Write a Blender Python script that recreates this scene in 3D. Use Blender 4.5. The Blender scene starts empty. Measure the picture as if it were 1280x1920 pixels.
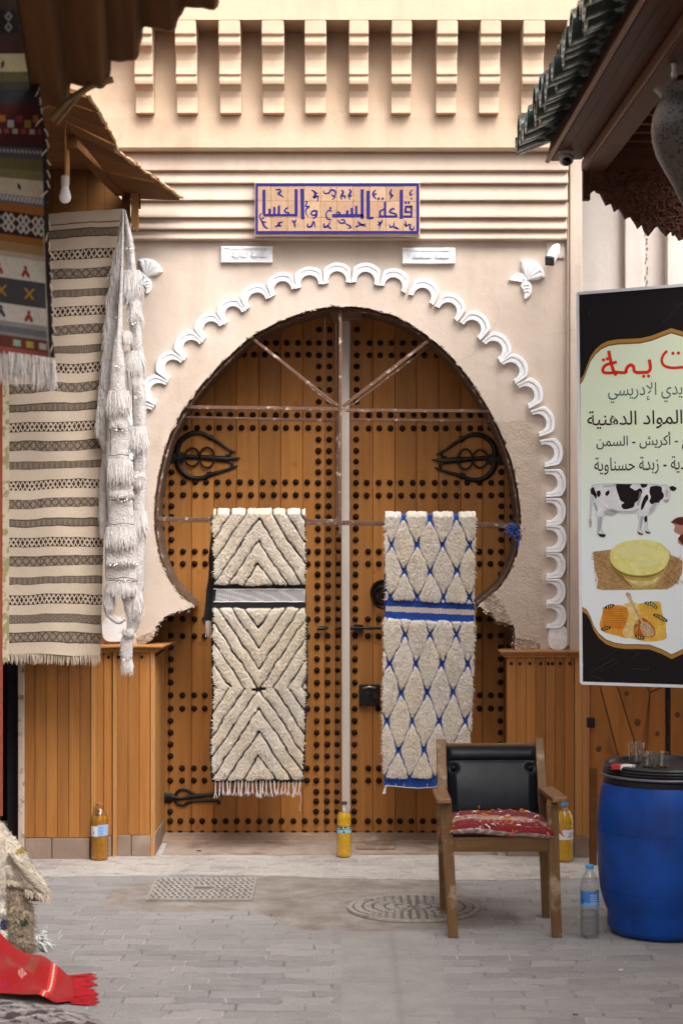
import bpy, bmesh, math, random
import numpy as np
from mathutils import Vector, Matrix, noise
from mathutils.geometry import tessellate_polygon

random.seed(7)
rng = np.random.default_rng(11)
R = math.radians
SC = bpy.context.scene
COL = SC.collection

# ------------------------------------------------------------------ camera
CAM_Z = 1.8
cam_d = bpy.data.cameras.new('camera')
cam_d.sensor_fit = 'HORIZONTAL'
cam_d.sensor_width = 24.0
cam_d.lens = 70.0
cam_d.clip_start = 0.1
cam_d.clip_end = 200.0
cam_d.dof.use_dof = True
cam_d.dof.focus_distance = 9.9
cam_d.dof.aperture_fstop = 3.4
cam = bpy.data.objects.new('camera', cam_d)
cam.location = (0, 0, CAM_Z)
cam.rotation_euler = (R(90), 0, 0)
COL.objects.link(cam)
SC.camera = cam

# ------------------------------------------------------------------ light: open shade, sky from above, soft high sun through cloud
SUN_EL, SUN_AZ = 54.0, 150.0          # azimuth measured from +Y (away from the camera) towards +X
w = bpy.data.worlds.new('World')
SC.world = w
w.use_nodes = True
wn, wl = w.node_tree.nodes, w.node_tree.links
wn.clear()
sky = wn.new('ShaderNodeTexSky')
sky.sky_type = 'NISHITA'
sky.sun_disc = False
sky.sun_elevation = R(SUN_EL)
sky.sun_rotation = R(SUN_AZ)
sky.air_density = 1.0
sky.dust_density = 6.0
sky.ozone_density = 1.0
hsv = wn.new('ShaderNodeHueSaturation')
hsv.inputs['Saturation'].default_value = 0.22      # an overcast, milky sky
bg = wn.new('ShaderNodeBackground')
bg.inputs['Strength'].default_value = 0.15
wo = wn.new('ShaderNodeOutputWorld')
wl.new(sky.outputs[0], hsv.inputs['Color'])
wl.new(hsv.outputs[0], bg.inputs['Color'])
wl.new(bg.outputs[0], wo.inputs['Surface'])

sun_d = bpy.data.lights.new('sun', 'SUN')
sun_d.energy = 1.5
sun_d.angle = R(50)
sun_d.color = (1.0, 0.965, 0.93)
sun = bpy.data.objects.new('sun', sun_d)
sd = Vector((math.sin(R(SUN_AZ)) * math.cos(R(SUN_EL)), math.cos(R(SUN_AZ)) * math.cos(R(SUN_EL)), math.sin(R(SUN_EL))))
sun.rotation_euler = sd.to_track_quat('Z', 'Y').to_euler()
sun.location = (0, 0, 20)
COL.objects.link(sun)

SC.view_settings.view_transform = 'Standard'
SC.view_settings.look = 'None'
SC.view_settings.exposure = 1.24
SC.view_settings.gamma = 1.0
SC.cycles.use_denoising = True
SC.cycles.max_bounces = 10
SC.cycles.diffuse_bounces = 5
SC.cycles.transmission_bounces = 8
SC.cycles.transparent_max_bounces = 8
SC.cycles.caustics_refractive = False
SC.cycles.caustics_reflective = False

# ------------------------------------------------------------------ measuring helpers
F = 70.0 / 24.0 * 1280.0              # photo pixels per metre at one metre


def P(px, py, Y):
    """the point that stands at depth Y on the sight line of a photo pixel"""
    return Vector(((px - 640.0) * Y / F, Y, CAM_Z + (960.0 - py) * Y / F))


def X_(px, Y):
    return (px - 640.0) * Y / F


def Z_(py, Y):
    return CAM_Z + (960.0 - py) * Y / F


def G(px, py):
    Y = F * CAM_Z / (py - 960.0)
    return Vector(((px - 640.0) * Y / F, Y, 0.0))


YW, YD = 10.45, 11.0                  # plaster face, door face


def lerp(a, b, t):
    return a + (b - a) * t


def spline(pts, n):
    """Catmull-Rom through 2-D / 3-D points, n samples per span"""
    out = []
    q = [Vector(p) for p in pts]
    for i in range(len(q) - 1):
        p0 = q[i - 1] if i > 0 else q[i] * 2 - q[i + 1]
        p1, p2 = q[i], q[i + 1]
        p3 = q[i + 2] if i + 2 < len(q) else q[i + 1] * 2 - q[i]
        for k in range(n):
            t = k / n
            out.append(0.5 * ((2 * p1) + (p2 - p0) * t + (2 * p0 - 5 * p1 + 4 * p2 - p3) * t * t + (3 * p1 - p0 - 3 * p2 + p3) * t ** 3))
    out.append(q[-1].copy())
    return out


def interp(tab, y):
    """piecewise linear through [(y, value), ...]"""
    return float(np.interp(y, [a for a, _ in tab], [b for _, b in tab]))


def vnoise(h, wd, cell, r=rng):
    """smooth value noise on a grid, about -1..1"""
    gh, gw = int(h / cell) + 3, int(wd / cell) + 3
    g = r.uniform(-1, 1, (gh, gw))
    y = np.arange(h) / cell
    x = np.arange(wd) / cell
    yi, xi = y.astype(int), x.astype(int)
    fy, fx = y - yi, x - xi
    fy, fx = (fy * fy * (3 - 2 * fy))[:, None], (fx * fx * (3 - 2 * fx))[None, :]
    a, b = g[yi][:, xi], g[yi][:, xi + 1]
    c, d = g[yi + 1][:, xi], g[yi + 1][:, xi + 1]
    return (a * (1 - fx) + b * fx) * (1 - fy) + (c * (1 - fx) + d * fx) * fy


def blur(a, k):
    for _ in range(2):
        p = np.pad(a, ((k, k), (0, 0)), mode='edge')
        a = np.mean([p[i:i + a.shape[0]] for i in range(2 * k + 1)], axis=0)
        p = np.pad(a, ((0, 0), (k, k)), mode='edge')
        a = np.mean([p[:, i:i + a.shape[1]] for i in range(2 * k + 1)], axis=0)
    return a


# ------------------------------------------------------------------ mesh builder
class MB:
    def __init__(s):
        s.v, s.f, s.m = [], [], []

    def add(s, vs, fs, mi=0):
        o = len(s.v)
        s.v += [tuple(x) for x in vs]
        s.f += [tuple(i + o for i in f) for f in fs]
        s.m += [mi] * len(fs)
        return s

    def box(s, a, b, mi=0):
        x0, y0, z0 = a
        x1, y1, z1 = b
        vs = [(x, y, z) for z in (z0, z1) for y in (y0, y1) for x in (x0, x1)]
        return s.add(vs, [(0, 2, 3, 1), (4, 5, 7, 6), (0, 1, 5, 4), (2, 6, 7, 3), (0, 4, 6, 2), (1, 3, 7, 5)], mi)

    def hexa(s, bot, top, mi=0):
        """four bottom and four top corners, both anticlockwise from above"""
        return s.add(list(bot) + list(top), [(3, 2, 1, 0), (4, 5, 6, 7), (0, 1, 5, 4), (1, 2, 6, 5), (2, 3, 7, 6), (3, 0, 4, 7)], mi)

    def beam(s, p, q, wd, h, mi=0, up=(0, 0, 1), w2=None, h2=None):
        p, q = Vector(p), Vector(q)
        d = (q - p).normalized()
        side = d.cross(Vector(up))
        if side.length < 1e-5:
            side = d.cross(Vector((0, 1, 0)))
        side.normalize()
        u = side.cross(d).normalized()
        w2 = wd if w2 is None else w2
        h2 = h if h2 is None else h2
        vs = [c + side * (a * ww / 2) + u * (b * hh / 2) for c, ww, hh in ((p, wd, h), (q, w2, h2)) for a, b in ((-1, -1), (1, -1), (1, 1), (-1, 1))]
        return s.add(vs, [(0, 1, 2, 3), (7, 6, 5, 4), (0, 4, 5, 1), (1, 5, 6, 2), (2, 6, 7, 3), (3, 7, 4, 0)], mi)

    def tube(s, path, r, n=8, mi=0, caps=True, flat=None, closed=False):
        """r: number or list; flat=(axis vector, factor) squashes the section along an axis"""
        pts = [Vector(p) for p in path]
        m = len(pts)
        rs = r if isinstance(r, (list, tuple)) else [r] * m
        o = len(s.v)
        prev = None
        vs = []
        for i, p in enumerate(pts):
            if closed:
                d = pts[(i + 1) % m] - pts[i - 1]
            else:
                d = pts[min(i + 1, m - 1)] - pts[max(i - 1, 0)]
            d = d.normalized() if d.length > 1e-9 else Vector((0, 0, 1))
            if prev is None:
                a = d.cross(Vector((0, 1, 0)))
                if a.length < 1e-3:
                    a = d.cross(Vector((1, 0, 0)))
            else:
                a = prev - d * prev.dot(d)
                if a.length < 1e-6:
                    a = d.orthogonal()
            a.normalize()
            prev = a
            b = d.cross(a)
            for k in range(n):
                t = 2 * math.pi * k / n
                off = (a * math.cos(t) + b * math.sin(t)) * rs[i]
                if flat:
                    ax = Vector(flat[0])
                    off = off - ax * (off.dot(ax) * (1 - flat[1]))
                vs.append(p + off)
        fs = []
        for i in range(m if closed else m - 1):
            j = (i + 1) % m
            for k in range(n):
                l = (k + 1) % n
                fs.append((i * n + k, i * n + l, j * n + l, j * n + k))
        if caps and not closed:
            fs.append(tuple(range(n))[::-1])
            fs.append(tuple((m - 1) * n + k for k in range(n)))
        return s.add(vs, fs, mi)

    def prism(s, poly, axis, a0, a1, mi=0, side=None, back=True):
        """poly: 2-D points. axis 'y': (x,z) outline extruded y a0..a1 ; 'x': (y,z) ; 'z': (x,y)"""
        n = len(poly)
        if axis == 'y':
            mk = lambda p, a: (p[0], a, p[1])
        elif axis == 'x':
            mk = lambda p, a: (a, p[0], p[1])
        else:
            mk = lambda p, a: (p[0], p[1], a)
        side = mi if side is None else side
        tris = tessellate_polygon([[Vector((p[0], p[1], 0)) for p in poly]])
        vs = [mk(p, a0) for p in poly] + [mk(p, a1) for p in poly]
        s.add(vs, [tuple(t) for t in tris], mi)
        o = len(s.v) - 2 * n
        if back:
            s.f += [tuple(o + n + i for i in t[::-1]) for t in tris]
            s.m += [mi] * len(tris)
        s.f += [(o + i, o + (i + 1) % n, o + n + (i + 1) % n, o + n + i) for i in range(n)]
        s.m += [side] * n
        return s

    def flat(s, pts3, mi=0):
        """one flat polygon given by 3-D points"""
        n = len(pts3)
        a, b, c = Vector(pts3[0]), Vector(pts3[n // 3]), Vector(pts3[2 * n // 3])
        tris = tessellate_polygon([[Vector(p) for p in pts3]])
        return s.add(pts3, [tuple(t) for t in tris], mi)

    def lathe(s, prof, c, n=24, mi=0, sx=1.0, sy=1.0):
        """prof: [(r, z)] from bottom to top about a vertical axis through c"""
        c = Vector(c)
        vs, fs = [], []
        for r, z in prof:
            for k in range(n):
                t = 2 * math.pi * k / n
                vs.append((c.x + r * sx * math.cos(t), c.y + r * sy * math.sin(t), c.z + z))
        m = len(prof)
        for i in range(m - 1):
            for k in range(n):
                l = (k + 1) % n
                fs.append((i * n + k, i * n + l, (i + 1) * n + l, (i + 1) * n + k))
        if prof[0][0] > 1e-4:
            fs.append(tuple(range(n))[::-1])
        if prof[-1][0] > 1e-4:
            fs.append(tuple((m - 1) * n + k for k in range(n)))
        return s.add(vs, fs, mi)

    def ball(s, c, rx, ry, rz, n=12, m=8, mi=0, rot=None):
        c = Vector(c)
        vs, fs = [], []
        for i in range(m + 1):
            a = -math.pi / 2 + math.pi * i / m
            for k in range(n):
                t = 2 * math.pi * k / n
                q = Vector((rx * math.cos(a) * math.cos(t), ry * math.cos(a) * math.sin(t), rz * math.sin(a)))
                if rot is not None:
                    q = rot @ q
                vs.append(c + q)
        for i in range(m):
            for k in range(n):
                l = (k + 1) % n
                fs.append((i * n + k, i * n + l, (i + 1) * n + l, (i + 1) * n + k))
        return s.add(vs, fs, mi)


def base_of(parent):
    p = Vector((0, 0, 0))
    while parent is not None:
        p += parent.location
        parent = parent.parent
    return p


def obj(name, mb, mats, parent=None, smooth=False, bevel=0.0, seg=2, loc=None, label=None, auto=None, local=False):
    """link a builder as ONE mesh object; vertices are world positions"""
    me = bpy.data.meshes.new(name)
    if local:
        o0 = Vector((0, 0, 0))
    elif parent is not None:
        o0 = base_of(parent)
    else:
        o0 = Vector(loc) if loc is not None else Vector((0, 0, 0))
    me.from_pydata([(x - o0.x, y - o0.y, z - o0.z) for x, y, z in mb.v], [], mb.f)
    if not isinstance(mats, (list, tuple)):
        mats = [mats]
    for m in mats:
        me.materials.append(m)
    if len(mats) > 1:
        me.polygons.foreach_set('material_index', mb.m)
    bm = bmesh.new()
    bm.from_mesh(me)
    bmesh.ops.remove_doubles(bm, verts=bm.verts, dist=1e-6)
    bmesh.ops.recalc_face_normals(bm, faces=bm.faces)
    bm.to_mesh(me)
    bm.free()
    if smooth:
        me.polygons.foreach_set('use_smooth', [True] * len(me.polygons))
        if auto:
            me.set_sharp_from_angle(angle=R(auto))
    me.update()
    o = bpy.data.objects.new(name, me)
    COL.objects.link(o)
    if parent is not None:
        o.parent = parent
    else:
        o.location = o0
    if bevel:
        b = o.modifiers.new('bevel', 'BEVEL')
        b.width = bevel
        b.segments = seg
        b.limit_method = 'ANGLE'
        b.angle_limit = R(35)
    if label:
        o['label'] = label
    return o


def grid_obj(name, pos, mat, parent=None, col=None, smooth=True, loc=None, extra=None):
    """pos: (h, w, 3) world positions; col: (h, w, 3) base colours; extra: MB with its vertex colours list"""
    h, wd, _ = pos.shape
    if parent is not None:
        o0 = base_of(parent)
    else:
        o0 = Vector(loc) if loc is not None else Vector((0, 0, 0))
    V = (pos.reshape(-1, 3) - np.array(o0)).astype(np.float32)
    idx = np.arange(h * wd).reshape(h, wd)
    Q = np.stack([idx[:-1, :-1], idx[:-1, 1:], idx[1:, 1:], idx[1:, :-1]], -1).reshape(-1, 4)
    C = col.reshape(-1, 3) if col is not None else None
    ev, ef, ec = (extra if extra is not None else (np.zeros((0, 3)), np.zeros((0, 3), int), np.zeros((0, 3))))
    nv = len(V)
    ev = np.asarray(ev, float)
    if len(ev):
        ev = ev - np.array(o0)
        V = np.concatenate([V, ev.astype(np.float32)])
    me = bpy.data.meshes.new(name)
    ef = np.asarray(ef, int).reshape(-1, 3) + nv
    loops = np.concatenate([Q.reshape(-1), ef.reshape(-1)]).astype(np.int32)
    starts = np.concatenate([np.arange(len(Q)) * 4, len(Q) * 4 + np.arange(len(ef)) * 3]).astype(np.int32)
    me.vertices.add(len(V))
    me.vertices.foreach_set('co', V.reshape(-1))
    me.loops.add(len(loops))
    me.loops.foreach_set('vertex_index', loops)
    me.polygons.add(len(starts))
    me.polygons.foreach_set('loop_start', starts)
    if smooth:
        me.polygons.foreach_set('use_smooth', np.ones(len(starts), bool))
    me.update(calc_edges=True)
    me.validate()
    if C is not None:
        if len(ev):
            C = np.concatenate([C, np.asarray(ec)])
        a = me.attributes.new('Col', 'FLOAT_COLOR', 'POINT')
        a.data.foreach_set('color', np.concatenate([C, np.ones((len(C), 1))], 1).astype(np.float32).reshape(-1))
    me.materials.append(mat)
    o = bpy.data.objects.new(name, me)
    COL.objects.link(o)
    if parent is not None:
        o.parent = parent
    else:
        o.location = o0
    return o


def thing(name, label, cat, loc, group=None):
    o = bpy.data.objects.new(name, None)
    o.empty_display_size = 0.1
    COL.objects.link(o)
    o.location = loc
    return tag(o, label, cat, group)


def tag(o, label, cat, group=None):
    o['label'] = label
    o['category'] = cat
    if group:
        o['group'] = group
    return o


def struct(o, label=None):
    o['kind'] = 'structure'
    if label:
        o['label'] = label
    return o


def dup(o, parent=None, loc=None, rot=None, label=None):
    c = o.copy()
    COL.objects.link(c)
    if parent is not None:
        c.parent = parent
    if loc is not None:
        c.location = loc
    if rot is not None:
        c.rotation_euler = rot
    if label:
        c['label'] = label
    return c


# ------------------------------------------------------------------ materials
def nodes_of(name):
    m = bpy.data.materials.new(name)
    m.use_nodes = True
    nt = m.node_tree
    nt.nodes.clear()
    out = nt.nodes.new('ShaderNodeOutputMaterial')
    b = nt.nodes.new('ShaderNodeBsdfPrincipled')
    nt.links.new(b.outputs[0], out.inputs[0])
    return m, nt, b


def mixrgb(nt, fac, a, b, mode='MIX'):
    n = nt.nodes.new('ShaderNodeMix')
    n.data_type = 'RGBA'
    n.blend_type = mode
    for sock, val in ((n.inputs[0], fac), (n.inputs[6], a), (n.inputs[7], b)):
        if hasattr(val, 'is_output'):
            nt.links.new(val, sock)
        elif isinstance(val, (int, float)):
            sock.default_value = val
        else:
            sock.default_value = (*val, 1.0)
    return n.outputs[2]


def tex_noise(nt, scale, detail=4.0, rough=0.55, stretch=None, rot=None, coord='Object', dist=0.0):
    tc = nt.nodes.new('ShaderNodeTexCoord')
    n = nt.nodes.new('ShaderNodeTexNoise')
    n.inputs['Scale'].default_value = scale
    n.inputs['Detail'].default_value = detail
    n.inputs['Roughness'].default_value = rough
    n.inputs['Distortion'].default_value = dist
    src = tc.outputs[coord]
    if stretch:
        mp = nt.nodes.new('ShaderNodeMapping')
        mp.inputs['Scale'].default_value = stretch
        if rot:
            mp.inputs['Rotation'].default_value = rot
        nt.links.new(src, mp.inputs[0])
        src = mp.outputs[0]
    nt.links.new(src, n.inputs['Vector'])
    return n.outputs[0]


def ramp(nt, src, lo, hi, c0=(0, 0, 0), c1=(1, 1, 1)):
    r = nt.nodes.new('ShaderNodeValToRGB')
    r.color_ramp.elements[0].position = lo
    r.color_ramp.elements[1].position = hi
    r.color_ramp.elements[0].color = (*c0, 1)
    r.color_ramp.elements[1].color = (*c1, 1)
    nt.links.new(src, r.inputs[0])
    return r.outputs[0]


def bump(nt, b, src, strength, dist=0.01, prev=None):
    n = nt.nodes.new('ShaderNodeBump')
    n.inputs['Strength'].default_value = strength
    n.inputs['Distance'].default_value = dist
    nt.links.new(src, n.inputs['Height'])
    if prev is not None:
        nt.links.new(prev, n.inputs['Normal'])
    nt.links.new(n.outputs[0], b.inputs['Normal'])
    return n.outputs[0]


def sc(c, k):
    return tuple(min(1.0, x * k) for x in c)


def mat(name, c, rough=0.6, var=0.12, scale=5.0, bmp=0.0, bscale=60.0, metal=0.0, c2=None, c2lo=0.5, c2hi=0.7, c2scale=3.0, spec=0.4, bdist=0.004, fine=0.0):
    """plain surface with soft mottling, an optional second colour in patches, and fine relief"""
    m, nt, b = nodes_of(name)
    col = mixrgb(nt, tex_noise(nt, scale), sc(c, 1 - var), sc(c, 1 + var))
    if c2 is not None:
        col = mixrgb(nt, ramp(nt, tex_noise(nt, c2scale, 6, 0.6), c2lo, c2hi), col, c2)
    if fine:
        col = mixrgb(nt, fine, col, ramp(nt, tex_noise(nt, 180, 2), 0.3, 0.7), 'MULTIPLY')
    nt.links.new(col, b.inputs['Base Color'])
    b.inputs['Roughness'].default_value = rough
    b.inputs['Metallic'].default_value = metal
    b.inputs['Specular IOR Level'].default_value = spec
    if bmp:
        bump(nt, b, tex_noise(nt, bscale, 5, 0.6), bmp, bdist)
    return m


def wood(name, c, c2, rough=0.55, axis='z', grain=40.0, island=0.35, wear=None, wearlo=0.55, spec=0.22, bmp=0.15, long=0.06):
    """boards: grain stretched along axis, every board (mesh island) a little different"""
    m, nt, b = nodes_of(name)
    st = {'x': (long, 1, 1), 'y': (1, long, 1), 'z': (1, 1, long)}[axis]
    g1 = tex_noise(nt, grain, 5, 0.6, st)
    g2 = tex_noise(nt, grain * 0.22, 3, 0.5, st, dist=1.2)
    col = mixrgb(nt, ramp(nt, g1, 0.35, 0.68), c, c2)
    col = mixrgb(nt, 0.55, col, mixrgb(nt, ramp(nt, g2, 0.35, 0.65), sc(c, 0.75), sc(c, 1.15)))
    geo = nt.nodes.new('ShaderNodeNewGeometry')
    isl = ramp(nt, geo.outputs['Random Per Island'], 0.0, 1.0, (1 - island,) * 3, (1.0, 1.0, 1.0))
    col = mixrgb(nt, 1.0, col, isl, 'MULTIPLY')
    if wear is not None:
        wn_ = ramp(nt, tex_noise(nt, 9, 8, 0.68), wearlo, wearlo + 0.12)
        col = mixrgb(nt, wn_, col, wear)
    nt.links.new(col, b.inputs['Base Color'])
    b.inputs['Roughness'].default_value = rough
    b.inputs['Specular IOR Level'].default_value = spec
    if bmp:
        bump(nt, b, g1, bmp, 0.003)
    return m


def attr_mat(name, rough=0.9, var=0.18, scale=220.0, bmp=0.3, sheen=0.0, bdist=0.003, weave=None):
    """colour woven into the mesh (its own threads), with fine thread noise"""
    m, nt, b = nodes_of(name)
    a = nt.nodes.new('ShaderNodeAttribute')
    a.attribute_name = 'Col'
    nz = tex_noise(nt, scale, 3, 0.6, weave)
    col = mixrgb(nt, 1.0, a.outputs['Color'], ramp(nt, nz, 0.25, 0.75, (1 - var,) * 3, (1, 1, 1)), 'MULTIPLY')
    nt.links.new(col, b.inputs['Base Color'])
    b.inputs['Roughness'].default_value = rough
    b.inputs['Specular IOR Level'].default_value = 0.15
    b.inputs['Sheen Weight'].default_value = sheen
    if bmp:
        bump(nt, b, nz, bmp, bdist)
    return m


def clear(name, c, rough=0.03, ior=1.45, alpha_mix=0.0):
    m, nt, b = nodes_of(name)
    b.inputs['Base Color'].default_value = (*c, 1)
    b.inputs['Roughness'].default_value = rough
    b.inputs['IOR'].default_value = ior
    b.inputs['Transmission Weight'].default_value = 1.0
    return m


def thin_clear(name, tint=(0.93, 0.95, 0.96), gloss=0.14, rough=0.06):
    """thin plastic or glass wall: mostly lets light straight through, glossy at grazing angles"""
    m = bpy.data.materials.new(name)
    m.use_nodes = True
    nt = m.node_tree
    nt.nodes.clear()
    out = nt.nodes.new('ShaderNodeOutputMaterial')
    tr = nt.nodes.new('ShaderNodeBsdfTransparent')
    tr.inputs[0].default_value = (*tint, 1)
    gl = nt.nodes.new('ShaderNodeBsdfGlossy')
    gl.inputs['Roughness'].default_value = rough
    fr = nt.nodes.new('ShaderNodeLayerWeight')
    fr.inputs[0].default_value = 0.25
    mp = nt.nodes.new('ShaderNodeMath')
    mp.operation = 'MULTIPLY_ADD'
    mp.inputs[1].default_value = 0.35
    mp.inputs[2].default_value = gloss * 0.3
    nt.links.new(fr.outputs['Facing'], mp.inputs[0])
    mx = nt.nodes.new('ShaderNodeMixShader')
    nt.links.new(mp.outputs[0], mx.inputs[0])
    nt.links.new(tr.outputs[0], mx.inputs[1])
    nt.links.new(gl.outputs[0], mx.inputs[2])
    nt.links.new(mx.outputs[0], out.inputs[0])
    return m


M = {}
PEACH = (0.56, 0.458, 0.38)


def plaster(name, c, dirt=0.5, grit=0.35):
    """limewashed render: mottled, drips and dirty patches, gritty relief"""
    m, nt, b = nodes_of(name)
    col = mixrgb(nt, tex_noise(nt, 2.2, 6, 0.6), sc(c, 0.88), sc(c, 1.10))
    streak = ramp(nt, tex_noise(nt, 7, 5, 0.6, (1, 1, 0.12)), 0.5, 0.78)
    col = mixrgb(nt, streak, col, sc(c, 0.84))
    patch = ramp(nt, tex_noise(nt, 1.7, 9, 0.7), 0.55, 0.72)
    col = mixrgb(nt, patch, col, (c[0] * 0.80, c[1] * 0.74, c[2] * 0.70))
    spots = ramp(nt, tex_noise(nt, 26, 6, 0.72), 0.66, 0.76)
    f = nt.nodes.new('ShaderNodeMath')
    f.operation = 'MULTIPLY'
    f.inputs[1].default_value = dirt
    nt.links.new(spots, f.inputs[0])
    col = mixrgb(nt, f.outputs[0], col, (c[0] * 0.55, c[1] * 0.5, c[2] * 0.46))
    # hairline cracks, only here and there, and rain streaks
    tc = nt.nodes.new('ShaderNodeTexCoord')
    wb_ = nt.nodes.new('ShaderNodeTexNoise')
    wb_.inputs['Scale'].default_value = 5.0
    wb_.inputs['Detail'].default_value = 6.0
    nt.links.new(tc.outputs['Object'], wb_.inputs['Vector'])
    mv = nt.nodes.new('ShaderNodeVectorMath')
    mv.operation = 'MULTIPLY_ADD'
    mv.inputs[1].default_value = (0.35, 0.35, 0.35)
    nt.links.new(wb_.outputs['Color'], mv.inputs[0])
    nt.links.new(tc.outputs['Object'], mv.inputs[2])
    vo = nt.nodes.new('ShaderNodeTexVoronoi')
    vo.feature = 'DISTANCE_TO_EDGE'
    vo.inputs['Scale'].default_value = 1.7
    nt.links.new(mv.outputs[0], vo.inputs['Vector'])
    ck_ = ramp(nt, vo.outputs['Distance'], 0.004, 0.011, (1, 1, 1), (0, 0, 0))
    gate = ramp(nt, tex_noise(nt, 0.9, 3, 0.5), 0.60, 0.68, (0, 0, 0), (0.4, 0.4, 0.4))
    ck_ = mixrgb(nt, 1.0, ck_, gate, 'MULTIPLY')
    col = mixrgb(nt, ck_, col, (c[0] * 0.42, c[1] * 0.36, c[2] * 0.32))
    rn = ramp(nt, tex_noise(nt, 13, 6, 0.68, (1, 1, 0.06)), 0.58, 0.80, (0, 0, 0), (0.5, 0.5, 0.5))
    col = mixrgb(nt, rn, col, (c[0] * 0.66, c[1] * 0.60, c[2] * 0.56))
    scuff = ramp(nt, tex_noise(nt, 18, 9, 0.78, (1, 1, 1.6)), 0.62, 0.70, (0, 0, 0), (0.45, 0.45, 0.45))
    col = mixrgb(nt, scuff, col, (c[0] * 1.12, c[1] * 1.13, c[2] * 1.14))
    nt.links.new(col, b.inputs['Base Color'])
    b.inputs['Roughness'].default_value = 0.88
    b.inputs['Specular IOR Level'].default_value = 0.2
    n1 = bump(nt, b, tex_noise(nt, 6, 5, 0.55), 0.35, 0.02)
    bump(nt, b, tex_noise(nt, 140, 3, 0.6), grit, 0.003, n1)
    return m


M['plaster'] = plaster('peach_plaster', PEACH)
M['plaster_top'] = plaster('peach_plaster_smooth', (0.585, 0.468, 0.375), 0.35, 0.2)
M['plaster_gold'] = plaster('golden_peach_plaster', (0.565, 0.415, 0.295), 0.3, 0.2)
M['plaster_white'] = plaster('white_plaster', (0.61, 0.555, 0.515), 0.5, 0.3)
M['broken'] = mat('broken_render', (0.33, 0.25, 0.18), 0.95, 0.45, 40, 0.9, 90, c2=(0.55, 0.47, 0.4), c2scale=30, bdist=0.012)
M['reveal'] = mat('brown_reveal_paint', (0.15, 0.095, 0.065), 0.85, 0.3, 12, 0.5, 70, c2=(0.28, 0.21, 0.16), c2lo=0.6, c2hi=0.7, c2scale=18)
M['gypsum'] = mat('white_gypsum', (0.82, 0.825, 0.84), 0.75, 0.08, 14, 0.45, 70, c2=(0.58, 0.53, 0.48), c2lo=0.56, c2hi=0.76, c2scale=16)
M['rust'] = mat('rusty_painted_iron', (0.125, 0.065, 0.042), 0.75, 0.4, 40, 0.4, 120, c2=(0.42, 0.33, 0.27), c2lo=0.57, c2hi=0.66, c2scale=26, spec=0.3)
M['iron'] = mat('black_iron', (0.012, 0.010, 0.009), 0.42, 0.4, 30, 0.35, 90, metal=0.6, c2=(0.05, 0.025, 0.015), c2scale=25, spec=0.5)
M['stud'] = mat('stud_iron', (0.020, 0.013, 0.010), 0.52, 0.5, 60, 0.4, 160, metal=0.7)
nt = M['stud'].node_tree
oi = nt.nodes.new('ShaderNodeObjectInfo')
b_ = [n for n in nt.nodes if n.type == 'BSDF_PRINCIPLED'][0]
src_ = b_.inputs['Base Color'].links[0].from_socket
nt.links.new(mixrgb(nt, ramp(nt, oi.outputs['Random'], 0.55, 1.0, (0, 0, 0), (0.8, 0.8, 0.8)), src_, (0.050, 0.020, 0.010)), b_.inputs['Base Color'])
M['door'] = wood('honey_door_wood', (0.49, 0.205, 0.050), (0.38, 0.145, 0.031), 0.5, 'z', 55, 0.36, spec=0.2, wear=(0.235, 0.085, 0.02), wearlo=0.60)
M['panel'] = wood('varnished_panel_wood', (0.45, 0.19, 0.05), (0.34, 0.125, 0.030), 0.45, 'z', 50, 0.34, spec=0.22)
M['panel_trim'] = wood('pale_trim_wood', (0.55, 0.28, 0.10), (0.42, 0.20, 0.065), 0.45, 'z', 50, 0.2, spec=0.25)
M['shelf'] = wood('shelf_wood', (0.48, 0.22, 0.07), (0.36, 0.15, 0.045), 0.45, 'x', 50, 0.2)
M['sill'] = wood('worn_sill_wood', (0.36, 0.25, 0.18), (0.22, 0.13, 0.08), 0.8, 'x', 45, 0.3, wear=(0.45, 0.36, 0.3))
M['post'] = wood('whitewashed_timber', (0.60, 0.52, 0.46), (0.50, 0.41, 0.35), 0.75, 'z', 40, 0.1, wear=(0.35, 0.2, 0.13), wearlo=0.66)
M['stone'] = mat('plinth_stone', (0.26, 0.185, 0.14), 0.85, 0.3, 9, 0.4, 60, c2=(0.34, 0.27, 0.22), c2scale=7)
M['awning_wood'] = wood('dark_awning_wood', (0.20, 0.088, 0.030), (0.13, 0.052, 0.016), 0.8, 'x', 40, 0.4, spec=0.08)
M['awning_light'] = wood('pale_beam_wood', (0.50, 0.26, 0.10), (0.38, 0.18, 0.06), 0.6, 'z', 40, 0.2)
M['awning_edge'] = mat('splintered_edge_wood', (0.50, 0.34, 0.20), 0.85, 0.3, 30, 0.6, 80)
M['corrugated'] = wood('brown_corrugated_sheet', (0.115, 0.050, 0.018), (0.075, 0.031, 0.010), 0.85, 'y', 14, 0.1, bmp=0.05, spec=0.05)
M['eave'] = wood('red_brown_eave_wood', (0.090, 0.034, 0.021), (0.055, 0.020, 0.012), 0.6, 'y', 40, 0.35, spec=0.12)
M['eave_light'] = wood('eave_lip_wood', (0.20, 0.095, 0.055), (0.14, 0.06, 0.034), 0.5, 'y', 40, 0.2)
M['carved'] = wood('carved_dark_wood', (0.105, 0.042, 0.028), (0.065, 0.024, 0.016), 0.6, 'x', 40, 0.35, spec=0.12)
M['tile'] = mat('dark_green_glaze', (0.016, 0.026, 0.022), 0.3, 0.5, 25, 0.4, 50, c2=(0.34, 0.40, 0.38), c2lo=0.55, c2hi=0.66, c2scale=14, spec=0.5)  # pale patches put a glint into the dark glaze colour
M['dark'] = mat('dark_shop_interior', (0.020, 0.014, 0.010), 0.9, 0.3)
M['black_leather'] = mat('black_leatherette', (0.005, 0.006, 0.009), 0.30, 0.3, 20, 0.12, 160, spec=0.13)
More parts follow.
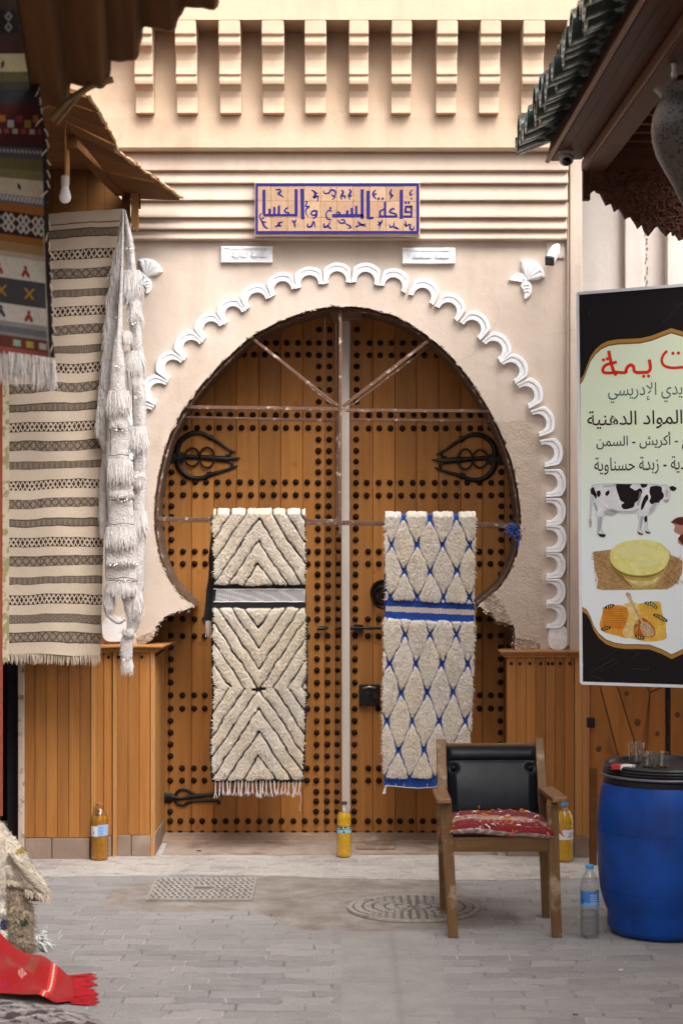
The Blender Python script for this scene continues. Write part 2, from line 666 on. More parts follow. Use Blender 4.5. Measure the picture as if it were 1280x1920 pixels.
M['chair_wood'] = wood('worn_chair_wood', (0.185, 0.098, 0.040), (0.075, 0.036, 0.015), 0.5, 'z', 45, 0.2, wear=(0.30, 0.215, 0.14), wearlo=0.53, long=0.1)
M['chair_wood_x'] = wood('worn_chair_wood_cross', (0.185, 0.095, 0.038), (0.085, 0.040, 0.016), 0.5, 'x', 60, 0.2, wear=(0.30, 0.2, 0.12), wearlo=0.62, long=0.1)
M['chair_wood_y'] = wood('worn_chair_wood_arm', (0.26, 0.135, 0.065), (0.17, 0.08, 0.036), 0.4, 'y', 60, 0.2, wear=(0.34, 0.22, 0.13), wearlo=0.62, long=0.1)
M['white_paint'] = mat('white_paint', (0.78, 0.78, 0.78), 0.45, 0.04, 10)
M['black_plastic'] = mat('black_plastic', (0.012, 0.012, 0.016), 0.35, 0.3, 10)
m_, nt, b_ = nodes_of('blue_drum_plastic')
c_ = mixrgb(nt, ramp(nt, tex_noise(nt, 4, 5, 0.6), 0.42, 0.72), (0.003, 0.060, 0.34), (0.004, 0.030, 0.16))
c_ = mixrgb(nt, ramp(nt, tex_noise(nt, 26, 6, 0.7, (1, 1, 0.18)), 0.63, 0.74, (0, 0, 0), (0.45, 0.45, 0.45)), c_, (0.09, 0.17, 0.36))
c_ = mixrgb(nt, ramp(nt, tex_noise(nt, 9, 9, 0.75), 0.60, 0.72, (0, 0, 0), (0.5, 0.5, 0.5)), c_, (0.012, 0.022, 0.06))
nt.links.new(c_, b_.inputs['Base Color'])
nt.links.new(ramp(nt, tex_noise(nt, 12, 6, 0.7), 0.3, 0.7, (0.32,) * 3, (0.6,) * 3), b_.inputs['Roughness'])
b_.inputs['Specular IOR Level'].default_value = 0.3
q_ = bump(nt, b_, tex_noise(nt, 3.5, 3, 0.5), 0.35, 0.03)
bump(nt, b_, tex_noise(nt, 60, 5, 0.7, (1, 1, 0.25)), 0.12, 0.003, q_)
M['blue_plastic'] = m_
M['white_wool'] = mat('white_wool', (0.55, 0.51, 0.49), 0.95, 0.2, 35, 0.9, 110, c2=(0.42, 0.385, 0.37), c2lo=0.5, c2hi=0.7, c2scale=22, bdist=0.01)
M['white_cotton'] = mat('white_cotton_threads', (0.60, 0.56, 0.54), 0.95, 0.2, 40)
M['cream_thread'] = mat('cream_threads', (0.55, 0.46, 0.36), 0.95, 0.2, 40)
M['clear'] = thin_clear('thin_clear_plastic')
M['glass'] = thin_clear('tumbler_glass', (0.94, 0.96, 0.96), 0.25, 0.03)


def slab_mat(name, c, rough=0.5, metal=0.0, spec=0.4):
    m, nt, b = nodes_of(name)
    b.inputs['Base Color'].default_value = (*c, 1)
    b.inputs['Roughness'].default_value = rough
    b.inputs['Metallic'].default_value = metal
    b.inputs['Specular IOR Level'].default_value = spec
    nz = tex_noise(nt, 30, 4)
    col = mixrgb(nt, nz, sc(c, 0.93), sc(c, 1.07))
    nt.links.new(col, b.inputs['Base Color'])
    return m

# ================================================================== GROUND
def paver_mat(name, c1, c2, mortar, dust, dlo, w_=0.225, h_=0.118, ms=0.006):
    m, nt, b = nodes_of(name)
    tc = nt.nodes.new('ShaderNodeTexCoord')
    wob = nt.nodes.new('ShaderNodeTexNoise')
    wob.inputs['Scale'].default_value = 3.0
    nt.links.new(tc.outputs['Object'], wob.inputs['Vector'])
    mixv = nt.nodes.new('ShaderNodeVectorMath')
    mixv.operation = 'MULTIPLY_ADD'
    mixv.inputs[1].default_value = (0.035, 0.035, 0)
    nt.links.new(wob.outputs['Color'], mixv.inputs[0])
    nt.links.new(tc.outputs['Object'], mixv.inputs[2])
    br = nt.nodes.new('ShaderNodeTexBrick')
    br.offset = 0.43
    br.inputs['Scale'].default_value = 1.0
    br.inputs['Brick Width'].default_value = w_
    br.inputs['Row Height'].default_value = h_
    br.inputs['Mortar Size'].default_value = ms
    br.inputs['Mortar Smooth'].default_value = 0.6
    br.inputs['Color1'].default_value = (*c1, 1)
    br.inputs['Color2'].default_value = (*c2, 1)
    br.inputs['Mortar'].default_value = (*mortar, 1)
    nt.links.new(mixv.outputs[0], br.inputs['Vector'])
    col = mixrgb(nt, ramp(nt, tex_noise(nt, 5, 5, 0.6), 0.48, 0.72), br.outputs['Color'], sc(c2, 0.93))
    col = mixrgb(nt, ramp(nt, tex_noise(nt, 2.3, 8, 0.66), dlo, dlo + 0.2), col, dust)
    col = mixrgb(nt, ramp(nt, tex_noise(nt, 11, 6, 0.7), 0.52, 0.70), col, sc(c1, 0.80))
    col = mixrgb(nt, 0.75, col, ramp(nt, tex_noise(nt, 90, 4, 0.7), 0.25, 0.75, (0.62,) * 3, (1.12,) * 3), 'MULTIPLY')
    nt.links.new(col, b.inputs['Base Color'])
    b.inputs['Roughness'].default_value = 0.75
    b.inputs['Specular IOR Level'].default_value = 0.3
    inv = nt.nodes.new('ShaderNodeMath')
    inv.operation = 'SUBTRACT'
    inv.inputs[0].default_value = 1.0
    nt.links.new(br.outputs['Fac'], inv.inputs[1])
    n1 = bump(nt, b, inv.outputs[0], 0.35, 0.005)
    n2 = bump(nt, b, tex_noise(nt, 14, 6, 0.65), 0.5, 0.012, n1)
    bump(nt, b, tex_noise(nt, 120, 3, 0.6), 0.35, 0.003, n2)
    return m


M['paver'] = paver_mat('worn_grey_pavers', (0.215, 0.204, 0.204), (0.295, 0.278, 0.274), (0.29, 0.27, 0.26), (0.325, 0.305, 0.292), 0.48)
M['paver_pale'] = paver_mat('dusty_pale_pavers', (0.30, 0.27, 0.25), (0.42, 0.385, 0.355), (0.46, 0.42, 0.385), (0.50, 0.46, 0.42), 0.40, 0.19, 0.10, 0.008)
M['concrete'] = mat('brown_concrete_patch', (0.250, 0.215, 0.190), 0.85, 0.22, 5, 0.7, 55, c2=(0.36, 0.33, 0.305), c2lo=0.48, c2hi=0.72, c2scale=6, bdist=0.008, fine=0.4)
M['concrete_pale'] = mat('pale_concrete_strip', (0.285, 0.268, 0.255), 0.85, 0.16, 4, 0.6, 70, c2=(0.22, 0.205, 0.195), c2lo=0.55, c2hi=0.75, c2scale=5, bdist=0.006, fine=0.4)
M['cast_iron'] = mat('dusty_cast_iron', (0.30, 0.27, 0.245), 0.75, 0.25, 30, 0.4, 120, c2=(0.16, 0.14, 0.125), c2lo=0.55, c2hi=0.7, c2scale=12)
M['cast_dark'] = mat('cast_iron_hollows', (0.115, 0.10, 0.09), 0.85, 0.3, 30)

# one ground sheet: pavers, a worn brown concrete patch round the covers, and a pale concrete strip down the middle
m_, nt, b_ = nodes_of('alley_paving')
at = nt.nodes.new('ShaderNodeAttribute')
at.attribute_name = 'Col'
sp_ = nt.nodes.new('ShaderNodeSeparateColor')
nt.links.new(at.outputs['Color'], sp_.inputs[0])
tc = nt.nodes.new('ShaderNodeTexCoord')
wob = nt.nodes.new('ShaderNodeTexNoise')
wob.inputs['Scale'].default_value = 3.5
wob.inputs['Detail'].default_value = 4
nt.links.new(tc.outputs['Object'], wob.inputs['Vector'])
mv = nt.nodes.new('ShaderNodeVectorMath')
mv.operation = 'MULTIPLY_ADD'
mv.inputs[1].default_value = (0.07, 0.045, 0)
nt.links.new(wob.outputs['Color'], mv.inputs[0])
nt.links.new(tc.outputs['Object'], mv.inputs[2])
br = nt.nodes.new('ShaderNodeTexBrick')
br.offset = 0.37
br.squash = 1.35
br.squash_frequency = 3
for k_, v_ in (('Scale', 1.0), ('Brick Width', 0.195), ('Row Height', 0.100), ('Mortar Size', 0.0065), ('Mortar Smooth', 0.7), ('Bias', 0.0)):
    br.inputs[k_].default_value = v_
br.inputs['Color1'].default_value = (0.245, 0.234, 0.234, 1)
br.inputs['Color2'].default_value = (0.350, 0.331, 0.323, 1)
nt.links.new(mixrgb(nt, ramp(nt, tex_noise(nt, 7, 4, 0.6), 0.42, 0.58), (0.17, 0.158, 0.15), (0.46, 0.43, 0.41)), br.inputs['Mortar'])
nt.links.new(mv.outputs[0], br.inputs['Vector'])
pav = mixrgb(nt, ramp(nt, tex_noise(nt, 3.2, 7, 0.65), 0.46, 0.72), br.outputs['Color'], (0.330, 0.312, 0.303))
pav = mixrgb(nt, ramp(nt, tex_noise(nt, 1.1, 5, 0.6), 0.5, 0.75), pav, (0.275, 0.26, 0.257))
pav = mixrgb(nt, ramp(nt, tex_noise(nt, 8, 9, 0.75), 0.58, 0.70, (0, 0, 0), (0.6, 0.6, 0.6)), pav, (0.19, 0.175, 0.168))
pav = mixrgb(nt, ramp(nt, tex_noise(nt, 16, 9, 0.75), 0.60, 0.70, (0, 0, 0), (0.6, 0.6, 0.6)), pav, (0.45, 0.43, 0.41))
con = mixrgb(nt, ramp(nt, tex_noise(nt, 6, 8, 0.68), 0.38, 0.66), (0.215, 0.180, 0.155), (0.365, 0.325, 0.295))
con = mixrgb(nt, ramp(nt, tex_noise(nt, 24, 6, 0.72), 0.60, 0.70), con, (0.16, 0.135, 0.12))
stp = mixrgb(nt, ramp(nt, tex_noise(nt, 5, 7, 0.65), 0.35, 0.70), (0.345, 0.328, 0.316), (0.265, 0.25, 0.242))
def edged(ch, sc_):
    """weight with a broken, crumbling edge"""
    n = nt.nodes.new('ShaderNodeMath')
    n.operation = 'ADD'
    nt.links.new(sp_.outputs[ch], n.inputs[0])
    q = nt.nodes.new('ShaderNodeMath')
    q.operation = 'MULTIPLY_ADD'
    q.inputs[1].default_value = 0.9
    q.inputs[2].default_value = -0.45
    nt.links.new(tex_noise(nt, sc_, 8, 0.7), q.inputs[0])
    nt.links.new(q.outputs[0], n.inputs[1])
    return ramp(nt, n.outputs[0], 0.42, 0.58)
wp, ws = edged(0, 13), edged(1, 22)
col = mixrgb(nt, ws, pav, stp)
col = mixrgb(nt, wp, col, con)
col = mixrgb(nt, sp_.outputs[2], col, (0.20, 0.185, 0.175))
col = mixrgb(nt, 0.8, col, ramp(nt, tex_noise(nt, 95, 4, 0.72), 0.25, 0.75, (0.55,) * 3, (1.15,) * 3), 'MULTIPLY')
col = mixrgb(nt, ramp(nt, tex_noise(nt, 34, 2, 0.5), 0.70, 0.74), col, (0.12, 0.11, 0.105))
nt.links.new(col, b_.inputs['Base Color'])
b_.inputs['Roughness'].default_value = 0.72
b_.inputs['Specular IOR Level'].default_value = 0.25
mx_ = nt.nodes.new('ShaderNodeMath')
mx_.operation = 'MAXIMUM'
nt.links.new(wp, mx_.inputs[0])
nt.links.new(ws, mx_.inputs[1])
mm = nt.nodes.new('ShaderNodeMath')
mm.operation = 'MAXIMUM'
nt.links.new(mx_.outputs[0], mm.inputs[0])
iv = nt.nodes.new('ShaderNodeMath')
iv.operation = 'SUBTRACT'
iv.inputs[0].default_value = 1.0
nt.links.new(br.outputs['Fac'], iv.inputs[1])
nt.links.new(iv.outputs[0], mm.inputs[1])
n1_ = bump(nt, b_, mm.outputs[0], 0.55, 0.007)
n2_ = bump(nt, b_, tex_noise(nt, 13, 7, 0.68), 0.6, 0.014, n1_)
bump(nt, b_, tex_noise(nt, 110, 3, 0.6), 0.4, 0.003, n2_)
M['paving'] = m_

gx = np.concatenate([[-9, -5, -2.5], np.arange(-1.9, 2.3, .022), [3, 5, 9]])
gy = np.concatenate([[-6, 0, 4], np.arange(6.4, 10.6, .022), [11.2, 16]])
GX, GY = np.meshgrid(gx, gy)


def sdist(poly, X, Y):
    """signed distance to a polygon, positive inside"""
    d = np.full(X.shape, 1e9)
    ins = np.zeros(X.shape, bool)
    n = len(poly)
    for i in range(n):
        (x0, y0), (x1, y1) = poly[i], poly[(i + 1) % n]
        t = np.clip(((X - x0) * (x1 - x0) + (Y - y0) * (y1 - y0)) / ((x1 - x0) ** 2 + (y1 - y0) ** 2 + 1e-12), 0, 1)
        d = np.minimum(d, np.hypot(X - x0 - t * (x1 - x0), Y - y0 - t * (y1 - y0)))
        c = ((y0 > Y) != (y1 > Y)) & (X < (x1 - x0) * (Y - y0) / (y1 - y0 + 1e-12) + x0)
        ins ^= c
    return np.where(ins, d, -d)


gp = [G(*p) for p in [(190, 1700), (215, 1664), (330, 1646), (500, 1641), (700, 1636), (850, 1654), (902, 1688), (890, 1740), (720, 1746), (560, 1744), (510, 1722), (480, 1708), (300, 1712)]]
wpat = np.clip(0.5 + sdist([(p.x, p.y) for p in gp], GX, GY) / 0.14, 0, 1)
yb = G(0, 1748).y
wst = np.clip(0.5 + sdist([(0.0, 4.0), (0.41, 4.0), (0.40, yb), (0.0, yb)], GX, GY) / 0.035, 0, 1)
joint = np.zeros_like(GX)
for px_ in (0.207,):
    joint = np.maximum(joint, np.clip(1 - np.abs(GX - px_) / .016, 0, 1) * (GY < yb) * (GY > 6))
for py_, a_, c_ in ((6.75, 0, .207), (7.62, 0, .207), (7.1, .207, .41)):
    joint = np.maximum(joint, np.clip(1 - np.abs(GY - py_) / .016, 0, 1) * (GX > a_) * (GX < c_))
gz = 0.0 * GX
grid_ = np.stack([GX, GY, gz], -1)
struct(grid_obj('ground', grid_, M['paving'], None, np.stack([wpat, wst, joint * .6], -1), False))

def ragged(pts, n=6, j=0.012):
    out = []
    for i in range(len(pts)):
        a, b = Vector(pts[i]), Vector(pts[(i + 1) % len(pts)])
        for k in range(n):
            p = a.lerp(b, k / n)
            out.append((p.x + random.uniform(-j, j), p.y + random.uniform(-j, j)))
    return out


mb = MB()
pl = ragged([(-1.75, 9.78), (-0.5, 9.86), (0.15, 9.74), (0.75, 9.70), (1.3, 9.78), (2.2, 9.74), (2.2, 11.2), (-1.75, 11.2)], 10, 0.015)
mb.prism(pl, 'z', 0.0005, 0.004)
struct(obj('pavement', mb, M['paver_pale']))

# rectangular drain cover
c = G(380, 1670)
t = thing('drain_cover', 'rectangular cast iron drain cover with raised studs, set in brown concrete', 'drain cover', (c.x, c.y, 0.009))
mb = MB()
x0, x1, y0, y1 = c.x - 0.235, c.x + 0.235, c.y - 0.255, c.y + 0.255
mb.box((x0, y0, 0.0095), (x1, y1, 0.016))
obj('plate', mb, M['cast_dark'], t)
mb = MB()
for i in range(17):
    for k in range(11):
        x, y = lerp(x0, x1, (i + 0.3 + 0.4 * (k % 2)) / 17), lerp(y0, y1, (k + 0.5) / 11)
        if 6 < i < 10 and 3 < k < 7:
            continue
        a = 0.0085
        mb.hexa([(x - a, y - a, 0.016), (x + a, y - a, 0.016), (x + a, y + a, 0.016), (x - a, y + a, 0.016)],
                [(x - a * .5, y - a * .3, 0.026), (x + a * .5, y - a * .3, 0.026), (x + a * .5, y + a * .3, 0.026), (x - a * .5, y + a * .3, 0.026)])
for dy in (-0.05, 0.05):
    mb.box((c.x - 0.05, c.y + dy - 0.012, 0.016), (c.x + 0.05, c.y + dy + 0.012, 0.021))
for a, b_, c_, d_ in ((x0 - .012, x0, y0 - .012, y1 + .012), (x1, x1 + .012, y0 - .012, y1 + .012), (x0, x1, y0 - .012, y0), (x0, x1, y1, y1 + .012)):
    mb.box((a, c_, 0.009), (b_, d_, 0.019))
obj('raised_studs', mb, M['cast_iron'], t)
t.location.z -= 0.0065

# round manhole
c = G(775, 1706)
t = thing('manhole_cover', 'round cast iron manhole cover with a radial dash pattern, partly behind the armchair legs', 'manhole cover', (c.x, c.y, 0.009))
mb = MB()
mb.lathe([(0.275, 0.0), (0.275, 0.008), (0.0, 0.008)], (c.x, c.y, 0.0095), 48)
obj('plate', mb, M['cast_dark'], t)
mb = MB()
def dash(r0, r1, a, wd):
    d, s = Vector((math.cos(a), math.sin(a), 0)), Vector((-math.sin(a), math.cos(a), 0))
    o = Vector((c.x, c.y, 0.0175))
    mb.hexa([o + d * r0 - s * wd, o + d * r1 - s * wd, o + d * r1 + s * wd, o + d * r0 + s * wd],
            [o + d * r0 - s * wd * .7 + Vector((0, 0, .006)), o + d * r1 - s * wd * .7 + Vector((0, 0, .006)), o + d * r1 + s * wd * .7 + Vector((0, 0, .006)), o + d * r0 + s * wd * .7 + Vector((0, 0, .006))])
for r0, r1, n, wd in ((0.03, 0.075, 9, 0.007), (0.085, 0.125, 18, 0.008), (0.135, 0.178, 26, 0.010), (0.188, 0.225, 34, 0.011), (0.235, 0.268, 42, 0.012)):
    for k in range(n):
        dash(r0 + random.uniform(0, .006), r1, 2 * math.pi * (k + (n % 4) * 0.2) / n, wd)
vs, fs, n = [], [], 64
for k in range(n):
    a = 2 * math.pi * k / n
    for r_, z_ in ((0.276, 0.009), (0.277, 0.020), (0.298, 0.020), (0.300, 0.009)):
        vs.append((c.x + r_ * math.cos(a), c.y + r_ * math.sin(a), z_))
for k in range(n):
    for i in range(3):
        fs.append((k * 4 + i, k * 4 + i + 1, ((k + 1) % n) * 4 + i + 1, ((k + 1) % n) * 4 + i))
mb.add(vs, fs)
obj('raised_pattern', mb, M['cast_iron'], t)
t.location.z -= 0.0065

# ================================================================== GATE BUILDING
fac = thing('gate_building', 'peach plastered gate building with a horseshoe arch and corbelled cornice, closing the alley', 'building', (0, YW, 0))

L_out = [(640, 573), (600, 577), (560, 588), (520, 604), (470, 631), (430, 666), (390, 707), (358, 745), (336, 780), (314, 825), (300, 875), (291, 925), (288, 970), (291, 1010), (299, 1048), (314, 1083), (334, 1112), (362, 1138)]
R_out = [(640, 573), (680, 576), (720, 585), (760, 601), (800, 628), (840, 662), (880, 709), (910, 755), (935, 802), (955, 852), (968, 902), (975, 945), (977, 980), (972, 1030), (956, 1073), (935, 1104), (897, 1135)]
L_brk = [(352, 1143), (338, 1146), (318, 1152), (302, 1164), (291, 1178), (288, 1192), (272, 1202), (262, 1214)]
R_brk = [(912, 1147), (924, 1149), (930, 1163), (950, 1168), (962, 1172), (966, 1192), (965, 1216)]


def to_xz(p, Y=YW):
    return (X_(p[0], Y), Z_(p[1], Y))


def jit(pts, j):
    return [Vector((p[0] + random.uniform(-j, j), p[1] + random.uniform(-j, j))) for p in pts]


Ls = jit(spline([Vector(p) for p in L_out], 7), 0.7)
Rs = jit(spline([Vector(p) for p in R_out], 7), 0.7)
Lb = jit(spline([Vector(p) for p in L_brk], 5), 1.6)
Rb = jit(spline([Vector(p) for p in R_brk], 5), 1.6)
XL, XR = -1.665, X_(1066, YW)
arch = [to_xz(p) for p in (Lb[::-1] + Ls[::-1] + Rs[1:] + Rb)]
poly = [(XL, 0.0), (XL, 3.66), (XR, 3.66), (XR, 0.0), (0.915, 0.0), (0.915, 1.02)] + arch[::-1] + [(-1.05, 1.02), (-1.05, 0.0)]
mb = MB()
mb.prism(poly, 'y', YW, YD - 0.02, 0, 1)
obj('front_wall', mb, [M['plaster'], M['reveal']], fac)

# crumbling rim of the arch and the broken corners
mb = MB()
for seq in (Ls, Rs):
    for i, p in enumerate(seq):
        for _ in range(2):
            if random.random() < 0.55:
                r = random.uniform(0.0018, 0.0042)
                x, z = to_xz((p[0] + random.uniform(-2, 2), p[1] + random.uniform(-2, 2)))
                q = seq[min(i + 1, len(seq) - 1)] - seq[max(i - 1, 0)]
                mb.ball((x, YW + random.uniform(-0.001, 0.005), z), r * random.uniform(1.5, 5), r * 0.7, r, 6, 4, rot=Matrix.Rotation(math.atan2(q.y, q.x) + random.uniform(-.4, .4), 3, 'Y'))
for seq in (Lb, Rb):
    for p in seq:
        for _ in range(3):
            r = random.uniform(0.002, 0.006)
            x, z = to_xz((p[0] + random.uniform(-6, 6), p[1] + random.uniform(-5, 5)))
            mb.ball((x, YW + random.uniform(0.0, 0.03), z), r * 1.4, r, r, 6, 4, rot=Matrix.Rotation(random.uniform(0, 3), 3, 'Y'))
obj('crumbled_edge', mb, mat('brown_crumbling_render', (0.17, 0.12, 0.09), 0.95, 0.45, 40, 0.9, 90, c2=(0.55, 0.45, 0.37), c2lo=0.5, c2hi=0.56, c2scale=20), fac)


def rough_patch(name, pts, y0, amp):
    pp = jit([Vector(p) for q in range(len(pts)) for p in [Vector(pts[q]).lerp(Vector(pts[(q + 1) % len(pts)]), k / 6) for k in range(6)]], 1.5)
    b_ = MB()
    b_.prism([to_xz(p) for p in pp], 'y', y0, YW + 0.004)
    for _ in range(int(60 * amp)):
        p = random.choice(pp).lerp(random.choice(pp), random.random())
        x, z = to_xz(p)
        r = random.uniform(.003, .009)
        b_.ball((x, y0 + 0.002, z), r * 1.5, r * .6, r, 6, 4)
    return obj(name, b_, M['broken'], fac)


rough_patch('broken_render', [(904, 1133), (926, 1112), (938, 1130), (958, 1163), (946, 1166), (930, 1160), (924, 1147)], YW - 0.004, 2)
rough_patch('broken_render', [(968, 1196), (990, 1199), (1008, 1208), (1012, 1217), (967, 1217)], YW - 0.003, 1)
rough_patch('broken_render', [(258, 1196), (284, 1186), (287, 1196), (272, 1206), (262, 1212)], YW - 0.004, 1)

# coarser, sandier repair of the render between the arch and the trim
m_, nt, b_ = nodes_of('sandy_repair_render')
cl_ = mixrgb(nt, ramp(nt, tex_noise(nt, 5, 7, 0.66), 0.35, 0.68), (0.50, 0.40, 0.315), (0.56, 0.455, 0.37))
cl_ = mixrgb(nt, 0.7, cl_, ramp(nt, tex_noise(nt, 150, 3, 0.7), 0.3, 0.7, (0.84,) * 3, (1.05,) * 3), 'MULTIPLY')
nt.links.new(cl_, b_.inputs['Base Color'])
b_.inputs['Roughness'].default_value = 0.95
b_.inputs['Specular IOR Level'].default_value = 0.1
q_ = bump(nt, b_, tex_noise(nt, 9, 6, 0.6), 0.6, 0.02)
bump(nt, b_, tex_noise(nt, 130, 4, 0.65), 0.9, 0.006, q_)
rp = [(926, 786), (950, 792), (975, 786), (994, 800), (1006, 830), (1012, 880), (1013, 940), (1010, 1010), (1014, 1080), (1018, 1140), (1022, 1196), (1010, 1200), (990, 1194), (974, 1190), (964, 1166), (950, 1158), (942, 1130), (930, 1112), (946, 1094), (962, 1070), (976, 1034), (982, 985), (980, 945), (973, 900), (960, 852), (942, 806)]
pp = []
for i in range(len(rp)):
    a_, c_ = Vector(rp[i]), Vector(rp[(i + 1) % len(rp)])
    pp += [a_.lerp(c_, k / 5) + Vector((random.uniform(-1.6, 1.6), random.uniform(-1.6, 1.6))) for k in range(5)]
mb = MB()
mb.prism([to_xz(p) for p in pp], 'y', YW - 0.0022, YW + 0.01)
obj('repair_patch', mb, m_, fac)

# stepped grooved courses under the ledge
edges = [281, 320, 344, 376, 408, 430, 449]
fronts = [10.335, 10.350, 10.366, 10.380, 10.394, 10.408]
pr = [(YW + 0.05, Z_(449, 10.41))]
for i in range(len(fronts) - 1, -1, -1):
    zb, zt = Z_(edges[i + 1], fronts[i]), Z_(edges[i], fronts[i])
    pr += [(fronts[i] + 0.004, zb), (fronts[i] - 0.008, zb + 0.005), (fronts[i] - 0.008, zb + 0.014), (fronts[i] + 0.004, zt - 0.02), (fronts[i] + 0.012, zt - 0.001)]
pr += [(YW + 0.05, Z_(281, 10.335))]
mb = MB()
mb.prism(pr, 'x', -1.62, X_(1064, 10.36))
obj('grooved_courses', mb, M['plaster_top'], fac)

# ledge band, slot backs and overhanging top wall
YB = 10.27
zl, zs = Z_(280, YB), Z_(212, YB)
mb = MB()
mb.prism([(YB, zl + 0.012), (YB + 0.012, zl), (YW + 0.6, zl), (YW + 0.6, 4.6), (YB + 0.11, 4.6), (YB + 0.09, zs + 0.46), (YB + 0.05, zs + 0.34), (YB + 0.02, zs + 0.20), (YB + 0.008, zs + 0.06), (YB, zs - 0.02)], 'x', -2.5, 1.20)
obj('ledge_band', mb, M['plaster_gold'], fac)
YT = 10.09
zt = Z_(36, YT)
mb = MB()
mb.prism([(YT, zt), (YT, 7.5), (YW + 0.55, 7.5), (YW + 0.55, zt)], 'x', -2.5, 1.9)
obj('upper_wall', mb, M['plaster_gold'], fac)

cor = [(250, 286), (328, 369), (409, 450), (490, 531), (572, 611), (653, 692), (734, 773), (818, 857), (900, 938), (980, 1020), (1062, 1102)]
prof = [(0.052, 212), (0.046, 196), (0.046, 182), (0.058, 170), (0.082, 161), (0.106, 157.5), (0.110, 150), (0.104, 141), (0.118, 139), (0.110, 126), (0.106, 112), (0.114, 98), (0.136, 89), (0.162, 85.5), (0.168, 77), (0.160, 66), (0.178, 63), (0.179, 36)]
for xa, xb in cor:
    pts = [(YB + 0.24, Z_(214, YB))]
    for d, py in prof:
        pts.append((YB - d, Z_(py, YB - d)))
    pts.append((YB + 0.24, zt - 0.0005))
    mb = MB()
    mb.prism(pts, 'x', X_(xa, 10.12) + random.uniform(-.004, .004), X_(xb, 10.12) + random.uniform(-.004, .004))
    obj('corbel', mb, M['plaster_gold'], fac, bevel=0.0075, seg=3)

# side pilaster strip
mb = MB()
mb.box((XR, YW - 0.055, 0.0), (X_(1091, YW - 0.05), YD, 3.64))
obj('pilaster', mb, M['plaster'], fac, bevel=0.006)
mb = MB()
mb.box((XR - 0.012, YW - 0.035, 1.1), (XR - 0.001, YW, 3.42))
obj('pilaster_bead', mb, M['plaster_top'], fac, bevel=0.003)

# scalloped gypsum trim round the arch
HW, RI, RO = 0.0715, 0.0455, 0.0925
def scallop_mesh():
    b_ = MB()
    ts = [(0.0, 0.0), (0.0, 0.018), (0.05, 0.021), (0.46, 0.022), (0.50, 0.016), (0.58, 0.016), (0.62, 0.025), (0.93, 0.026), (1.0, 0.020), (1.0, 0.0)]
    N = 26
    vs, fs = [], []
    for i in range(N + 1):
        th = R(-103) + R(206) * i / N
        sx, cz = math.sin(th), math.cos(th)
        ro = RO
        if abs(sx) > 1e-6:
            ro = min(RO, (HW - 0.001) / abs(sx))
        if cz < 0:
            ro = min(ro, 0.030 / -cz if cz < -0.05 else ro)
        ro = max(ro, RI + 0.004)
        ri = RI if cz > -0.3 else min(RI, 0.026 / -cz)
        ri = min(ri, ro - 0.003)
        for t_, h_ in ts:
            r_ = lerp(ri, ro, t_)
            vs.append((r_ * sx, -h_, r_ * cz))
    m_ = len(ts)
    for i in range(N):
        for k in range(m_ - 1):
            fs.append((i * m_ + k, (i + 1) * m_ + k, (i + 1) * m_ + k + 1, i * m_ + k + 1))
    fs.append(tuple(range(m_)))
    fs.append(tuple(N * m_ + k for k in range(m_))[::-1])
    b_.add(vs, fs)
    return b_


cR = [(632, 526), (685, 527), (737, 537), (791, 557), (839, 584), (884, 617), (924, 656), (956, 696), (984, 741), (1007, 793), (1021, 850), (1027, 906), (1028, 959), (1028, 1010), (1028, 1060), (1028, 1109), (1028, 1155)]
cL = [(632, 526), (580, 532), (530, 544), (482, 565), (438, 591), (397, 619), (360, 654), (326, 691), (299, 735), (275, 783), (259, 838), (251, 893), (248, 945)]
proto = obj('scallop', scallop_mesh(), M['gypsum'], fac, smooth=True, auto=40, local=True)
proto_used = False
for seq, side in ((cR, 1), (cL, -1)):
    for i, p in enumerate(seq):
        if side < 0 and i == 0:
            continue
        a = Vector(seq[max(i - 1, 0)])
        b_ = Vector(seq[min(i + 1, len(seq) - 1)])
        if i == 0:
            a = Vector(cL[1])
        tng = (b_ - a).normalized()
        outx, outz = tng.y * side, tng.x * side   # outward = perpendicular to the tangent (pixel y down)
        outx, outz = (tng.y, tng.x) if side > 0 else (-tng.y, -tng.x)
        ang = math.atan2(outx, outz)
        gap = ((Vector(seq[min(i + 1, len(seq) - 1)]) - Vector(seq[max(i - 1, 0)])).length / (2 if 0 < i < len(seq) - 1 else 1)) if i else 53
        x, z = to_xz(p)
        loc = (x, -0.001 - 0.0015 * (i % 2), z)
        o = proto if not proto_used else dup(proto, fac)
        proto_used = True
        o.location = loc
        o.rotation_euler = (0, ang + random.uniform(-.03, .03), 0)
        o.scale = (min(1.03, gap / 357.2 / (2 * HW)) * random.uniform(.985, 1.015), random.uniform(.85, 1.1), random.uniform(.95, 1.05))
# foot blocks of the trim
for cx, cy, hw in ((1045, 1195, 18), (214, 1180, 22)):
    mb = MB()
    pts = []
    for k in range(40):
        a = 2 * math.pi * k / 40
        pts.append(to_xz((cx + hw * (abs(math.cos(a)) ** 0.6) * math.copysign(1, math.cos(a)), cy - 23 * (abs(math.sin(a)) ** 0.75) * math.copysign(1, math.sin(a)))))
    mb.prism(pts, 'y', YW - 0.02, YW)
    if cx > 640:
        for q in ([(1034, 1186), (1046, 1179), (1040, 1194), (1054, 1190)], [(1036, 1204), (1038, 1213)], [(1050, 1208), (1052, 1212)]):
            mb.tube([P(x, y, YW - 0.0205) for x, y in q], 0.0012, 5)
    obj('trim_foot', mb, M['gypsum'], fac, bevel=0.004)

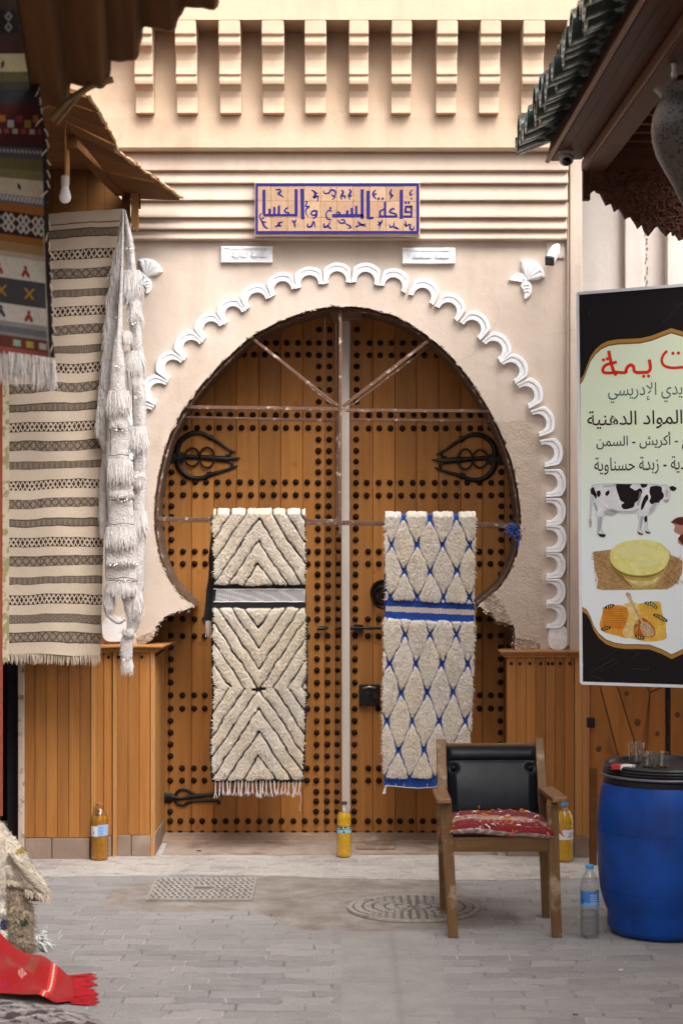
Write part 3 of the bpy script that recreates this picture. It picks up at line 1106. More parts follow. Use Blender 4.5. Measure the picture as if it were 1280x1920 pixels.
# neighbouring white building seen past the pilaster
nb = thing('white_building', 'bright white plastered building wall beyond the banner, under the tiled eave', 'building', (2.2, 11.6, 0))
mb = MB()
mb.box((1.20, 11.6, 0), (5.5, 11.9, 7.0))
obj('wall', mb, M['plaster_white'], nb)
mb = MB()
mb.box((X_(1171, 11.55), 11.54, 0), (X_(1207, 11.55), 11.598, 6.9))
obj('pilaster', mb, M['plaster_white'], nb, bevel=0.006)
mb = MB()
mb.box((X_(1248, 11.55), 11.50, 0), (X_(1330, 11.55), 11.598, 6.9))
obj('pilaster', mb, M['plaster_white'], nb, bevel=0.006)
mb = MB()
for k in range(14):
    y = 440 + k * 9 + random.uniform(-3, 3)
    mb.ball(P(1210 + random.uniform(-1, 4), y, 11.595), 0.006 * random.uniform(.5, 1.3), 0.004, 0.012 * random.uniform(.5, 1.2), 6, 4)
obj('chipped_edge', mb, M['broken'], nb)

# ================================================================== WAINSCOT (timber cladding either side of the door)
def boards(mb, x0, x1, wd, y0, y1, z0, z1, gap=0.0022):
    n = max(1, round((x1 - x0) / wd))
    for i in range(n):
        a, b_ = lerp(x0, x1, i / n), lerp(x0, x1, (i + 1) / n)
        yy = y0 + random.uniform(-.0008, .0008)
        g = gap
        mb.prism([(a + 0.0002, yy + 0.004), (a + g, yy), (b_ - g, yy), (b_ - 0.0002, yy + 0.004), (b_ - 0.0002, y1), (a + 0.0002, y1)], 'z', z0, z1)


wl_ = thing('timber_wainscot', 'honey coloured timber wainscot with pilasters to the left of the studded door', 'wainscot', (-1.3, 10.3, 0))
ZT = Z_(1222, 10.38)
yA, yB2 = 10.30, 10.38
xs = [X_(44, yA), X_(171, yA), X_(178, yA), X_(211, yB2), X_(219, yB2), X_(282, yB2)]
mb = MB()
boards(mb, xs[0], xs[1], 0.0545, yA, yA + 0.03, 0.115, ZT)
obj('board_panel', mb, M['panel'], wl_)
mb = MB()
# splayed strip, boards follow a slanting line
for i in range(2):
    a = Vector((lerp(xs[2], xs[3], i / 2), lerp(yA + 0.008, yB2, i / 2)))
    b_ = Vector((lerp(xs[2], xs[3], (i + 1) / 2) - 0.003, lerp(yA + 0.008, yB2, (i + 1) / 2)))
    mb.prism([(a.x, a.y), (b_.x, b_.y), (b_.x, b_.y + 0.03), (a.x, a.y + 0.03)], 'z', 0.115, ZT)
obj('splayed_panel', mb, M['panel'], wl_)
mb = MB()
boards(mb, xs[4], xs[5], 0.055, yB2, yB2 + 0.03, 0.115, ZT)
obj('pilaster_panel', mb, M['panel'], wl_)
xr = X_(289, yB2)
mb = MB()
# return face towards the door: boards across the depth
for i in range(7):
    a, b_ = lerp(yB2 + 0.014, YD - 0.03, i / 7), lerp(yB2 + 0.014, YD - 0.03, (i + 1) / 7) - 0.003
    mb.box((xr - 0.03, a, 0.115), (xr, b_, ZT))
obj('return_panel', mb, M['panel_trim'], wl_)
for px_, yy, in ((174.5, yA - 0.006), (215, yB2 - 0.006), (286, yB2 - 0.006)):
    mb = MB()
    x = X_(px_, yy)
    mb.tube([(x - 0.0045, yy, 0.0), (x - 0.0045, yy, ZT - 0.001)], 0.0065, 10)
    mb.tube([(x + 0.0065, yy + 0.003, 0.0), (x + 0.0065, yy + 0.003, ZT - 0.001)], 0.0045, 8)
    obj('corner_bead', mb, M['panel_trim'], wl_, smooth=True, auto=40)


def stone_run(mb, pts, z1):
    for i in range(len(pts) - 1):
        a, b_ = Vector(pts[i]), Vector(pts[i + 1])
        d = (b_ - a)
        n_ = Vector((-d.y, d.x)).normalized() * 0.03
        mb.prism([tuple(a + d.normalized() * 0.0015), tuple(b_ - d.normalized() * 0.0015), tuple(b_ + n_), tuple(a + n_)], 'z', 0.0, z1 + random.uniform(-.004, .004))


mb = MB()
stone_run(mb, [(X_(46, yA), yA - 0.004), (X_(97, yA), yA - 0.004), (X_(168, yA), yA - 0.004)], 0.112)
stone_run(mb, [(X_(180, yA), yA + 0.004), (X_(210, yB2), yB2 - 0.004)], 0.112)
stone_run(mb, [(X_(219, yB2), yB2 - 0.006), (X_(246, yB2), yB2 - 0.006), (xr + 0.004, yB2 - 0.006), (xr + 0.004, 10.65), (xr + 0.004, YD - 0.03)], 0.112)
obj('plinth', mb, M['stone'], wl_, bevel=0.005)


def ledge_poly(path, out):
    """offset an open plan line to the front side by out"""
    res = []
    for i, p in enumerate(path):
        p = Vector(p)
        d0 = (p - Vector(path[i - 1])).normalized() if i > 0 else None
        d1 = (Vector(path[i + 1]) - p).normalized() if i < len(path) - 1 else None
        n0 = Vector((d0.y, -d0.x)) if d0 is not None else None
        n1 = Vector((d1.y, -d1.x)) if d1 is not None else None
        if n0 is None:
            n = n1
        elif n1 is None:
            n = n0
        else:
            n = (n0 + n1).normalized()
            n = n / max(0.4, n.dot(n0))
        res.append(p + n * out)
    return res


def ledge(path, z0, steps, parent, back):
    b_ = MB()
    for (za, zb, out) in steps:
        off = ledge_poly(path, out)
        pl_ = [tuple(p) for p in off] + [(path[-1][0], back), (path[0][0], back)]
        b_.prism(pl_, 'z', z0 + za, z0 + zb)
    return obj('ledge', b_, M['shelf'], parent, bevel=0.003)


ledge([(X_(30, yA), yA), (X_(172, yA), yA), (X_(213, yB2), yB2), (xr, yB2), (xr + 0.03, 10.72)], ZT, ((0.0, 0.013, 0.022), (0.0132, 0.024, 0.040), (0.0242, 0.034, 0.055)), wl_, YW + 0.12)
mb = MB()
zn = ZT - 0.028
for px_ in (185, 204, 223, 266):
    yy = yA if px_ < 190 else yB2
    mb.ball((X_(px_, yB2), (10.345 if px_ in (185,) else yB2) - 0.004 if px_ != 204 else 10.362, zn), 0.0085, 0.007, 0.0085, 10, 6)
for k in range(7):
    mb.ball((xr + 0.002, lerp(yB2 + 0.04, YD - 0.07, k / 6), zn + 0.004), 0.007, 0.0085, 0.0085, 10, 6)
obj('nail_heads', mb, M['stud'], wl_, smooth=True)

wr = thing('timber_wainscot', 'honey coloured timber wainscot to the right of the studded door, behind the armchair', 'wainscot', (1.1, 10.38, 0))
x0, x1 = X_(950, yB2), X_(1076, yB2)
mb = MB()
boards(mb, x0, x1, 0.052, yB2, yB2 + 0.03, 0.115, ZT)
obj('board_panel', mb, M['panel'], wr)
mb = MB()
boards(mb, X_(1078, 10.35), X_(1104, 10.35), 0.038, 10.35, 10.41, 0.115, ZT)
obj('pilaster_panel', mb, M['panel_trim'], wr)
mb = MB()
mb.prism([(x0 - 0.001, yB2 + 0.01), (x0 - 0.001, yB2 + 0.05), (0.925, YD - 0.03), (0.905, YD - 0.03)], 'z', 0.0, ZT)
obj('return_panel', mb, M['panel'], wr)
mb = MB()
stone_run(mb, [(x0, yB2 - 0.006), (X_(1010, yB2), yB2 - 0.006), (x1, yB2 - 0.006)], 0.11)
stone_run(mb, [(X_(1077, 10.34), 10.343), (X_(1105, 10.34), 10.343)], 0.115)
obj('plinth', mb, M['stone'], wr, bevel=0.005)
ledge([(x0, yB2 + 0.1), (x0, yB2), (x1, yB2), (X_(1079, 10.35), 10.35), (X_(1106, 10.35), 10.35)], ZT - 0.028, ((0.0, 0.013, 0.018), (0.0132, 0.024, 0.030), (0.0242, 0.034, 0.040)), wr, YW + 0.1)
mb = MB()
for px_ in (958, 974, 993, 1013, 1027, 1035, 1050, 1068):
    mb.ball((X_(px_, yB2), yB2 - 0.003, ZT - 0.062), 0.0085, 0.007, 0.0085, 10, 6)
obj('nail_heads', mb, M['stud'], wr, smooth=True)

# ================================================================== STUDDED DOUBLE DOOR
def stud_mesh():
    b_ = MB()
    b_.lathe([(0.0172, 0.0), (0.0164, 0.006), (0.0118, 0.014), (0.0052, 0.0195), (0.0, 0.0205)], (0, 0, 0), 10)
    b_.v = [(x, -z, y) for x, y, z in b_.v]
    return b_


ysall = [618, 643, 666, 687, 710, 731, 753, 778, 803, 824, 845, 865, 885, 905, 928, 949, 969, 991, 1012, 1034, 1057, 1077, 1098, 1121, 1142, 1161, 1192, 1214, 1236, 1257, 1280, 1304, 1329, 1352, 1374, 1396, 1418, 1441, 1464, 1485, 1503, 1522, 1540, 1563]
yedge = [y for y in ysall if y > 880 and y not in (1098, 1121, 1142, 1485, 1503)]


def drift(x, y):
    return x + (x - 640) * 0.0 - (y - 618) * 0.006


SL, SR = [], []
for y in ysall:
    SL += [(598, y), (618, y)]
    SR += [(669, y)]
    if y > 980:
        SL.append((637, y))
for y in yedge:
    SL.append((321, y))
    SR.append((939, y))
for y in (905, 928, 949, 969, 991, 1012):
    SL.append((303, y))
    SR.append((959, y))
SL += [(x, 643) for x in (577, 557, 536, 516, 497)] + [(x, 665) for x in (577, 557, 537, 516, 495, 475, 456)]
SL += [(x, 778) for x in (369, 391, 410, 431, 452, 473, 494, 516, 535, 556, 577)] + [(x, 802) for x in (347, 369, 391, 410, 431, 452, 473, 494, 516, 535, 556, 577)]
SL += [(x, y) for y in (904, 928) for x in (343, 366, 386, 407, 428, 449, 470, 492, 513, 534, 554, 575)]
SL += [(x, y) for y in (1034, 1057, 1161, 1193, 1304, 1329, 1441, 1464) for x in (343, 365, 385, 577)]
SL += [(x, y) for y in (1540, 1563) for x in (340, 362, 381, 404, 425, 446, 467, 488, 509, 530, 552, 573)]
SR += [(x, 643) for x in (691, 711, 732, 753, 775)] + [(x, 666) for x in (691, 711, 732, 753, 774, 794, 817)]
SR += [(x, 778) for x in (690, 710, 731, 753, 774, 793, 816, 834, 858, 880, 899)] + [(x, 803) for x in (690, 710, 731, 753, 774, 793, 816, 834, 858, 880, 899, 918)]
SR += [(x, y) for y in (905, 929) for x in (689, 709, 730, 751, 773, 791, 814, 833, 855, 875, 898, 920)]
SR += [(x, y) for y in (1034, 1057, 1161, 1193) for x in (690, 710, 898, 919)]
SR += [(710, 1329)] + [(x, y) for y in (1304, 1329) for x in (900, 921)] + [(x, y) for y in (1441, 1464) for x in (692, 712)]
SR += [(x, y) for y in (1540, 1563) for x in (691, 712, 733, 752, 773, 794, 815)]

leafL = thing('studded_door', 'left leaf of the honey wood double door, behind the zigzag rug', 'door', (X_(470, YD), YD, 0))
leafR = thing('studded_door', 'right leaf of the honey wood double door, with the black lock box', 'door', (X_(800, YD), YD, 0))
for leaf, ed in ((leafL, [275, 317, 359, 401, 443, 485, 526, 567, 609, 630, 642]), (leafR, [644, 656, 698.5, 740, 780.6, 822, 863.6, 904, 945, 985])):
    mb = MB()
    for i in range(len(ed) - 1):
        a, b_ = X_(ed[i], YD), X_(ed[i + 1], YD)
        yy = YD + random.uniform(-.001, .001) - (0.010 if (ed[i] in (630, 644)) else 0)
        mb.prism([(a + 0.0003, yy + 0.005), (a + 0.003, yy), (b_ - 0.003, yy), (b_ - 0.0003, yy + 0.005), (b_ - 0.0003, YD + 0.05), (a + 0.0003, YD + 0.05)], 'z', 0.032, 3.02)
    obj('planks', mb, M['door'], leaf)
sp = None
for leaf, lst in ((leafL, SL), (leafR, SR)):
    lst2 = []
    for (x, y) in lst:
        x2 = x - (y - 618) * 0.006 if (590 < x < 690) else x - (y - 1034) * 0.004
        lst2.append((x2, y))
    hid = lambda q: (404 < q[0] < 566 and 975 < q[1] < 1455) or (728 < q[0] < 880 and 980 < q[1] < 1470)
    vis = [q for q in lst2 if not hid(q)]
    for k, q in enumerate(vis):
        p = P(q[0], q[1], YD)
        if k < 100:
            if sp is None:
                sp = obj('stud', stud_mesh(), M['stud'], leaf, local=True)
                sp.data.polygons.foreach_set('use_smooth', [False] * len(sp.data.polygons))
                o = sp
            else:
                o = dup(sp, leaf)
            o.location = (p.x - leaf.location.x, 0.0, p.z)
            o.rotation_euler = (0, random.uniform(0, 1), 0)
            s_ = random.uniform(.93, 1.05)
            o.scale = (s_, s_, s_)
    mb = MB()
    sm = stud_mesh()
    for q in vis[100:]:
        p = P(q[0], q[1], YD)
        mb.add([(x + p.x, y + YD, z + p.z) for x, y, z in sm.v], sm.f)
    if vis[100:]:
        o = obj('stud', mb, M['stud'], leaf)
        o['kind'] = 'stuff'


def hinge(leaf, px0, py0, s_, flip=1, slim=False):
    """forged claw hinge: strap, open ring with pincers, figure of eight, spear"""
    y = YD - 0.012
    Q = lambda a, b_, dy=0.0: P(px0 + flip * a * s_, py0 + b_ * s_, y + dy)
    b_ = MB()
    fl = ((0, 1, 0), 0.55)
    if not slim:
        top = spline([Q(6, 4), Q(2, -12), Q(10, -30), Q(28, -42), Q(46, -43), Q(62, -36), Q(78, -27), Q(96, -14), Q(112, -6)], 6)
        rad = [lerp(0.017, 0.005, max(0, (i / (len(top) - 1)) * 1.15 - .15)) * s_ for i in range(len(top))]
        b_.tube(top, rad, 8, flat=fl)
        bot = spline([Q(6, 0), Q(4, 16), Q(14, 32), Q(30, 41), Q(48, 41), Q(66, 34), Q(84, 29), Q(100, 24), Q(115, 18)], 6)
        b_.tube(bot, rad, 8, flat=fl)
        b_.tube([Q(62, -37), Q(68, -33)], 0.016, 8, flat=fl)
        b_.tube([Q(58, 36), Q(68, 33)], 0.016, 8, flat=fl)
        b_.tube([Q(100, -12), Q(104, -9), Q(101, -2), Q(92, 0)], 0.008, 8, flat=fl)
        b_.tube([Q(104, 21), Q(106, 15), Q(100, 9), Q(92, 9)], 0.008, 8, flat=fl)
        b_.tube([Q(-24, 3), Q(14, 3)], 0.030, 4, flat=((0, 1, 0), 0.35))
        b_.tube([Q(0, 0), Q(40, 2), Q(70, 4), Q(95, 6), Q(121, 4)], [0.014, 0.012, 0.016, 0.017, 0.003], 8, flat=fl)
        e1 = [Q(30 + 14 * math.cos(t_), 2 + 17 * math.sin(t_), -0.006) for t_ in [2 * math.pi * k / 22 for k in range(22)]]
        b_.tube(e1, 0.0058, 6, closed=True)
        e2 = [Q(58 + 14 * math.cos(t_), 3 + 19 * math.sin(t_), -0.006) for t_ in [2 * math.pi * k / 22 for k in range(22)]]
        b_.tube(e2, 0.0058, 6, closed=True)
    else:
        b_.tube([Q(-16, 0), Q(0, 0)], 0.028, 6, flat=((0, 1, 0), 0.35))
        b_.tube([Q(0, 0), Q(14, 2), Q(40, -2), Q(96, -6)], [0.020, 0.010, 0.013, 0.009], 8, flat=fl)
        b_.tube(spline([Q(4, 0), Q(12, -12), Q(24, -15), Q(36, -9), Q(52, -5), Q(96, -8)], 5), 0.008, 8, flat=fl)
        b_.tube(spline([Q(4, 0), Q(10, 11), Q(22, 14), Q(34, 8), Q(58, 6), Q(86, 7), Q(88, 13)], 5), 0.008, 8, flat=fl)
    obj('strap_hinge', b_, M['iron'], leaf, smooth=True, auto=50)


hinge(leafL, 330, 855, 1.0, 1)
hinge(leafR, 930, 858, 1.0, -1)
hinge(leafL, 322, 1496, 1.0, 1, slim=True)
# lock box, bolt, ring handle
mb = MB()
a, b_ = P(673, 1283, YD), P(712, 1323, YD)
mb.box((a.x, YD - 0.035, b_.z), (b_.x, YD - 0.001, a.z))
lock = obj('lock_box', mb, M['iron'], leafR, bevel=0.003)
mb = MB()
mb.tube([P(680, 1291, YD - 0.037), P(692, 1288, YD - 0.040), P(705, 1290, YD - 0.037)], 0.006, 8)
obj('lock_shield', mb, slab_mat('worn_bare_steel', (0.42, 0.33, 0.25), 0.4, 0.7), lock, smooth=True)
mb = MB()
for q in ((677, 1287), (708, 1287), (677, 1319), (708, 1319)):
    mb.ball(P(*q, YD - 0.036), 0.004, 0.003, 0.004, 8, 4)
for q in ((695, 1302), (701, 1308)):
    mb.tube([P(q[0], q[1], YD - 0.035), P(q[0], q[1], YD - 0.05)], 0.007, 8)
obj('rivets', mb, M['iron'], lock, smooth=True)
mb = MB()
mb.tube([P(628, 1178, YD - 0.03), P(740, 1178, YD - 0.03)], 0.0085, 10)
mb.box(tuple(P(663, 1187, YD - 0.035)), tuple(P(681, 1171, YD - 0.002)))
obj('sliding_bolt', mb, M['iron'], leafR, smooth=True, auto=40)
mb = MB()
mb.tube([P(594, 1178, YD - 0.03), P(609, 1178, YD - 0.03)], 0.012, 8)
mb.tube([P(612, 1178, YD - 0.02), P(612, 1178, YD - 0.04)], 0.010, 8)
obj('bolt_keeper', mb, M['iron'], leafL, smooth=True, auto=40)
mb = MB()
hc = P(718, 1111, YD)
rings = []
for r_, d in ((0.071, 0.0), (0.072, 0.012), (0.062, 0.022), (0.045, 0.018), (0.03, 0.022), (0.0, 0.034)):
    rings.append((r_, d))
tmp = MB()
tmp.lathe(rings, (0, 0, 0), 28)
mb.add([(hc.x + x, YD - 0.001 - z, hc.z + y) for x, y, z in tmp.v], tmp.f)
mb.tube([hc + Vector((0.055 * math.cos(t_), -0.032, -0.025 + 0.058 * math.sin(t_))) for t_ in [2 * math.pi * k / 24 for k in range(24)]], 0.008, 8, closed=True)
obj('ring_knocker', mb, slab_mat('polished_dark_iron', (0.03, 0.018, 0.016), 0.25, 0.8), leafR, smooth=True, auto=50)

t = thing('door_sill', 'worn pale timber sill along the foot of the double door', 'sill', (0, 10.85, 0))
mb = MB()
mb.prism([(10.80, 0.0), (10.80, 0.016), (10.94, 0.03), (11.05, 0.03), (11.05, 0.0)], 'x', X_(305, 10.9), X_(936, 10.9))
obj('sill_board', mb, M['sill'], t, bevel=0.004)
mb = MB()
mb.prism([(10.42, 0.0045), (10.42, 0.007), (10.795, 0.012), (10.795, 0.0045)], 'x', X_(312, 10.7), X_(926, 10.7))
obj('worn_apron', mb, mat('dirty_threshold', (0.33, 0.25, 0.20), 0.9, 0.3, 8, 0.7, 50, c2=(0.22, 0.15, 0.11), c2lo=0.5, c2hi=0.65, c2scale=6, bdist=0.01), t)
for pa, pb, yy, lab in (((683, 1592), (736, 1593), 10.72, 'short loose wood batten on the threshold beside the centre oil bottle, the rear of two'), ((668, 1604), (740, 1606), 10.56, 'long loose wood batten on the threshold behind the centre oil bottle, the front of two')):
    mb = MB()
    p, q = P(pa[0], pa[1], yy), P(pb[0], pb[1], yy)
    mb.beam((p.x, yy, 0.018), (q.x, yy + 0.01, 0.018), 0.05, 0.016)
    o = obj('loose_batten', mb, M['sill'], None, bevel=0.003, loc=((p.x + q.x) / 2, yy, 0.01))
    tag(o, lab, 'batten')

# whitewashed timber prop
t = thing('timber_prop', 'whitewashed square timber post standing upright in the middle of the arch', 'post', (X_(648, 10.86), 10.86, 0))
mb = MB()
mb.hexa([(X_(641, 10.86), 10.84, 0.016), (X_(656.5, 10.86), 10.84, 0.016), (X_(656.5, 10.86), 10.885, 0.03), (X_(641, 10.86), 10.885, 0.03)],
        [(X_(639, 10.86), 10.84, Z_(601, 10.86)), (X_(654.5, 10.86), 10.84, Z_(601, 10.86)), (X_(654.5, 10.86), 10.885, Z_(601, 10.86)), (X_(639, 10.86), 10.885, Z_(601, 10.86))])
obj('shaft', mb, M['post'], t, bevel=0.003)
mb = MB()
mb.prism([(X_(616, 10.8), Z_(586, 10.8)), (X_(681, 10.8), Z_(586, 10.8)), (X_(678, 10.8), Z_(600, 10.8)), (X_(622, 10.8), Z_(600, 10.8))], 'y', 10.72, 10.9)
obj('head_block', mb, mat('brown_painted_block', (0.22, 0.13, 0.10), 0.7, 0.3, 20), t, bevel=0.004)

# ================================================================== IRON GRILLE IN THE ARCH
gr = thing('iron_grille', 'rusty iron grille of flat bars and diagonals set in the horseshoe arch', 'grille', (0, 10.5, 1.3))
mb = MB()
path = [Vector(p) for p in (L_out[::-1] + R_out[1:])]
path = spline(path, 5)
ctr = Vector((636, 900))
ins = []
for i, p in enumerate(path):
    d = (path[min(i + 1, len(path) - 1)] - path[max(i - 1, 0)]).normalized()
    nrm = Vector((-d.y, d.x))
    ins.append((p, nrm))
vs, fs = [], []
YG0, YG1 = 10.515, 10.56
for (p, nrm) in ins:
    a = p + nrm * 3.0
    b2 = p + nrm * 6.5
    for q, yy in ((a, YG0), (b2, YG0), (b2, YG1), (a, YG1)):
        x, z = to_xz(q)
        vs.append((x, yy, z))
for i in range(len(ins) - 1):
    for k in range(4):
        l = (k + 1) % 4
        fs.append((i * 4 + k, i * 4 + l, (i + 1) * 4 + l, (i + 1) * 4 + k))
fs += [(0, 1, 2, 3), tuple((len(ins) - 1) * 4 + k for k in (3, 2, 1, 0))]
mb.add(vs, fs)
mb.beam(P(361, 1138, 10.53), P(312, 1150, 10.53), 0.03, 0.014)
mb.beam(P(897, 1136, 10.53), P(930, 1146, 10.53), 0.03, 0.014)
obj('arch_frame', mb, M['rust'], gr)


def bar(name, a, b_, y, th=0.014, dp=0.016):
    m_ = MB()
    m_.beam(P(a[0], a[1], y), P(b_[0], b_[1], y), dp, th)
    return obj(name, m_, M['rust'], gr, bevel=0.002)


YG = 10.50
bar('rail', (343, 763), (634, 767), YG, 0.018)
bar('rail', (641, 769), (938, 771), YG, 0.017)
bar('rail', (348, 782), (630, 789), 10.57, 0.014)
bar('rail', (656, 787), (920, 789), 10.57, 0.013)
bar('rail', (296, 972), (634, 977), YG, 0.018)
bar('rail', (641, 979), (976, 984), YG, 0.018)
bar('rail', (300, 976), (972, 989), 10.575, 0.012)
bar('diagonal_bar', (470, 632), (633, 761), YG, 0.016)
bar('diagonal_bar', (806, 636), (643, 762), YG, 0.018)
bar('diagonal_bar', (484, 642), (622, 758), 10.57, 0.012)
bar('diagonal_bar', (806, 648), (657, 762), 10.57, 0.010)
bar('upright_bar', (638, 574), (637.5, 1003), YG + 0.008, 0.016, 0.02)
bar('upright_bar', (632, 780), (632, 985), 10.58, 0.010, 0.012)

# blue cord knot on the grille
kn = MB()
for i in range(26):
    c0 = P(962, 993, YG - 0.02)
    pts = [c0 + Vector((random.gauss(0, .012), random.uniform(-.02, .02), random.gauss(0, .012)))]
    d = Vector((random.gauss(0, .7), random.uniform(-.3, .3), random.gauss(-.1, .9))).normalized()
    for k in range(5):
        d = (d + Vector((random.gauss(0, .5), random.gauss(0, .3), random.gauss(-.1, .5)))).normalized()
        pts.append(pts[-1] + d * random.uniform(.006, .013))
    kn.tube(pts, 0.0022, 5)
for i in range(5):
    kn.tube([P(968 + i, 985 + i * 3, YG - .015), P(972 + random.uniform(-2, 3), 1010, YG - .02), P(968 + random.uniform(-4, 3), 1024 + i * 3, YG - .015)], 0.002, 5)
o = obj('cord_knot', kn, mat('blue_nylon_cord', (0.02, 0.09, 0.42), 0.6, 0.3, 60), None, smooth=True, loc=P(962, 1003, YG - .02))
tag(o, 'frayed bright blue cord knotted round the right end of the lower grille rail', 'cord')

# ================================================================== RUGS HANGING ON THE GRILLE
M['pile'] = attr_mat('wool_pile', 0.95, 0.30, 260, 0.5, 0.3)
M['weave'] = attr_mat('flat_weave', 0.92, 0.22, 330, 0.35, 0.1)
M['black_wool'] = mat('black_wool_ground', (0.012, 0.010, 0.012), 0.95, 0.4, 60, 0.6, 150)
M['blue_wool'] = mat('blue_wool_ground', (0.012, 0.062, 0.30), 0.92, 0.3, 30, 0.6, 170)


def strands(starts, length, r, droop=0.0, jit_=0.3, seg=4, out=None, col=None):
    """a bunch of thin hanging threads as tapered three-sided tubes; returns an MB"""
    b_ = out or MB()
    for p in starts:
        p = Vector(p)
        L = length * random.uniform(.75, 1.2)
        d = Vector((random.gauss(0, jit_), random.gauss(0, jit_ * .6), -1)).normalized()
        pts = [p]
        for k in range(seg):
            d = (d + Vector((random.gauss(0, jit_ * .5), random.gauss(0, jit_ * .4), -0.25))).normalized()
            pts.append(pts[-1] + d * L / seg)
        b_.tube(pts, [r] * seg + [r * 0.5], 4, caps=False)
    return b_


def shag(root, name, xl, xr, y_top, y_bot, Y, mask_fn, base_col, pile_col, thick, seed, band=None, tufts=9000, step=1.15, tone=0.12, wob=1.5):
    r_ = np.random.default_rng(seed)
    wpx = max(xr(y) - xl(y) for y in np.linspace(y_top, y_bot, 20))
    nw, nh = int(wpx / step), int((y_bot - y_top) / step)
    wrap = 12
    V = np.linspace(y_top, y_bot, nh)
    U = np.linspace(0, 1, nw)
    ew = vnoise(nh, 2, 14, r_) * wob
    XLa = np.array([xl(y) for y in V]) + ew[:, 0]
    XRa = np.array([xr(y) for y in V]) + ew[:, 1]
    PX = XLa[:, None] + (XRa - XLa)[:, None] * U[None, :]
    PY = np.repeat(V[:, None], nw, 1)
    wx, wy = vnoise(nh, nw, 9, r_) * 1.5 + vnoise(nh, nw, 28, r_) * 1.6, vnoise(nh, nw, 9, r_) * 1.5 + vnoise(nh, nw, 28, r_) * 1.6
    m = mask_fn(PX + wx, PY + wy).astype(float)
    prof = np.clip(blur(m, 1) * 1.3 - 0.12, 0, 1)
    wide = blur(m, 5)
    h = thick * (prof ** 0.7) * (0.55 + 0.45 * wide)
    n1, n2, n3 = vnoise(nh, nw, 2.0, r_), vnoise(nh, nw, 5.0, r_), vnoise(nh, nw, 1.3, r_)
    n4 = vnoise(nh, nw * 4, 6.0, r_)[:, ::4]
    h = h + prof * (n1 * 0.0014 + n2 * 0.0010 + n3 * 0.0014 + r_.uniform(-1, 1, (nh, nw)) * 0.0016)
    s = F / Y
    yy = Y - h + vnoise(nh, nw, 60, r_) * 0.003
    Xw = (PX - 640) / s + prof * n1 * 0.0012
    Zw = CAM_Z + (960 - PY) / s + prof * n3 * 0.002
    pos = np.stack([Xw, yy, Zw], -1)
    cvar = 1 + tone * (0.6 * vnoise(nh, nw, 22, r_) + 0.7 * n2 * 0.6 + 0.5 * n4) + 0.10 * r_.uniform(-1, 1, (nh, nw))
    pc = np.array(pile_col)[None, None, :] * cvar[..., None]
    warm = vnoise(nh, nw, 45, r_)[..., None]
    pc = pc * (1 + warm * np.array([0.03, 0.0, -0.07])[None, None, :])
    bc = np.array(base_col)[None, None, :] * (1 + 0.3 * r_.uniform(-1, 1, (nh, nw)))[..., None]
    k = np.clip((prof - 0.25) * 3, 0, 1)[..., None]
    col = bc * (1 - k) + pc * k
    if band is not None:
        col, pos = band(PX, PY, col, pos)
    # over the rail: wrap the first rows backwards
    th = np.linspace(np.pi * 0.95, 0.0, wrap)
    top = pos[:1].repeat(wrap, 0).copy()
    rr = 0.016
    for i, t_ in enumerate(th):
        hh = h[0] * 0.8
        top[i, :, 1] = (Y + rr) - (rr + hh) * math.cos(t_)
        top[i, :, 2] = pos[0, :, 2] + (rr + hh) * math.sin(t_) * 0.9 - 0.004 * (i < 2)
    pos = np.concatenate([top[:-1], pos])
    col = np.concatenate([col[:1].repeat(wrap - 1, 0), col])
    # tufts of yarn standing out of the pile
    ev, ef, ec = [], [], []
    ii = r_.integers(0, nh, tufts * 2)
    jj = r_.integers(0, nw, tufts * 2)
    ok = prof[ii, jj] > 0.5
    for i, j in zip(ii[ok][:tufts], jj[ok][:tufts]):
        p = pos[i + wrap - 1, j]
        a = r_.uniform(0, math.pi)
        wd = r_.uniform(.0014, .0028)
        ln = r_.uniform(.005, .012)
        edge = (U[j] - 0.5) * 2
        ox = r_.normal(0, .45) + (edge ** 7) * 1.1
        o = len(ev)
        dx, dz = math.cos(a) * wd, math.sin(a) * wd
        ev += [(p[0] - dx, p[1] + 0.001, p[2] - dz), (p[0] + dx, p[1] + 0.001, p[2] + dz), (p[0] + ox * ln, p[1] - ln * r_.uniform(.35, .9), p[2] + ln * r_.normal(-.35, .45))]
        ef.append((o, o + 1, o + 2))
        c_ = col[i + wrap - 1, j] * r_.uniform(.85, 1.16)
        ec += [c_, c_, c_]
    grid_obj(name, pos, M['pile'], root, col, True, extra=(ev, ef, ec))


# ---- zigzag rug
rz = thing('shag_rug', 'cream shag rug with black zigzag grooves and knotted fringe, hung on the grille', 'rug', P(485, 965, 10.475), 'shag rugs hung on the arch grille')
YR = 10.474
xlL = lambda y: interp([(960, 400), (1060, 402), (1100, 405), (1140, 401), (1240, 401), (1330, 402), (1400, 397), (1465, 401)], y)
xrL = lambda y: interp([(960, 571), (1100, 571), (1240, 573), (1350, 570), (1465, 566)], y)


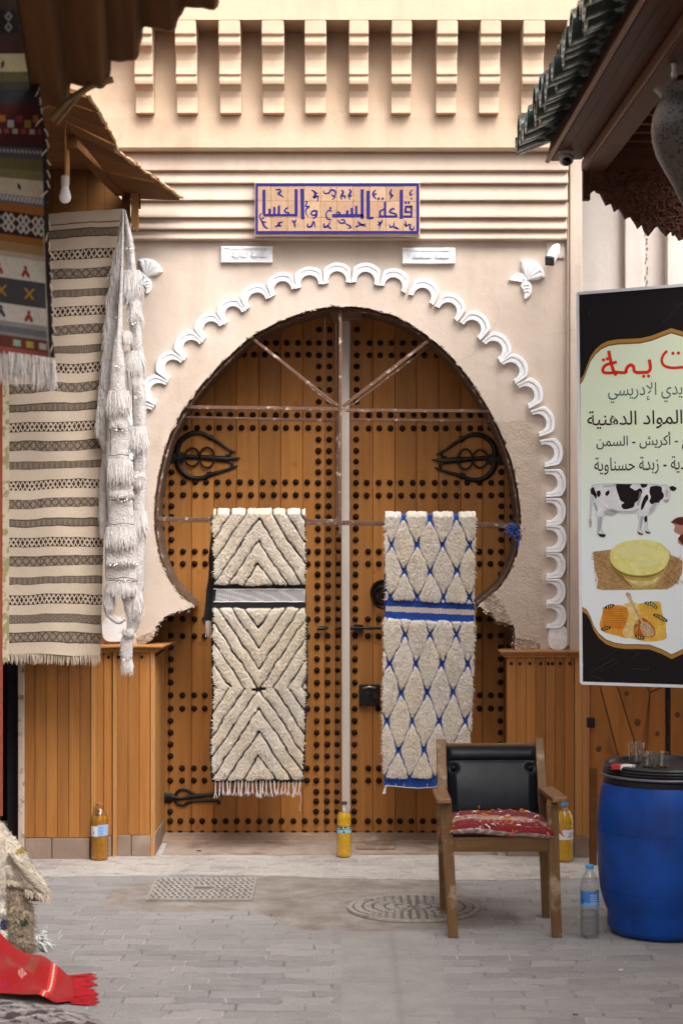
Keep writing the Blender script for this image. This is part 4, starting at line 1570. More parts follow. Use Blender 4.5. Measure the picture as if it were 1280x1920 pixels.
def maskL(X, Y_):
    cx = 485 + (Y_ - 1200) * 0.004
    d = np.abs(X - cx)
    cA = Y_ - 1.5 * d
    m = np.ones_like(X)
    def groove(c, vals, wd=3.1):
        g = np.zeros_like(c)
        for v in vals:
            g = np.maximum(g, (np.abs(c - v) < wd))
        return g
    A = 1 - groove(cA, (1055, 1013, 971, 928, 886, 845))
    cB = Y_ + 1.5 * d
    B = 1 - groove(cB, (1178, 1217, 1255, 1292, 1330, 1370, 1410))
    C = 1 - groove(cA, (1415, 1371, 1328, 1290, 1249, 1207, 1166))
    m = np.where(Y_ < 1100, A, np.where(Y_ < 1291, B, C))
    m = np.where((np.abs(Y_ - 1291) < 2.5) & (d < 14), 0, m)
    m = np.where((Y_ > 1096) & (Y_ < 1140), 0, m)
    m = np.where(Y_ > 1462, 0, m)
    return m


def bandL(X, Y_, col, pos):
    b_ = (Y_ > 1104) & (Y_ < 1130)
    st = np.where((np.sin(X * 1.9) > 0.75), 0.25, 1.0) * np.where((Y_ < 1106) | (Y_ > 1127), 1.0, 0.86)
    c_ = np.array([0.55, 0.52, 0.52])[None, None, :] * st[..., None]
    return np.where(b_[..., None], c_, col), pos


shag(rz, 'pile', xlL, xrL, 964, 1468, YR - 0.004, maskL, (0.012, 0.011, 0.013), (0.66, 0.575, 0.47), 0.025, 5, bandL, tufts=30000)
mb = MB()
sv = []
nsl = 26
for i in range(nsl + 1):
    y = lerp(968, 1467, i / nsl)
    a, b_ = xlL(y) - 5 + random.uniform(-1, 1), xrL(y) + (2.5 if y < 1150 else 4.5) + random.uniform(-1, 1)
    sv += [P(a, y, YR), P(b_, y, YR), P(b_, y, YR + 0.006), P(a, y, YR + 0.006)]
sf = []
for i in range(nsl):
    for k in range(4):
        l = (k + 1) % 4
        sf.append((i * 4 + k, i * 4 + l, (i + 1) * 4 + l, (i + 1) * 4 + k))
sf += [(0, 1, 2, 3), (nsl * 4 + 3, nsl * 4 + 2, nsl * 4 + 1, nsl * 4)]
mb.add(sv, sf)
obj('ground_weave', mb, M['black_wool'], rz)
mb = MB()
sv = []
for i in range(11):
    y = lerp(968, 1166, i / 10)
    a = lerp(399, 382, i / 10) + random.uniform(-1.5, 1.5)
    sv += [P(a, y, 10.545), P(562, y, 10.545), P(562, y, 10.552), P(a, y, 10.552)]
mb.add(sv, [(i * 4 + k, i * 4 + (k + 1) % 4, (i + 1) * 4 + (k + 1) % 4, (i + 1) * 4 + k) for i in range(10) for k in range(4)] + [(40, 41, 42, 43)])
mb.add([P(399, 968, 10.545), P(562, 968, 10.545), P(562, 962, 10.50), P(399, 962, 10.50)], [(0, 1, 2, 3)])
obj('back_flap', mb, M['black_wool'], rz)
mb = MB()
for i in range(6):
    x = 386 + i * 1.6
    mb.tube([P(x, 1164, 10.54), P(x + random.uniform(-1, 1), 1180, 10.54), P(x - 1 + random.uniform(-2, 2), 1195, 10.535)], [.002, .002, .0012], 5)
obj('tassel', mb, M['white_cotton'], rz)
mb = MB()
for i in range(24):
    x0 = lerp(402, 566, (i + random.uniform(.2, .8)) / 24)
    lean = random.uniform(-3, 2.5)
    ln = random.uniform(24, 31)
    for k in range(3):
        o_ = random.uniform(-1.3, 1.3)
        mb.tube([P(x0 + o_, 1464, YR - .003), P(x0 + lean * .5 + o_ * .6, 1464 + ln * .5, YR - .006), P(x0 + lean * .8, 1464 + ln * .62, YR - .006)], 0.0021, 5)
    mb.ball(P(x0 + lean * .8, 1464 + ln * .66, YR - .006), .0048, .0045, .0058, 7, 5)
    for k in range(6):
        mb.tube([P(x0 + lean * .8, 1464 + ln * .66, YR - .006), P(x0 + lean + random.uniform(-4, 4), 1464 + ln * random.uniform(.95, 1.1), YR - .006 + random.uniform(-.006, .004))], [.0018, .0010], 4)
mb.tube(spline([P(563, 1486, YR), P(564, 1500, YR), P(561, 1515, YR), P(563, 1521, YR)], 4), 0.0012, 4)
obj('fringe', mb, M['white_cotton'], rz)
mb = MB()
for y_ in (1105, 1128.5):
    mb.tube([P(x, y_ + random.uniform(-.6, .6), YR - .005) for x in range(400, 573, 6)], .0028, 5)
obj('band_cord', mb, M['white_cotton'], rz, smooth=True)

# ---- blue diamond rug
rb = thing('shag_rug', 'cream shag rug of raised diamonds on blue ground, hung on the grille', 'rug', P(805, 970, 10.475), 'shag rugs hung on the arch grille')
xlR = lambda y: interp([(965, 721), (1060, 722), (1130, 724), (1162, 720), (1240, 718), (1330, 717), (1400, 716), (1475, 720)], y)
xrR = lambda y: interp([(965, 891), (1130, 888), (1165, 889), (1250, 887), (1330, 884), (1390, 881), (1475, 878)], y)


def maskR(X, Y_):
    def lat(x0, y0, ax, ay, slant):
        best = np.full_like(X, 9.0)
        xs_ = X - slant * (Y_ - y0)
        for ox, oy in ((0, 0), (ax / 2, ay / 2)):
            dx = np.abs(((xs_ - x0 - ox + ax / 2) % ax) - ax / 2)
            dy = np.abs(((Y_ - y0 - oy + ay / 2) % ay) - ay / 2)
            n_ = dx / (ax / 2) + dy / (ay / 2)
            n_ = n_ + .60 * np.maximum(0, dx / (ax / 2) - .62) + .15 * np.maximum(0, dy / (ay / 2) - .78)
            best = np.minimum(best, n_)
        return best
    tilt = (X - 805) * 0.045
    YY = Y_ - tilt
    A = lat(757, 1021, 49, 98, 0.0) < 0.95
    B = lat(755, 1244, 48.5, 108, -0.055) < 0.95
    m = np.where(YY < 1140, A, B).astype(float)
    m = np.where((YY > 1128) & (YY < 1164), 0, m)
    m = np.where(Y_ - (X - 805) * .02 > 1460, 0, m)
    m = np.where((YY > 960) & (YY < 973) & (np.abs(((X - 757 + 24.5) % 49) - 24.5) < 5), 0, m)
    return m


def bandR(X, Y_, col, pos):
    YY = Y_ - (X - 805) * 0.045
    b_ = (YY > 1140) & (YY < 1150)
    st = np.where(np.sin(X * 2.3) > 0.3, 0.62, 1.0)
    c_ = np.array([0.62, 0.52, 0.47])[None, None, :] * st[..., None]
    return np.where(b_[..., None], c_, col), pos


shag(rb, 'pile', xlR, xrR, 969, 1476, YR - 0.004, maskR, (0.010, 0.055, 0.28), (0.68, 0.605, 0.515), 0.021, 9, bandR, tufts=26000, tone=0.09, wob=1.0)
mb = MB()
sv = []
for i in range(nsl + 1):
    y = lerp(972, 1476, i / nsl)
    a, b_ = xlR(y) + 1, xrR(y) - 1
    sv += [P(a, y, YR), P(b_, y, YR), P(b_, y, YR + 0.006), P(a, y, YR + 0.006)]
mb.add(sv, sf)
obj('ground_weave', mb, M['blue_wool'], rb)
mb = MB()
sv = []
for i in range(11):
    y = lerp(974, 1146, i / 10)
    sv += [P(lerp(722, 719, i / 10), y, 10.548), P(886, y, 10.548), P(886, y, 10.553), P(lerp(722, 719, i / 10), y, 10.553)]
mb.add(sv, [(i * 4 + k, i * 4 + (k + 1) % 4, (i + 1) * 4 + (k + 1) % 4, (i + 1) * 4 + k) for i in range(10) for k in range(4)] + [(40, 41, 42, 43)])
obj('back_flap', mb, mat('purple_blue_wool', (0.06, 0.045, 0.16), 0.95, 0.3, 40), rb)
mb = MB()
mb.tube([P(x, 1476 + 2 * math.sin(x * .05) + random.uniform(-.5, .5), YR - .004) for x in range(721, 880, 5)], .0022, 5)
for i in range(9):
    x = random.uniform(725, 876)
    mb.tube([P(x, 1476, YR - .004), P(x + random.uniform(-2, 2), 1470, YR - .008)], .0014, 4)
obj('selvedge', mb, M['white_cotton'], rb)
mb = MB()
for i in range(5):
    mb.tube([P(723, 1474, YR - .003), P(720 + i * .5, 1481, YR - .005), P(717 + i * 1.3, 1489, YR - .006)], [.002, .0025, .002], 5)
obj('tassel', mb, M['white_cotton'], rb)
mb = MB()
mb.tube(spline([P(889, 1133, YR), P(892, 1146, YR - .004), P(889, 1158, YR - .006), P(892, 1180, YR - .008), P(890, 1204, YR - .006)], 4), .0016, 5)
obj('loose_thread', mb, M['cream_thread'], rb)

# ================================================================== STRIPED RUG AND WEDDING BLANKET ON THE LEFT
rs = thing('striped_rug', 'long flat woven beige rug with dark geometric bands, hanging at the shop front', 'rug', P(100, 395, 9.9))
YS = 9.9
st = 1.12
nw, nh = int(236 / st), int(838 / st)
U = np.linspace(0, 1, nw)
V = np.linspace(0, 1, nh)
yl, yr = lerp(408.0, 1226.0, V), lerp(392.0, 1229.0, V)
xl_ = np.interp(V, [0, .2, .5, .8, 1], [-2, 2, 8, 8, 4])
xr_ = np.interp(V, [0, .03, .12, .25, .5, .75, 1], [231, 231, 222, 206, 196, 194, 188])
PX = xl_[:, None] + (xr_ - xl_)[:, None] * U[None, :]
PY = yl[:, None] + (yr - yl)[:, None] * U[None, :]
PV = np.repeat(lerp(400.0, 1227.0, V)[:, None], nw, 1)      # position along the rug as seen at x = 110
QX = 205 * U[None, :] + 0 * PV
bands = []
A0 = [470, 575, 682, 790, 899, 1007, 1115]
for i, a in enumerate(A0):
    bands.append((a, a + 18, 'A'))
    nxt = A0[i + 1] if i + 1 < len(A0) else None
    if i < len(A0) - 1:
        bands.append((a + 35, a + 53, 'B2'))
        bands.append((a + 73, a + 88, 'B1'))
bands += [(432, 448, 'B1'), (1152, 1169, 'B1'), (1186, 1205, 'B2')]
base = np.array([0.59, 0.48, 0.375])
col = np.repeat(np.repeat(base[None, None, :], nh, 0), nw, 1) * (1 + 0.06 * vnoise(nh, nw, 30) + 0.05 * vnoise(nh, nw * 6, 3)[:, ::6] + 0.04 * rng.uniform(-1, 1, (nh, nw)))[..., None]
dark = np.array([0.040, 0.018, 0.014])
for a, b_, kind in bands:
    inb = (PV >= a) & (PV < b_)
    t_ = (PV - a) / (b_ - a)
    if kind == 'A':
        u_ = (QX / 19.0) % 1.0
        tri = np.abs(u_ - 0.5) * 2
        x1 = np.abs(t_ - tri) < 0.13
        x2 = np.abs(t_ - (1 - tri)) < 0.13
        u2 = ((QX + 9.5) / 19.0) % 1.0
        t2 = np.abs(u2 - 0.5) * 2
        dia = np.abs(np.abs(t_ - .5) - 0.5 * np.abs(1 - 2 * t2) * 0.55) < 0.07
        light = x1 | x2 | (dia & (np.abs((QX % 38) - 19) < 9))
        edge = (t_ < 0.06) | (t_ > 0.94)
        c_ = np.where((light & ~edge)[..., None], base * 0.95, dark)
    elif kind == 'B1':
        ph = np.abs(((QX / 9.0) % 1.0) - 0.5) * 2
        z = ((t_ * 2.2 + ph * 0.9) % 0.5) / 0.5
        edge = (t_ < 0.10) | (t_ > 0.90)
        v_ = np.where(edge, 0.13, np.where(z > 0.52, 0.52, 0.13))
        c_ = base[None, None, :] * v_[..., None] * np.array([1.0, .94, .90])
    else:
        u_ = (QX / 30.0) % 1.0
        tri = np.abs(u_ - 0.5) * 2
        d1 = np.abs(t_ - tri)
        d2 = np.abs(t_ - (1 - tri))
        ln = (d1 < 0.07) | (d2 < 0.07) | (np.abs(u_ - 0.5) < 0.02) | ((((QX + PV) / 3.4) % 1 < .4) & ((np.minimum(d1, d2)) < 0.25))
        edge = (t_ < 0.07) | (t_ > 0.93)
        v_ = np.where(edge, 0.13, np.where(ln, 0.15, 0.50))
        c_ = base[None, None, :] * v_[..., None] * np.array([1.0, .94, .90])
    col = np.where(inb[..., None], c_, col)
hem = (PV > 421) & (PV < 423)
col = np.where(hem[..., None], dark * 3, col)
fold = 0.012 * np.sin(QX / 205 * 7 + 0.6) * np.linspace(0.4, 1.2, nh)[:, None] + 0.010 * vnoise(nh, nw, 90)
sag = np.clip(1 - PV / 470, 0, 1) * 0
YYs = YS + fold
s_ = F / YYs
PYw = PY + vnoise(nh, nw, 50) * 2.4 + vnoise(nh, nw, 14) * .7
pos = np.stack([(PX - 640) / s_, YYs, CAM_Z + (960 - PYw) / s_], -1)
grid_obj('woven_cloth', pos, M['weave'], rs, col)
bk = pos[::10, ::10].copy()
bk[..., 1] += 0.006
grid_obj('backing', bk, M['cream_thread'], rs)
mb = MB()
for i in range(150):
    x = lerp(5, 188, (i + random.random()) / 150)
    strands([P(x, 1226 + (x - 5) * .012, YS + random.uniform(-.004, .01))], 0.048, 0.0017, jit_=0.13, seg=3, out=mb)
obj('fringe', mb, M['cream_thread'], rs)
mb = MB()
for i in range(70):
    y = lerp(560, 1210, i / 70)
    x = np.interp((y - 400) / 827, [0, .2, .5, .8, 1], [-2, 2, 8, 8, 4])
    strands([P(x + random.uniform(-1, 3), y, YS - .004)], 0.035, 0.0016, jit_=0.5, seg=3, out=mb)
obj('side_fringe', mb, M['cream_thread'], rs)

# white sequined wedding blanket, gathered into a hanging swag
wb = thing('wedding_blanket', 'white woollen blanket with shaggy tufts and sequins, hanging gathered beside the striped rug', 'blanket', P(235, 392, 9.8))
YB_ = 9.78


def swag(name, ctr, wid, Y, depth, n=22, rows=170, folds=2, mat_=None):
    """a gathered length of cloth: closed lumpy section swept down; ctr/wid tables in photo pixels"""
    y0, y1 = ctr[0][0], ctr[-1][0]
    vs, fs = [], []
    sd_ = random.uniform(0, 50)
    for i in range(rows):
        y = lerp(y0, y1, i / (rows - 1))
        cx, wd = interp(ctr, y), interp(wid, y) / 2
        for k in range(n):
            t_ = 2 * math.pi * k / n
            nz = noise.noise(Vector((math.cos(t_) * 1.2 + sd_, math.sin(t_) * 1.2, y * 0.012)))
            nz2 = noise.noise(Vector((math.cos(t_) * 3, math.sin(t_) * 3 + sd_, y * 0.05))) + .5 * noise.noise(Vector((math.cos(t_) * 4, math.sin(t_) * 4 + sd_, y * 0.16)))
            rr = 1 + 0.14 * nz + 0.06 * nz2 + 0.10 * math.sin(folds * t_ + sd_)
            p = P(cx + wd * rr * math.cos(t_), y, Y)
            vs.append((p.x, Y + depth * rr * math.sin(t_) * min(1, wd / 14 + .25), p.z + 0.003 * nz2))
    for i in range(rows - 1):
        for k in range(n):
            l = (k + 1) % n
            fs.append((i * n + k, i * n + l, (i + 1) * n + l, (i + 1) * n + k))
    fs += [tuple(range(n)), tuple((rows - 1) * n + k for k in range(n))[::-1]]
    b_ = MB()
    b_.add(vs, fs)
    for _ in range(rows * 9):         # woolly nap
        p = Vector(vs[random.randrange(len(vs))])
        if p.y > Y + depth * .3:
            continue
        d = Vector((random.gauss(0, .7), -random.uniform(.2, .8), random.gauss(-.7, .6))) * random.uniform(.004, .010)
        q = Vector((random.uniform(-1, 1), 0, random.uniform(-1, 1))) * .0022
        b_.add([p - q, p + q, p + d], [(0, 1, 2)])
    return obj(name, b_, mat_ or M['white_wool'], wb, smooth=True)


swag('back_fold', [(392, 232), (470, 222), (560, 212), (700, 203), (800, 198), (852, 204), (866, 206)], [(392, 4), (440, 10), (560, 20), (700, 28), (790, 38), (830, 30), (866, 6)], YB_ + 0.06, 0.03, folds=1)
swag('back_fold', [(850, 200), (930, 196), (1000, 193), (1010, 192)], [(850, 14), (900, 22), (970, 20), (1010, 8)], YB_ + 0.05, 0.02, rows=60)
swag('side_fold', [(394, 234), (450, 243), (540, 250), (640, 257), (760, 262), (880, 264), (1000, 262), (1100, 256), (1180, 250)], [(394, 4), (450, 14), (540, 20), (640, 22), (760, 26), (880, 26), (1000, 26), (1100, 30), (1180, 20)], YB_ + 0.015, 0.035, folds=3)
swag('front_fold', [(392, 231), (480, 229), (560, 226), (640, 222), (720, 220), (800, 222), (860, 220), (960, 226), (1040, 227), (1090, 229)], [(392, 3), (480, 5), (560, 7), (620, 14), (700, 26), (800, 36), (860, 40), (960, 46), (1040, 54), (1090, 56)], YB_ - 0.03, 0.038, folds=2)
swag('hanging_tail', [(1085, 240), (1130, 247), (1165, 252), (1178, 248), (1200, 238), (1230, 237), (1250, 238)], [(1085, 40), (1130, 30), (1165, 22), (1178, 17), (1200, 22), (1230, 20), (1250, 10)], YB_ - 0.01, 0.025, rows=90, folds=2)
for k in range(1):
    mb = MB()
    mb.tube(spline([P(206, 1092, YB_ - .01), P(196, 1120, YB_ - .015), P(202, 1150, YB_ - .02), P(220, 1166, YB_ - .02), P(234, 1160, YB_ - .015)], 6), [.012] * 25, 8)
    obj('loop_fold', mb, M['white_wool'], wb, smooth=True)


def tuftrow(x0, x1, y, ln, Y, n, jit_=0.13, slope=0.0, r=0.0015):
    b_ = MB()
    for i in range(int(n * 1.7)):
        u = random.random()
        x = lerp(x0, x1, u)
        bulge = 0.028 * math.sin(math.pi * u)
        yy = y + slope * (u - .5) + random.uniform(-3, 3)
        strands([P(x, yy, Y - bulge + random.uniform(-.004, .008))], ln * random.uniform(.6, 1.0), r, jit_=jit_, seg=4, out=b_)
        strands([P(x + random.uniform(-2, 2), yy + ln * random.uniform(0, .45) * 380, Y - bulge + random.uniform(-.004, .006))], ln * random.uniform(.3, .5), r, jit_=jit_ * 1.8, seg=4, out=b_)
    return obj('tuft_row', b_, M['white_cotton'], wb)


for x0, x1, y, ln, n, dy in ((228, 262, 508, .17, 150, .0), (240, 264, 566, .12, 70, .0), (222, 246, 622, .07, 80, -.03), (234, 268, 660, .13, 140, .0), (238, 270, 700, .10, 60, .01), (203, 242, 735, .12, 170, -.05), (206, 240, 792, .03, 90, -.055), (242, 274, 802, .13, 150, -.01), (203, 246, 862, .12, 190, -.06), (206, 250, 922, .03, 110, -.06), (246, 270, 886, .08, 80, -.01), (200, 254, 990, .11, 210, -.06), (246, 274, 960, .13, 120, -.01), (201, 256, 1048, .035, 120, -.06), (200, 254, 1092, .07, 200, -.05), (248, 266, 1110, .13, 100, -.02), (196, 214, 1105, .12, 50, -.02), (230, 252, 1182, .03, 60, -.02), (228, 248, 1238, .07, 90, -.02)):
    tuftrow(x0, x1, y, ln, YB_ + dy, n)
mb = MB()
for k in range(420):
    y = random.uniform(455, 800)
    x = interp([(392, 230), (470, 214), (560, 202), (700, 190), (800, 180)], y)
    strands([P(x + random.uniform(-1, 6), y, YB_ + .05 + random.uniform(-.03, .0))], .06 * random.uniform(.5, 1.2), .0014, jit_=.18, seg=4, out=mb)
obj('edge_fringe', mb, M['white_cotton'], wb)
M['sequin'] = slab_mat('tin_sequin', (0.62, 0.58, 0.52), 0.25, 0.9)
mb = MB()
for x0, x1, y, n, dy in ((232, 252, 464, 9, -.02), (236, 262, 604, 12, -.03), (216, 240, 684, 10, -.065), (252, 266, 745, 8, -.03), (206, 244, 806, 16, -.07), (248, 268, 893, 10, -.04), (206, 252, 937, 18, -.075), (206, 258, 1056, 16, -.08), (202, 252, 1090, 10, -.075), (236, 258, 1192, 12, -.04), (226, 246, 1236, 8, -.04)):
    for i in range(n):
        u = (i + random.random()) / n
        c0 = P(lerp(x0, x1, u), y + random.uniform(-3, 4), YB_ + dy - .022 * math.sin(math.pi * u))
        mb.ball(c0, .0042, .0014, .0042, 8, 4, rot=Matrix.Rotation(random.uniform(-.8, .8), 3, 'X') @ Matrix.Rotation(random.uniform(-.8, .8), 3, 'Z'))
obj('sequins', mb, M['sequin'], wb)
mb = MB()
for y, x0, x1, dy in ((853, 203, 243, -.072), (982, 204, 252, -.075), (806, 206, 242, -.072), (937, 206, 252, -.076), (1084, 202, 254, -.08)):
    mb.tube([P(lerp(x0, x1, u / 8), y + 1.5 * math.sin(u), YB_ + dy - .006 * math.sin(math.pi * u / 8)) for u in range(9)], .0016, 5)
mb.tube(spline([P(226, 500, YB_ - .05), P(216, 650, YB_ - .05), P(209, 730, YB_ - .05), P(207, 850, YB_ - .055)], 6), .0016, 5)
obj('dark_seam', mb, M['black_wool'], wb)

# foreground kilim, hanging nearest the camera
kl = thing('kilim', 'many coloured banded kilim with long white fringe, hanging nearest the camera', 'rug', P(50, 0, 6.4))
YK = 6.4
x_r = [(-80, 58), (0, 66), (190, 76), (260, 88), (430, 92), (640, 100), (668, 104)]
nh, nw = 640, 230
yv = np.linspace(-80, 668, nh)
U = np.linspace(0, 1, nw)
PYb = np.repeat(yv[:, None], nw, 1)
XR_ = np.array([interp(x_r, y) for y in yv])
PX = -75 + (XR_ + 75)[:, None] * U[None, :]
tilt = 0.14 * (PX - 50) * np.clip((PYb - 200) / 200, 0, 1)
PYp = PYb + tilt
rows_ = [(-80, (.05, .022, .015)), (18, (.018, .012, .012)), (62, (.045, .018, .012)), (100, (.42, .34, .20)), (134, (.10, .085, .03)), (152, (.05, .045, .03)), (166, (.03, .03, .032)), (194, (.075, .014, .014)), (266, (.05, .02, .02)), (276, (.09, .09, .10)), (298, (.15, .13, .05)), (318, (.22, .19, .08)), (336, (.60, .52, .38)), (368, (.13, .14, .17)), (384, (.36, .13, .03)), (400, (.035, .016, .014)), (444, (.30, .12, .03)), (458, (.35, .2, .09)), (476, (.45, .36, .27)), (486, (.62, .56, .48)), (526, (.065, .06, .065)), (574, (.64, .58, .51)), (606, (.30, .28, .28)), (616, (.16, .15, .16)), (628, (.28, .26, .25)), (634, (.16, .04, .03)), (656, (.34, .09, .07)), (670, (.2, .05, .04))]
col = np.zeros((nh, nw, 3))
yy_ = PYb
for i, (y0, c_) in enumerate(rows_):
    col[(yy_ >= y0)] = c_
def blob(mask, c_):
    col[mask] = c_
QX = PX
def sdiam(x0, y0, a, b_):
    return (np.abs(QX - x0) / a + np.abs(yy_ - y0) / b_)
for x0 in (-40, -12, 16, 44, 72):
    for dx, dy in ((-5, -8), (5, 8), (-5, 8), (5, -8)):
        n_ = sdiam(x0 + dx, 421 + dy, 9, 11)
        blob((n_ < 1) & (n_ > .45), (.55, .50, .44))
    for dx, dy in ((0, -10), (0, 10)):
        n_ = sdiam(x0 + dx, 40 + dy, 8, 10)
        blob((n_ < 1) & (n_ > .4), (.22, .2, .18))
for x0, y0, c_ in ((48, 508, (.30, .035, .02)), (54, 591, (.30, .04, .03)), (-2, 508, (.3, .04, .02)), (2, 588, (.05, .05, .06))):
    for dx, dy in ((0, 0), (-3, 4), (3, 4), (0, -6), (-5, 8), (5, 8)):
        blob(sdiam(x0 + dx, y0 + dy, 4, 5) < 1, c_)
for x0 in (55, 3):
    blob((np.abs(np.abs(QX - x0) - np.abs(yy_ - 550) * .8) < 2.2) & (np.abs(yy_ - 550) < 10), (.50, .24, .02))
for k, c_ in enumerate(((.5, .45, .42), (.42, .34, .08), (.30, .45, .33), (.16, .04, .03), (.45, .28, .06), (.55, .5, .5))):
    x0 = 80 - k * 24
    blob((np.abs(QX - x0) < 7) & (np.abs(yy_ - 645) < 6), c_)
for i, x0 in enumerate(range(-60, 90, 16)):
    c_ = ((.34, .14, .03), (.42, .38, .34), (.20, .03, .03), (.30, .2, .03))[i % 4]
    blob((np.abs(QX - x0) < 6) & (np.abs(yy_ - (222 + 10 * (i % 2))) < 7), c_)
    blob((np.abs(QX - x0 - 8) < 5) & (np.abs(yy_ - 246) < 5), ((.3, .05, .04), (.4, .35, .3))[i % 2])
for i, x0 in enumerate(range(-70, 100, 7)):
    blob((np.abs(QX - x0 - (yy_ - 283) * .5) < 1.4) & (np.abs(yy_ - 284) < 3), (.5, .47, .43))
    blob((np.abs(QX - x0 + (yy_ - 373) * .4) < 2.6) & (np.abs(yy_ - 374) < 5), (.5, .48, .46))
blob((np.abs(QX - 36) < 3) & (np.abs(yy_ - 351 - (QX - 36)) < 5), (.05, .03, .03))
blob((np.abs(QX - 5) < 3) & (np.abs(yy_ - 120 + (QX - 5)) < 6), (.04, .03, .03))
sel = QX > (XR_[:, None] - 9)
blob(sel, (.035, .022, .022))
blob((QX > (XR_[:, None] - 11)) & ~sel & (yy_ > 420), (.5, .45, .4))
col = .6 * col * (1 + .12 * vnoise(nh, nw, 2.5)[..., None] + .1 * rng.uniform(-1, 1, (nh, nw, 1)))
YYk = YK + 0.02 * np.sin(PX / 34) + .012 * vnoise(nh, nw, 60)
s_ = F / YYk
pos = np.stack([(PX - 640) / s_, YYk, CAM_Z + (960 - PYp) / s_], -1)
grid_obj('woven_cloth', pos, M['weave'], kl, col)
bk = pos[::8, ::8].copy()
bk[..., 1] += .007
grid_obj('backing', bk, M['black_wool'], kl)
mb = MB()
for i in range(260):
    x = lerp(-60, 103, random.random())
    strands([P(x, 664 + (x - 50) * .14, YK + random.uniform(-.01, .02))], 0.095, 0.0018, jit_=0.16, seg=4, out=mb)
obj('fringe', mb, M['white_cotton'], kl)
mb = MB()
for i in range(26):
    y = lerp(160, 660, i / 26)
    x = interp(x_r, y)
    strands([P(x - 1, y + (x - 50) * .12, YK)], 0.03, 0.0018, jit_=0.6, seg=3, out=mb)
obj('edge_threads', mb, M['cream_thread'], kl)

# reddish rug edge at the very left, further back
rr_ = thing('red_rug', 'rust red rug with a pale flowered border, only its edge showing behind the kilim', 'rug', P(-10, 700, 9.6))
mb = MB()
mb.box((X_(-120, 9.62), 9.61, Z_(1530, 9.62)), (X_(5, 9.62), 9.625, Z_(690, 9.62)))
obj('woven_cloth', mb, mat('rust_red_weave', (0.26, 0.055, 0.03), 0.95, 0.3, 30, 0.4, 200), rr_)
mb = MB()
mb.box((X_(5.2, 9.62), 9.612, Z_(1240, 9.62)), (X_(17, 9.62), 9.623, Z_(700, 9.62)))
obj('border', mb, mat('pale_flowered_border', (0.50, 0.42, 0.30), 0.95, 0.2, 20, 0.4, 200, c2=(0.28, 0.25, 0.13), c2lo=.5, c2hi=.56, c2scale=26), rr_)

# ================================================================== WRITING
# joined letter forms: base code -> (isolated, final, initial, medial)
_F = {}
def _reg(ch, iso, n):
    _F[ch] = [chr(0xFE94) if ch == 'ة' else ch] + [chr(iso + k) if k < n else None for k in range(1, 4)]
for ch, iso, n in (('آ', 0xFE81, 2), ('أ', 0xFE83, 2), ('إ', 0xFE87, 2), ('ئ', 0xFE89, 4), ('ا', 0xFE8D, 2), ('ب', 0xFE8F, 4), ('ة', 0xFE93, 2), ('ت', 0xFE95, 4), ('ث', 0xFE99, 4), ('ج', 0xFE9D, 4), ('ح', 0xFEA1, 4), ('خ', 0xFEA5, 4), ('د', 0xFEA9, 2), ('ذ', 0xFEAB, 2), ('ر', 0xFEAD, 2), ('ز', 0xFEAF, 2), ('س', 0xFEB1, 4), ('ش', 0xFEB5, 4), ('ص', 0xFEB9, 4), ('ط', 0xFEC1, 4), ('ع', 0xFEC9, 4), ('غ', 0xFECD, 4), ('ف', 0xFED1, 4), ('ق', 0xFED5, 4), ('ك', 0xFED9, 4), ('ل', 0xFEDD, 4), ('م', 0xFEE1, 4), ('ن', 0xFEE5, 4), ('ه', 0xFEE9, 4), ('و', 0xFEED, 2), ('ي', 0xFEF1, 4)):
    _reg(ch, iso, n)
_LA = {'ا': (0xFEFB, 0xFEFC), 'أ': (0xFEF7, 0xFEF8), 'إ': (0xFEF9, 0xFEFA)}


def shape(word):
    """letters in reading order -> joined forms, laid out from left to right"""
    out = []
    n = len(word)
    i = 0
    while i < n:
        ch = word[i]
        if ch not in _F and ch != 'ـ':
            out.append(ch)
            i += 1
            continue
        prev_joins = i > 0 and ((word[i - 1] in _F and _F[word[i - 1]][2] is not None) or word[i - 1] == 'ـ')
        if ch == 'ـ':
            out.append(ch)
            i += 1
            continue
        if ch == 'ل' and i + 1 < n and word[i + 1] in _LA:
            out.append(chr(_LA[word[i + 1]][1 if prev_joins else 0]))
            i += 2
            continue
        next_joins = i + 1 < n and (word[i + 1] in _F or word[i + 1] == 'ـ') and _F[ch][2] is not None
        f = _F[ch]
        out.append((f[3] if next_joins else f[1]) if prev_joins else (f[2] if next_joins else f[0]))
        i += 1
    return ''.join(out[::-1])


def text_mesh(s, thick=0.0):
    cu = bpy.data.curves.new('lettering', 'FONT')
    cu.body = s
    cu.offset = thick
    o = bpy.data.objects.new('lettering', cu)
    COL.objects.link(o)
    dg = bpy.context.evaluated_depsgraph_get()
    me = bpy.data.meshes.new_from_object(o.evaluated_get(dg))
    vs = [tuple(v.co) for v in me.vertices]
    fs = [tuple(p.vertices) for p in me.polygons]
    bpy.data.objects.remove(o)
    bpy.data.curves.remove(cu)
    bpy.data.meshes.remove(me)
    return vs, fs


def text_on(mb, s, place, thick=0.0, mi=0):
    """place(u, v): 0..1 box of the text -> 3-D point"""
    vs, fs = text_mesh(s, thick)
    xs_, ys_ = [v[0] for v in vs], [v[1] for v in vs]
    x0, x1, y0, y1 = min(xs_), max(xs_), min(ys_), max(ys_)
    mb.add([tuple(place((x - x0) / (x1 - x0), (y - y0) / (y1 - y0))) for x, y, _ in vs], fs, mi)


def ink(name, c, rough=0.45):
    return slab_mat(name, c, rough, 0.0, 0.14)


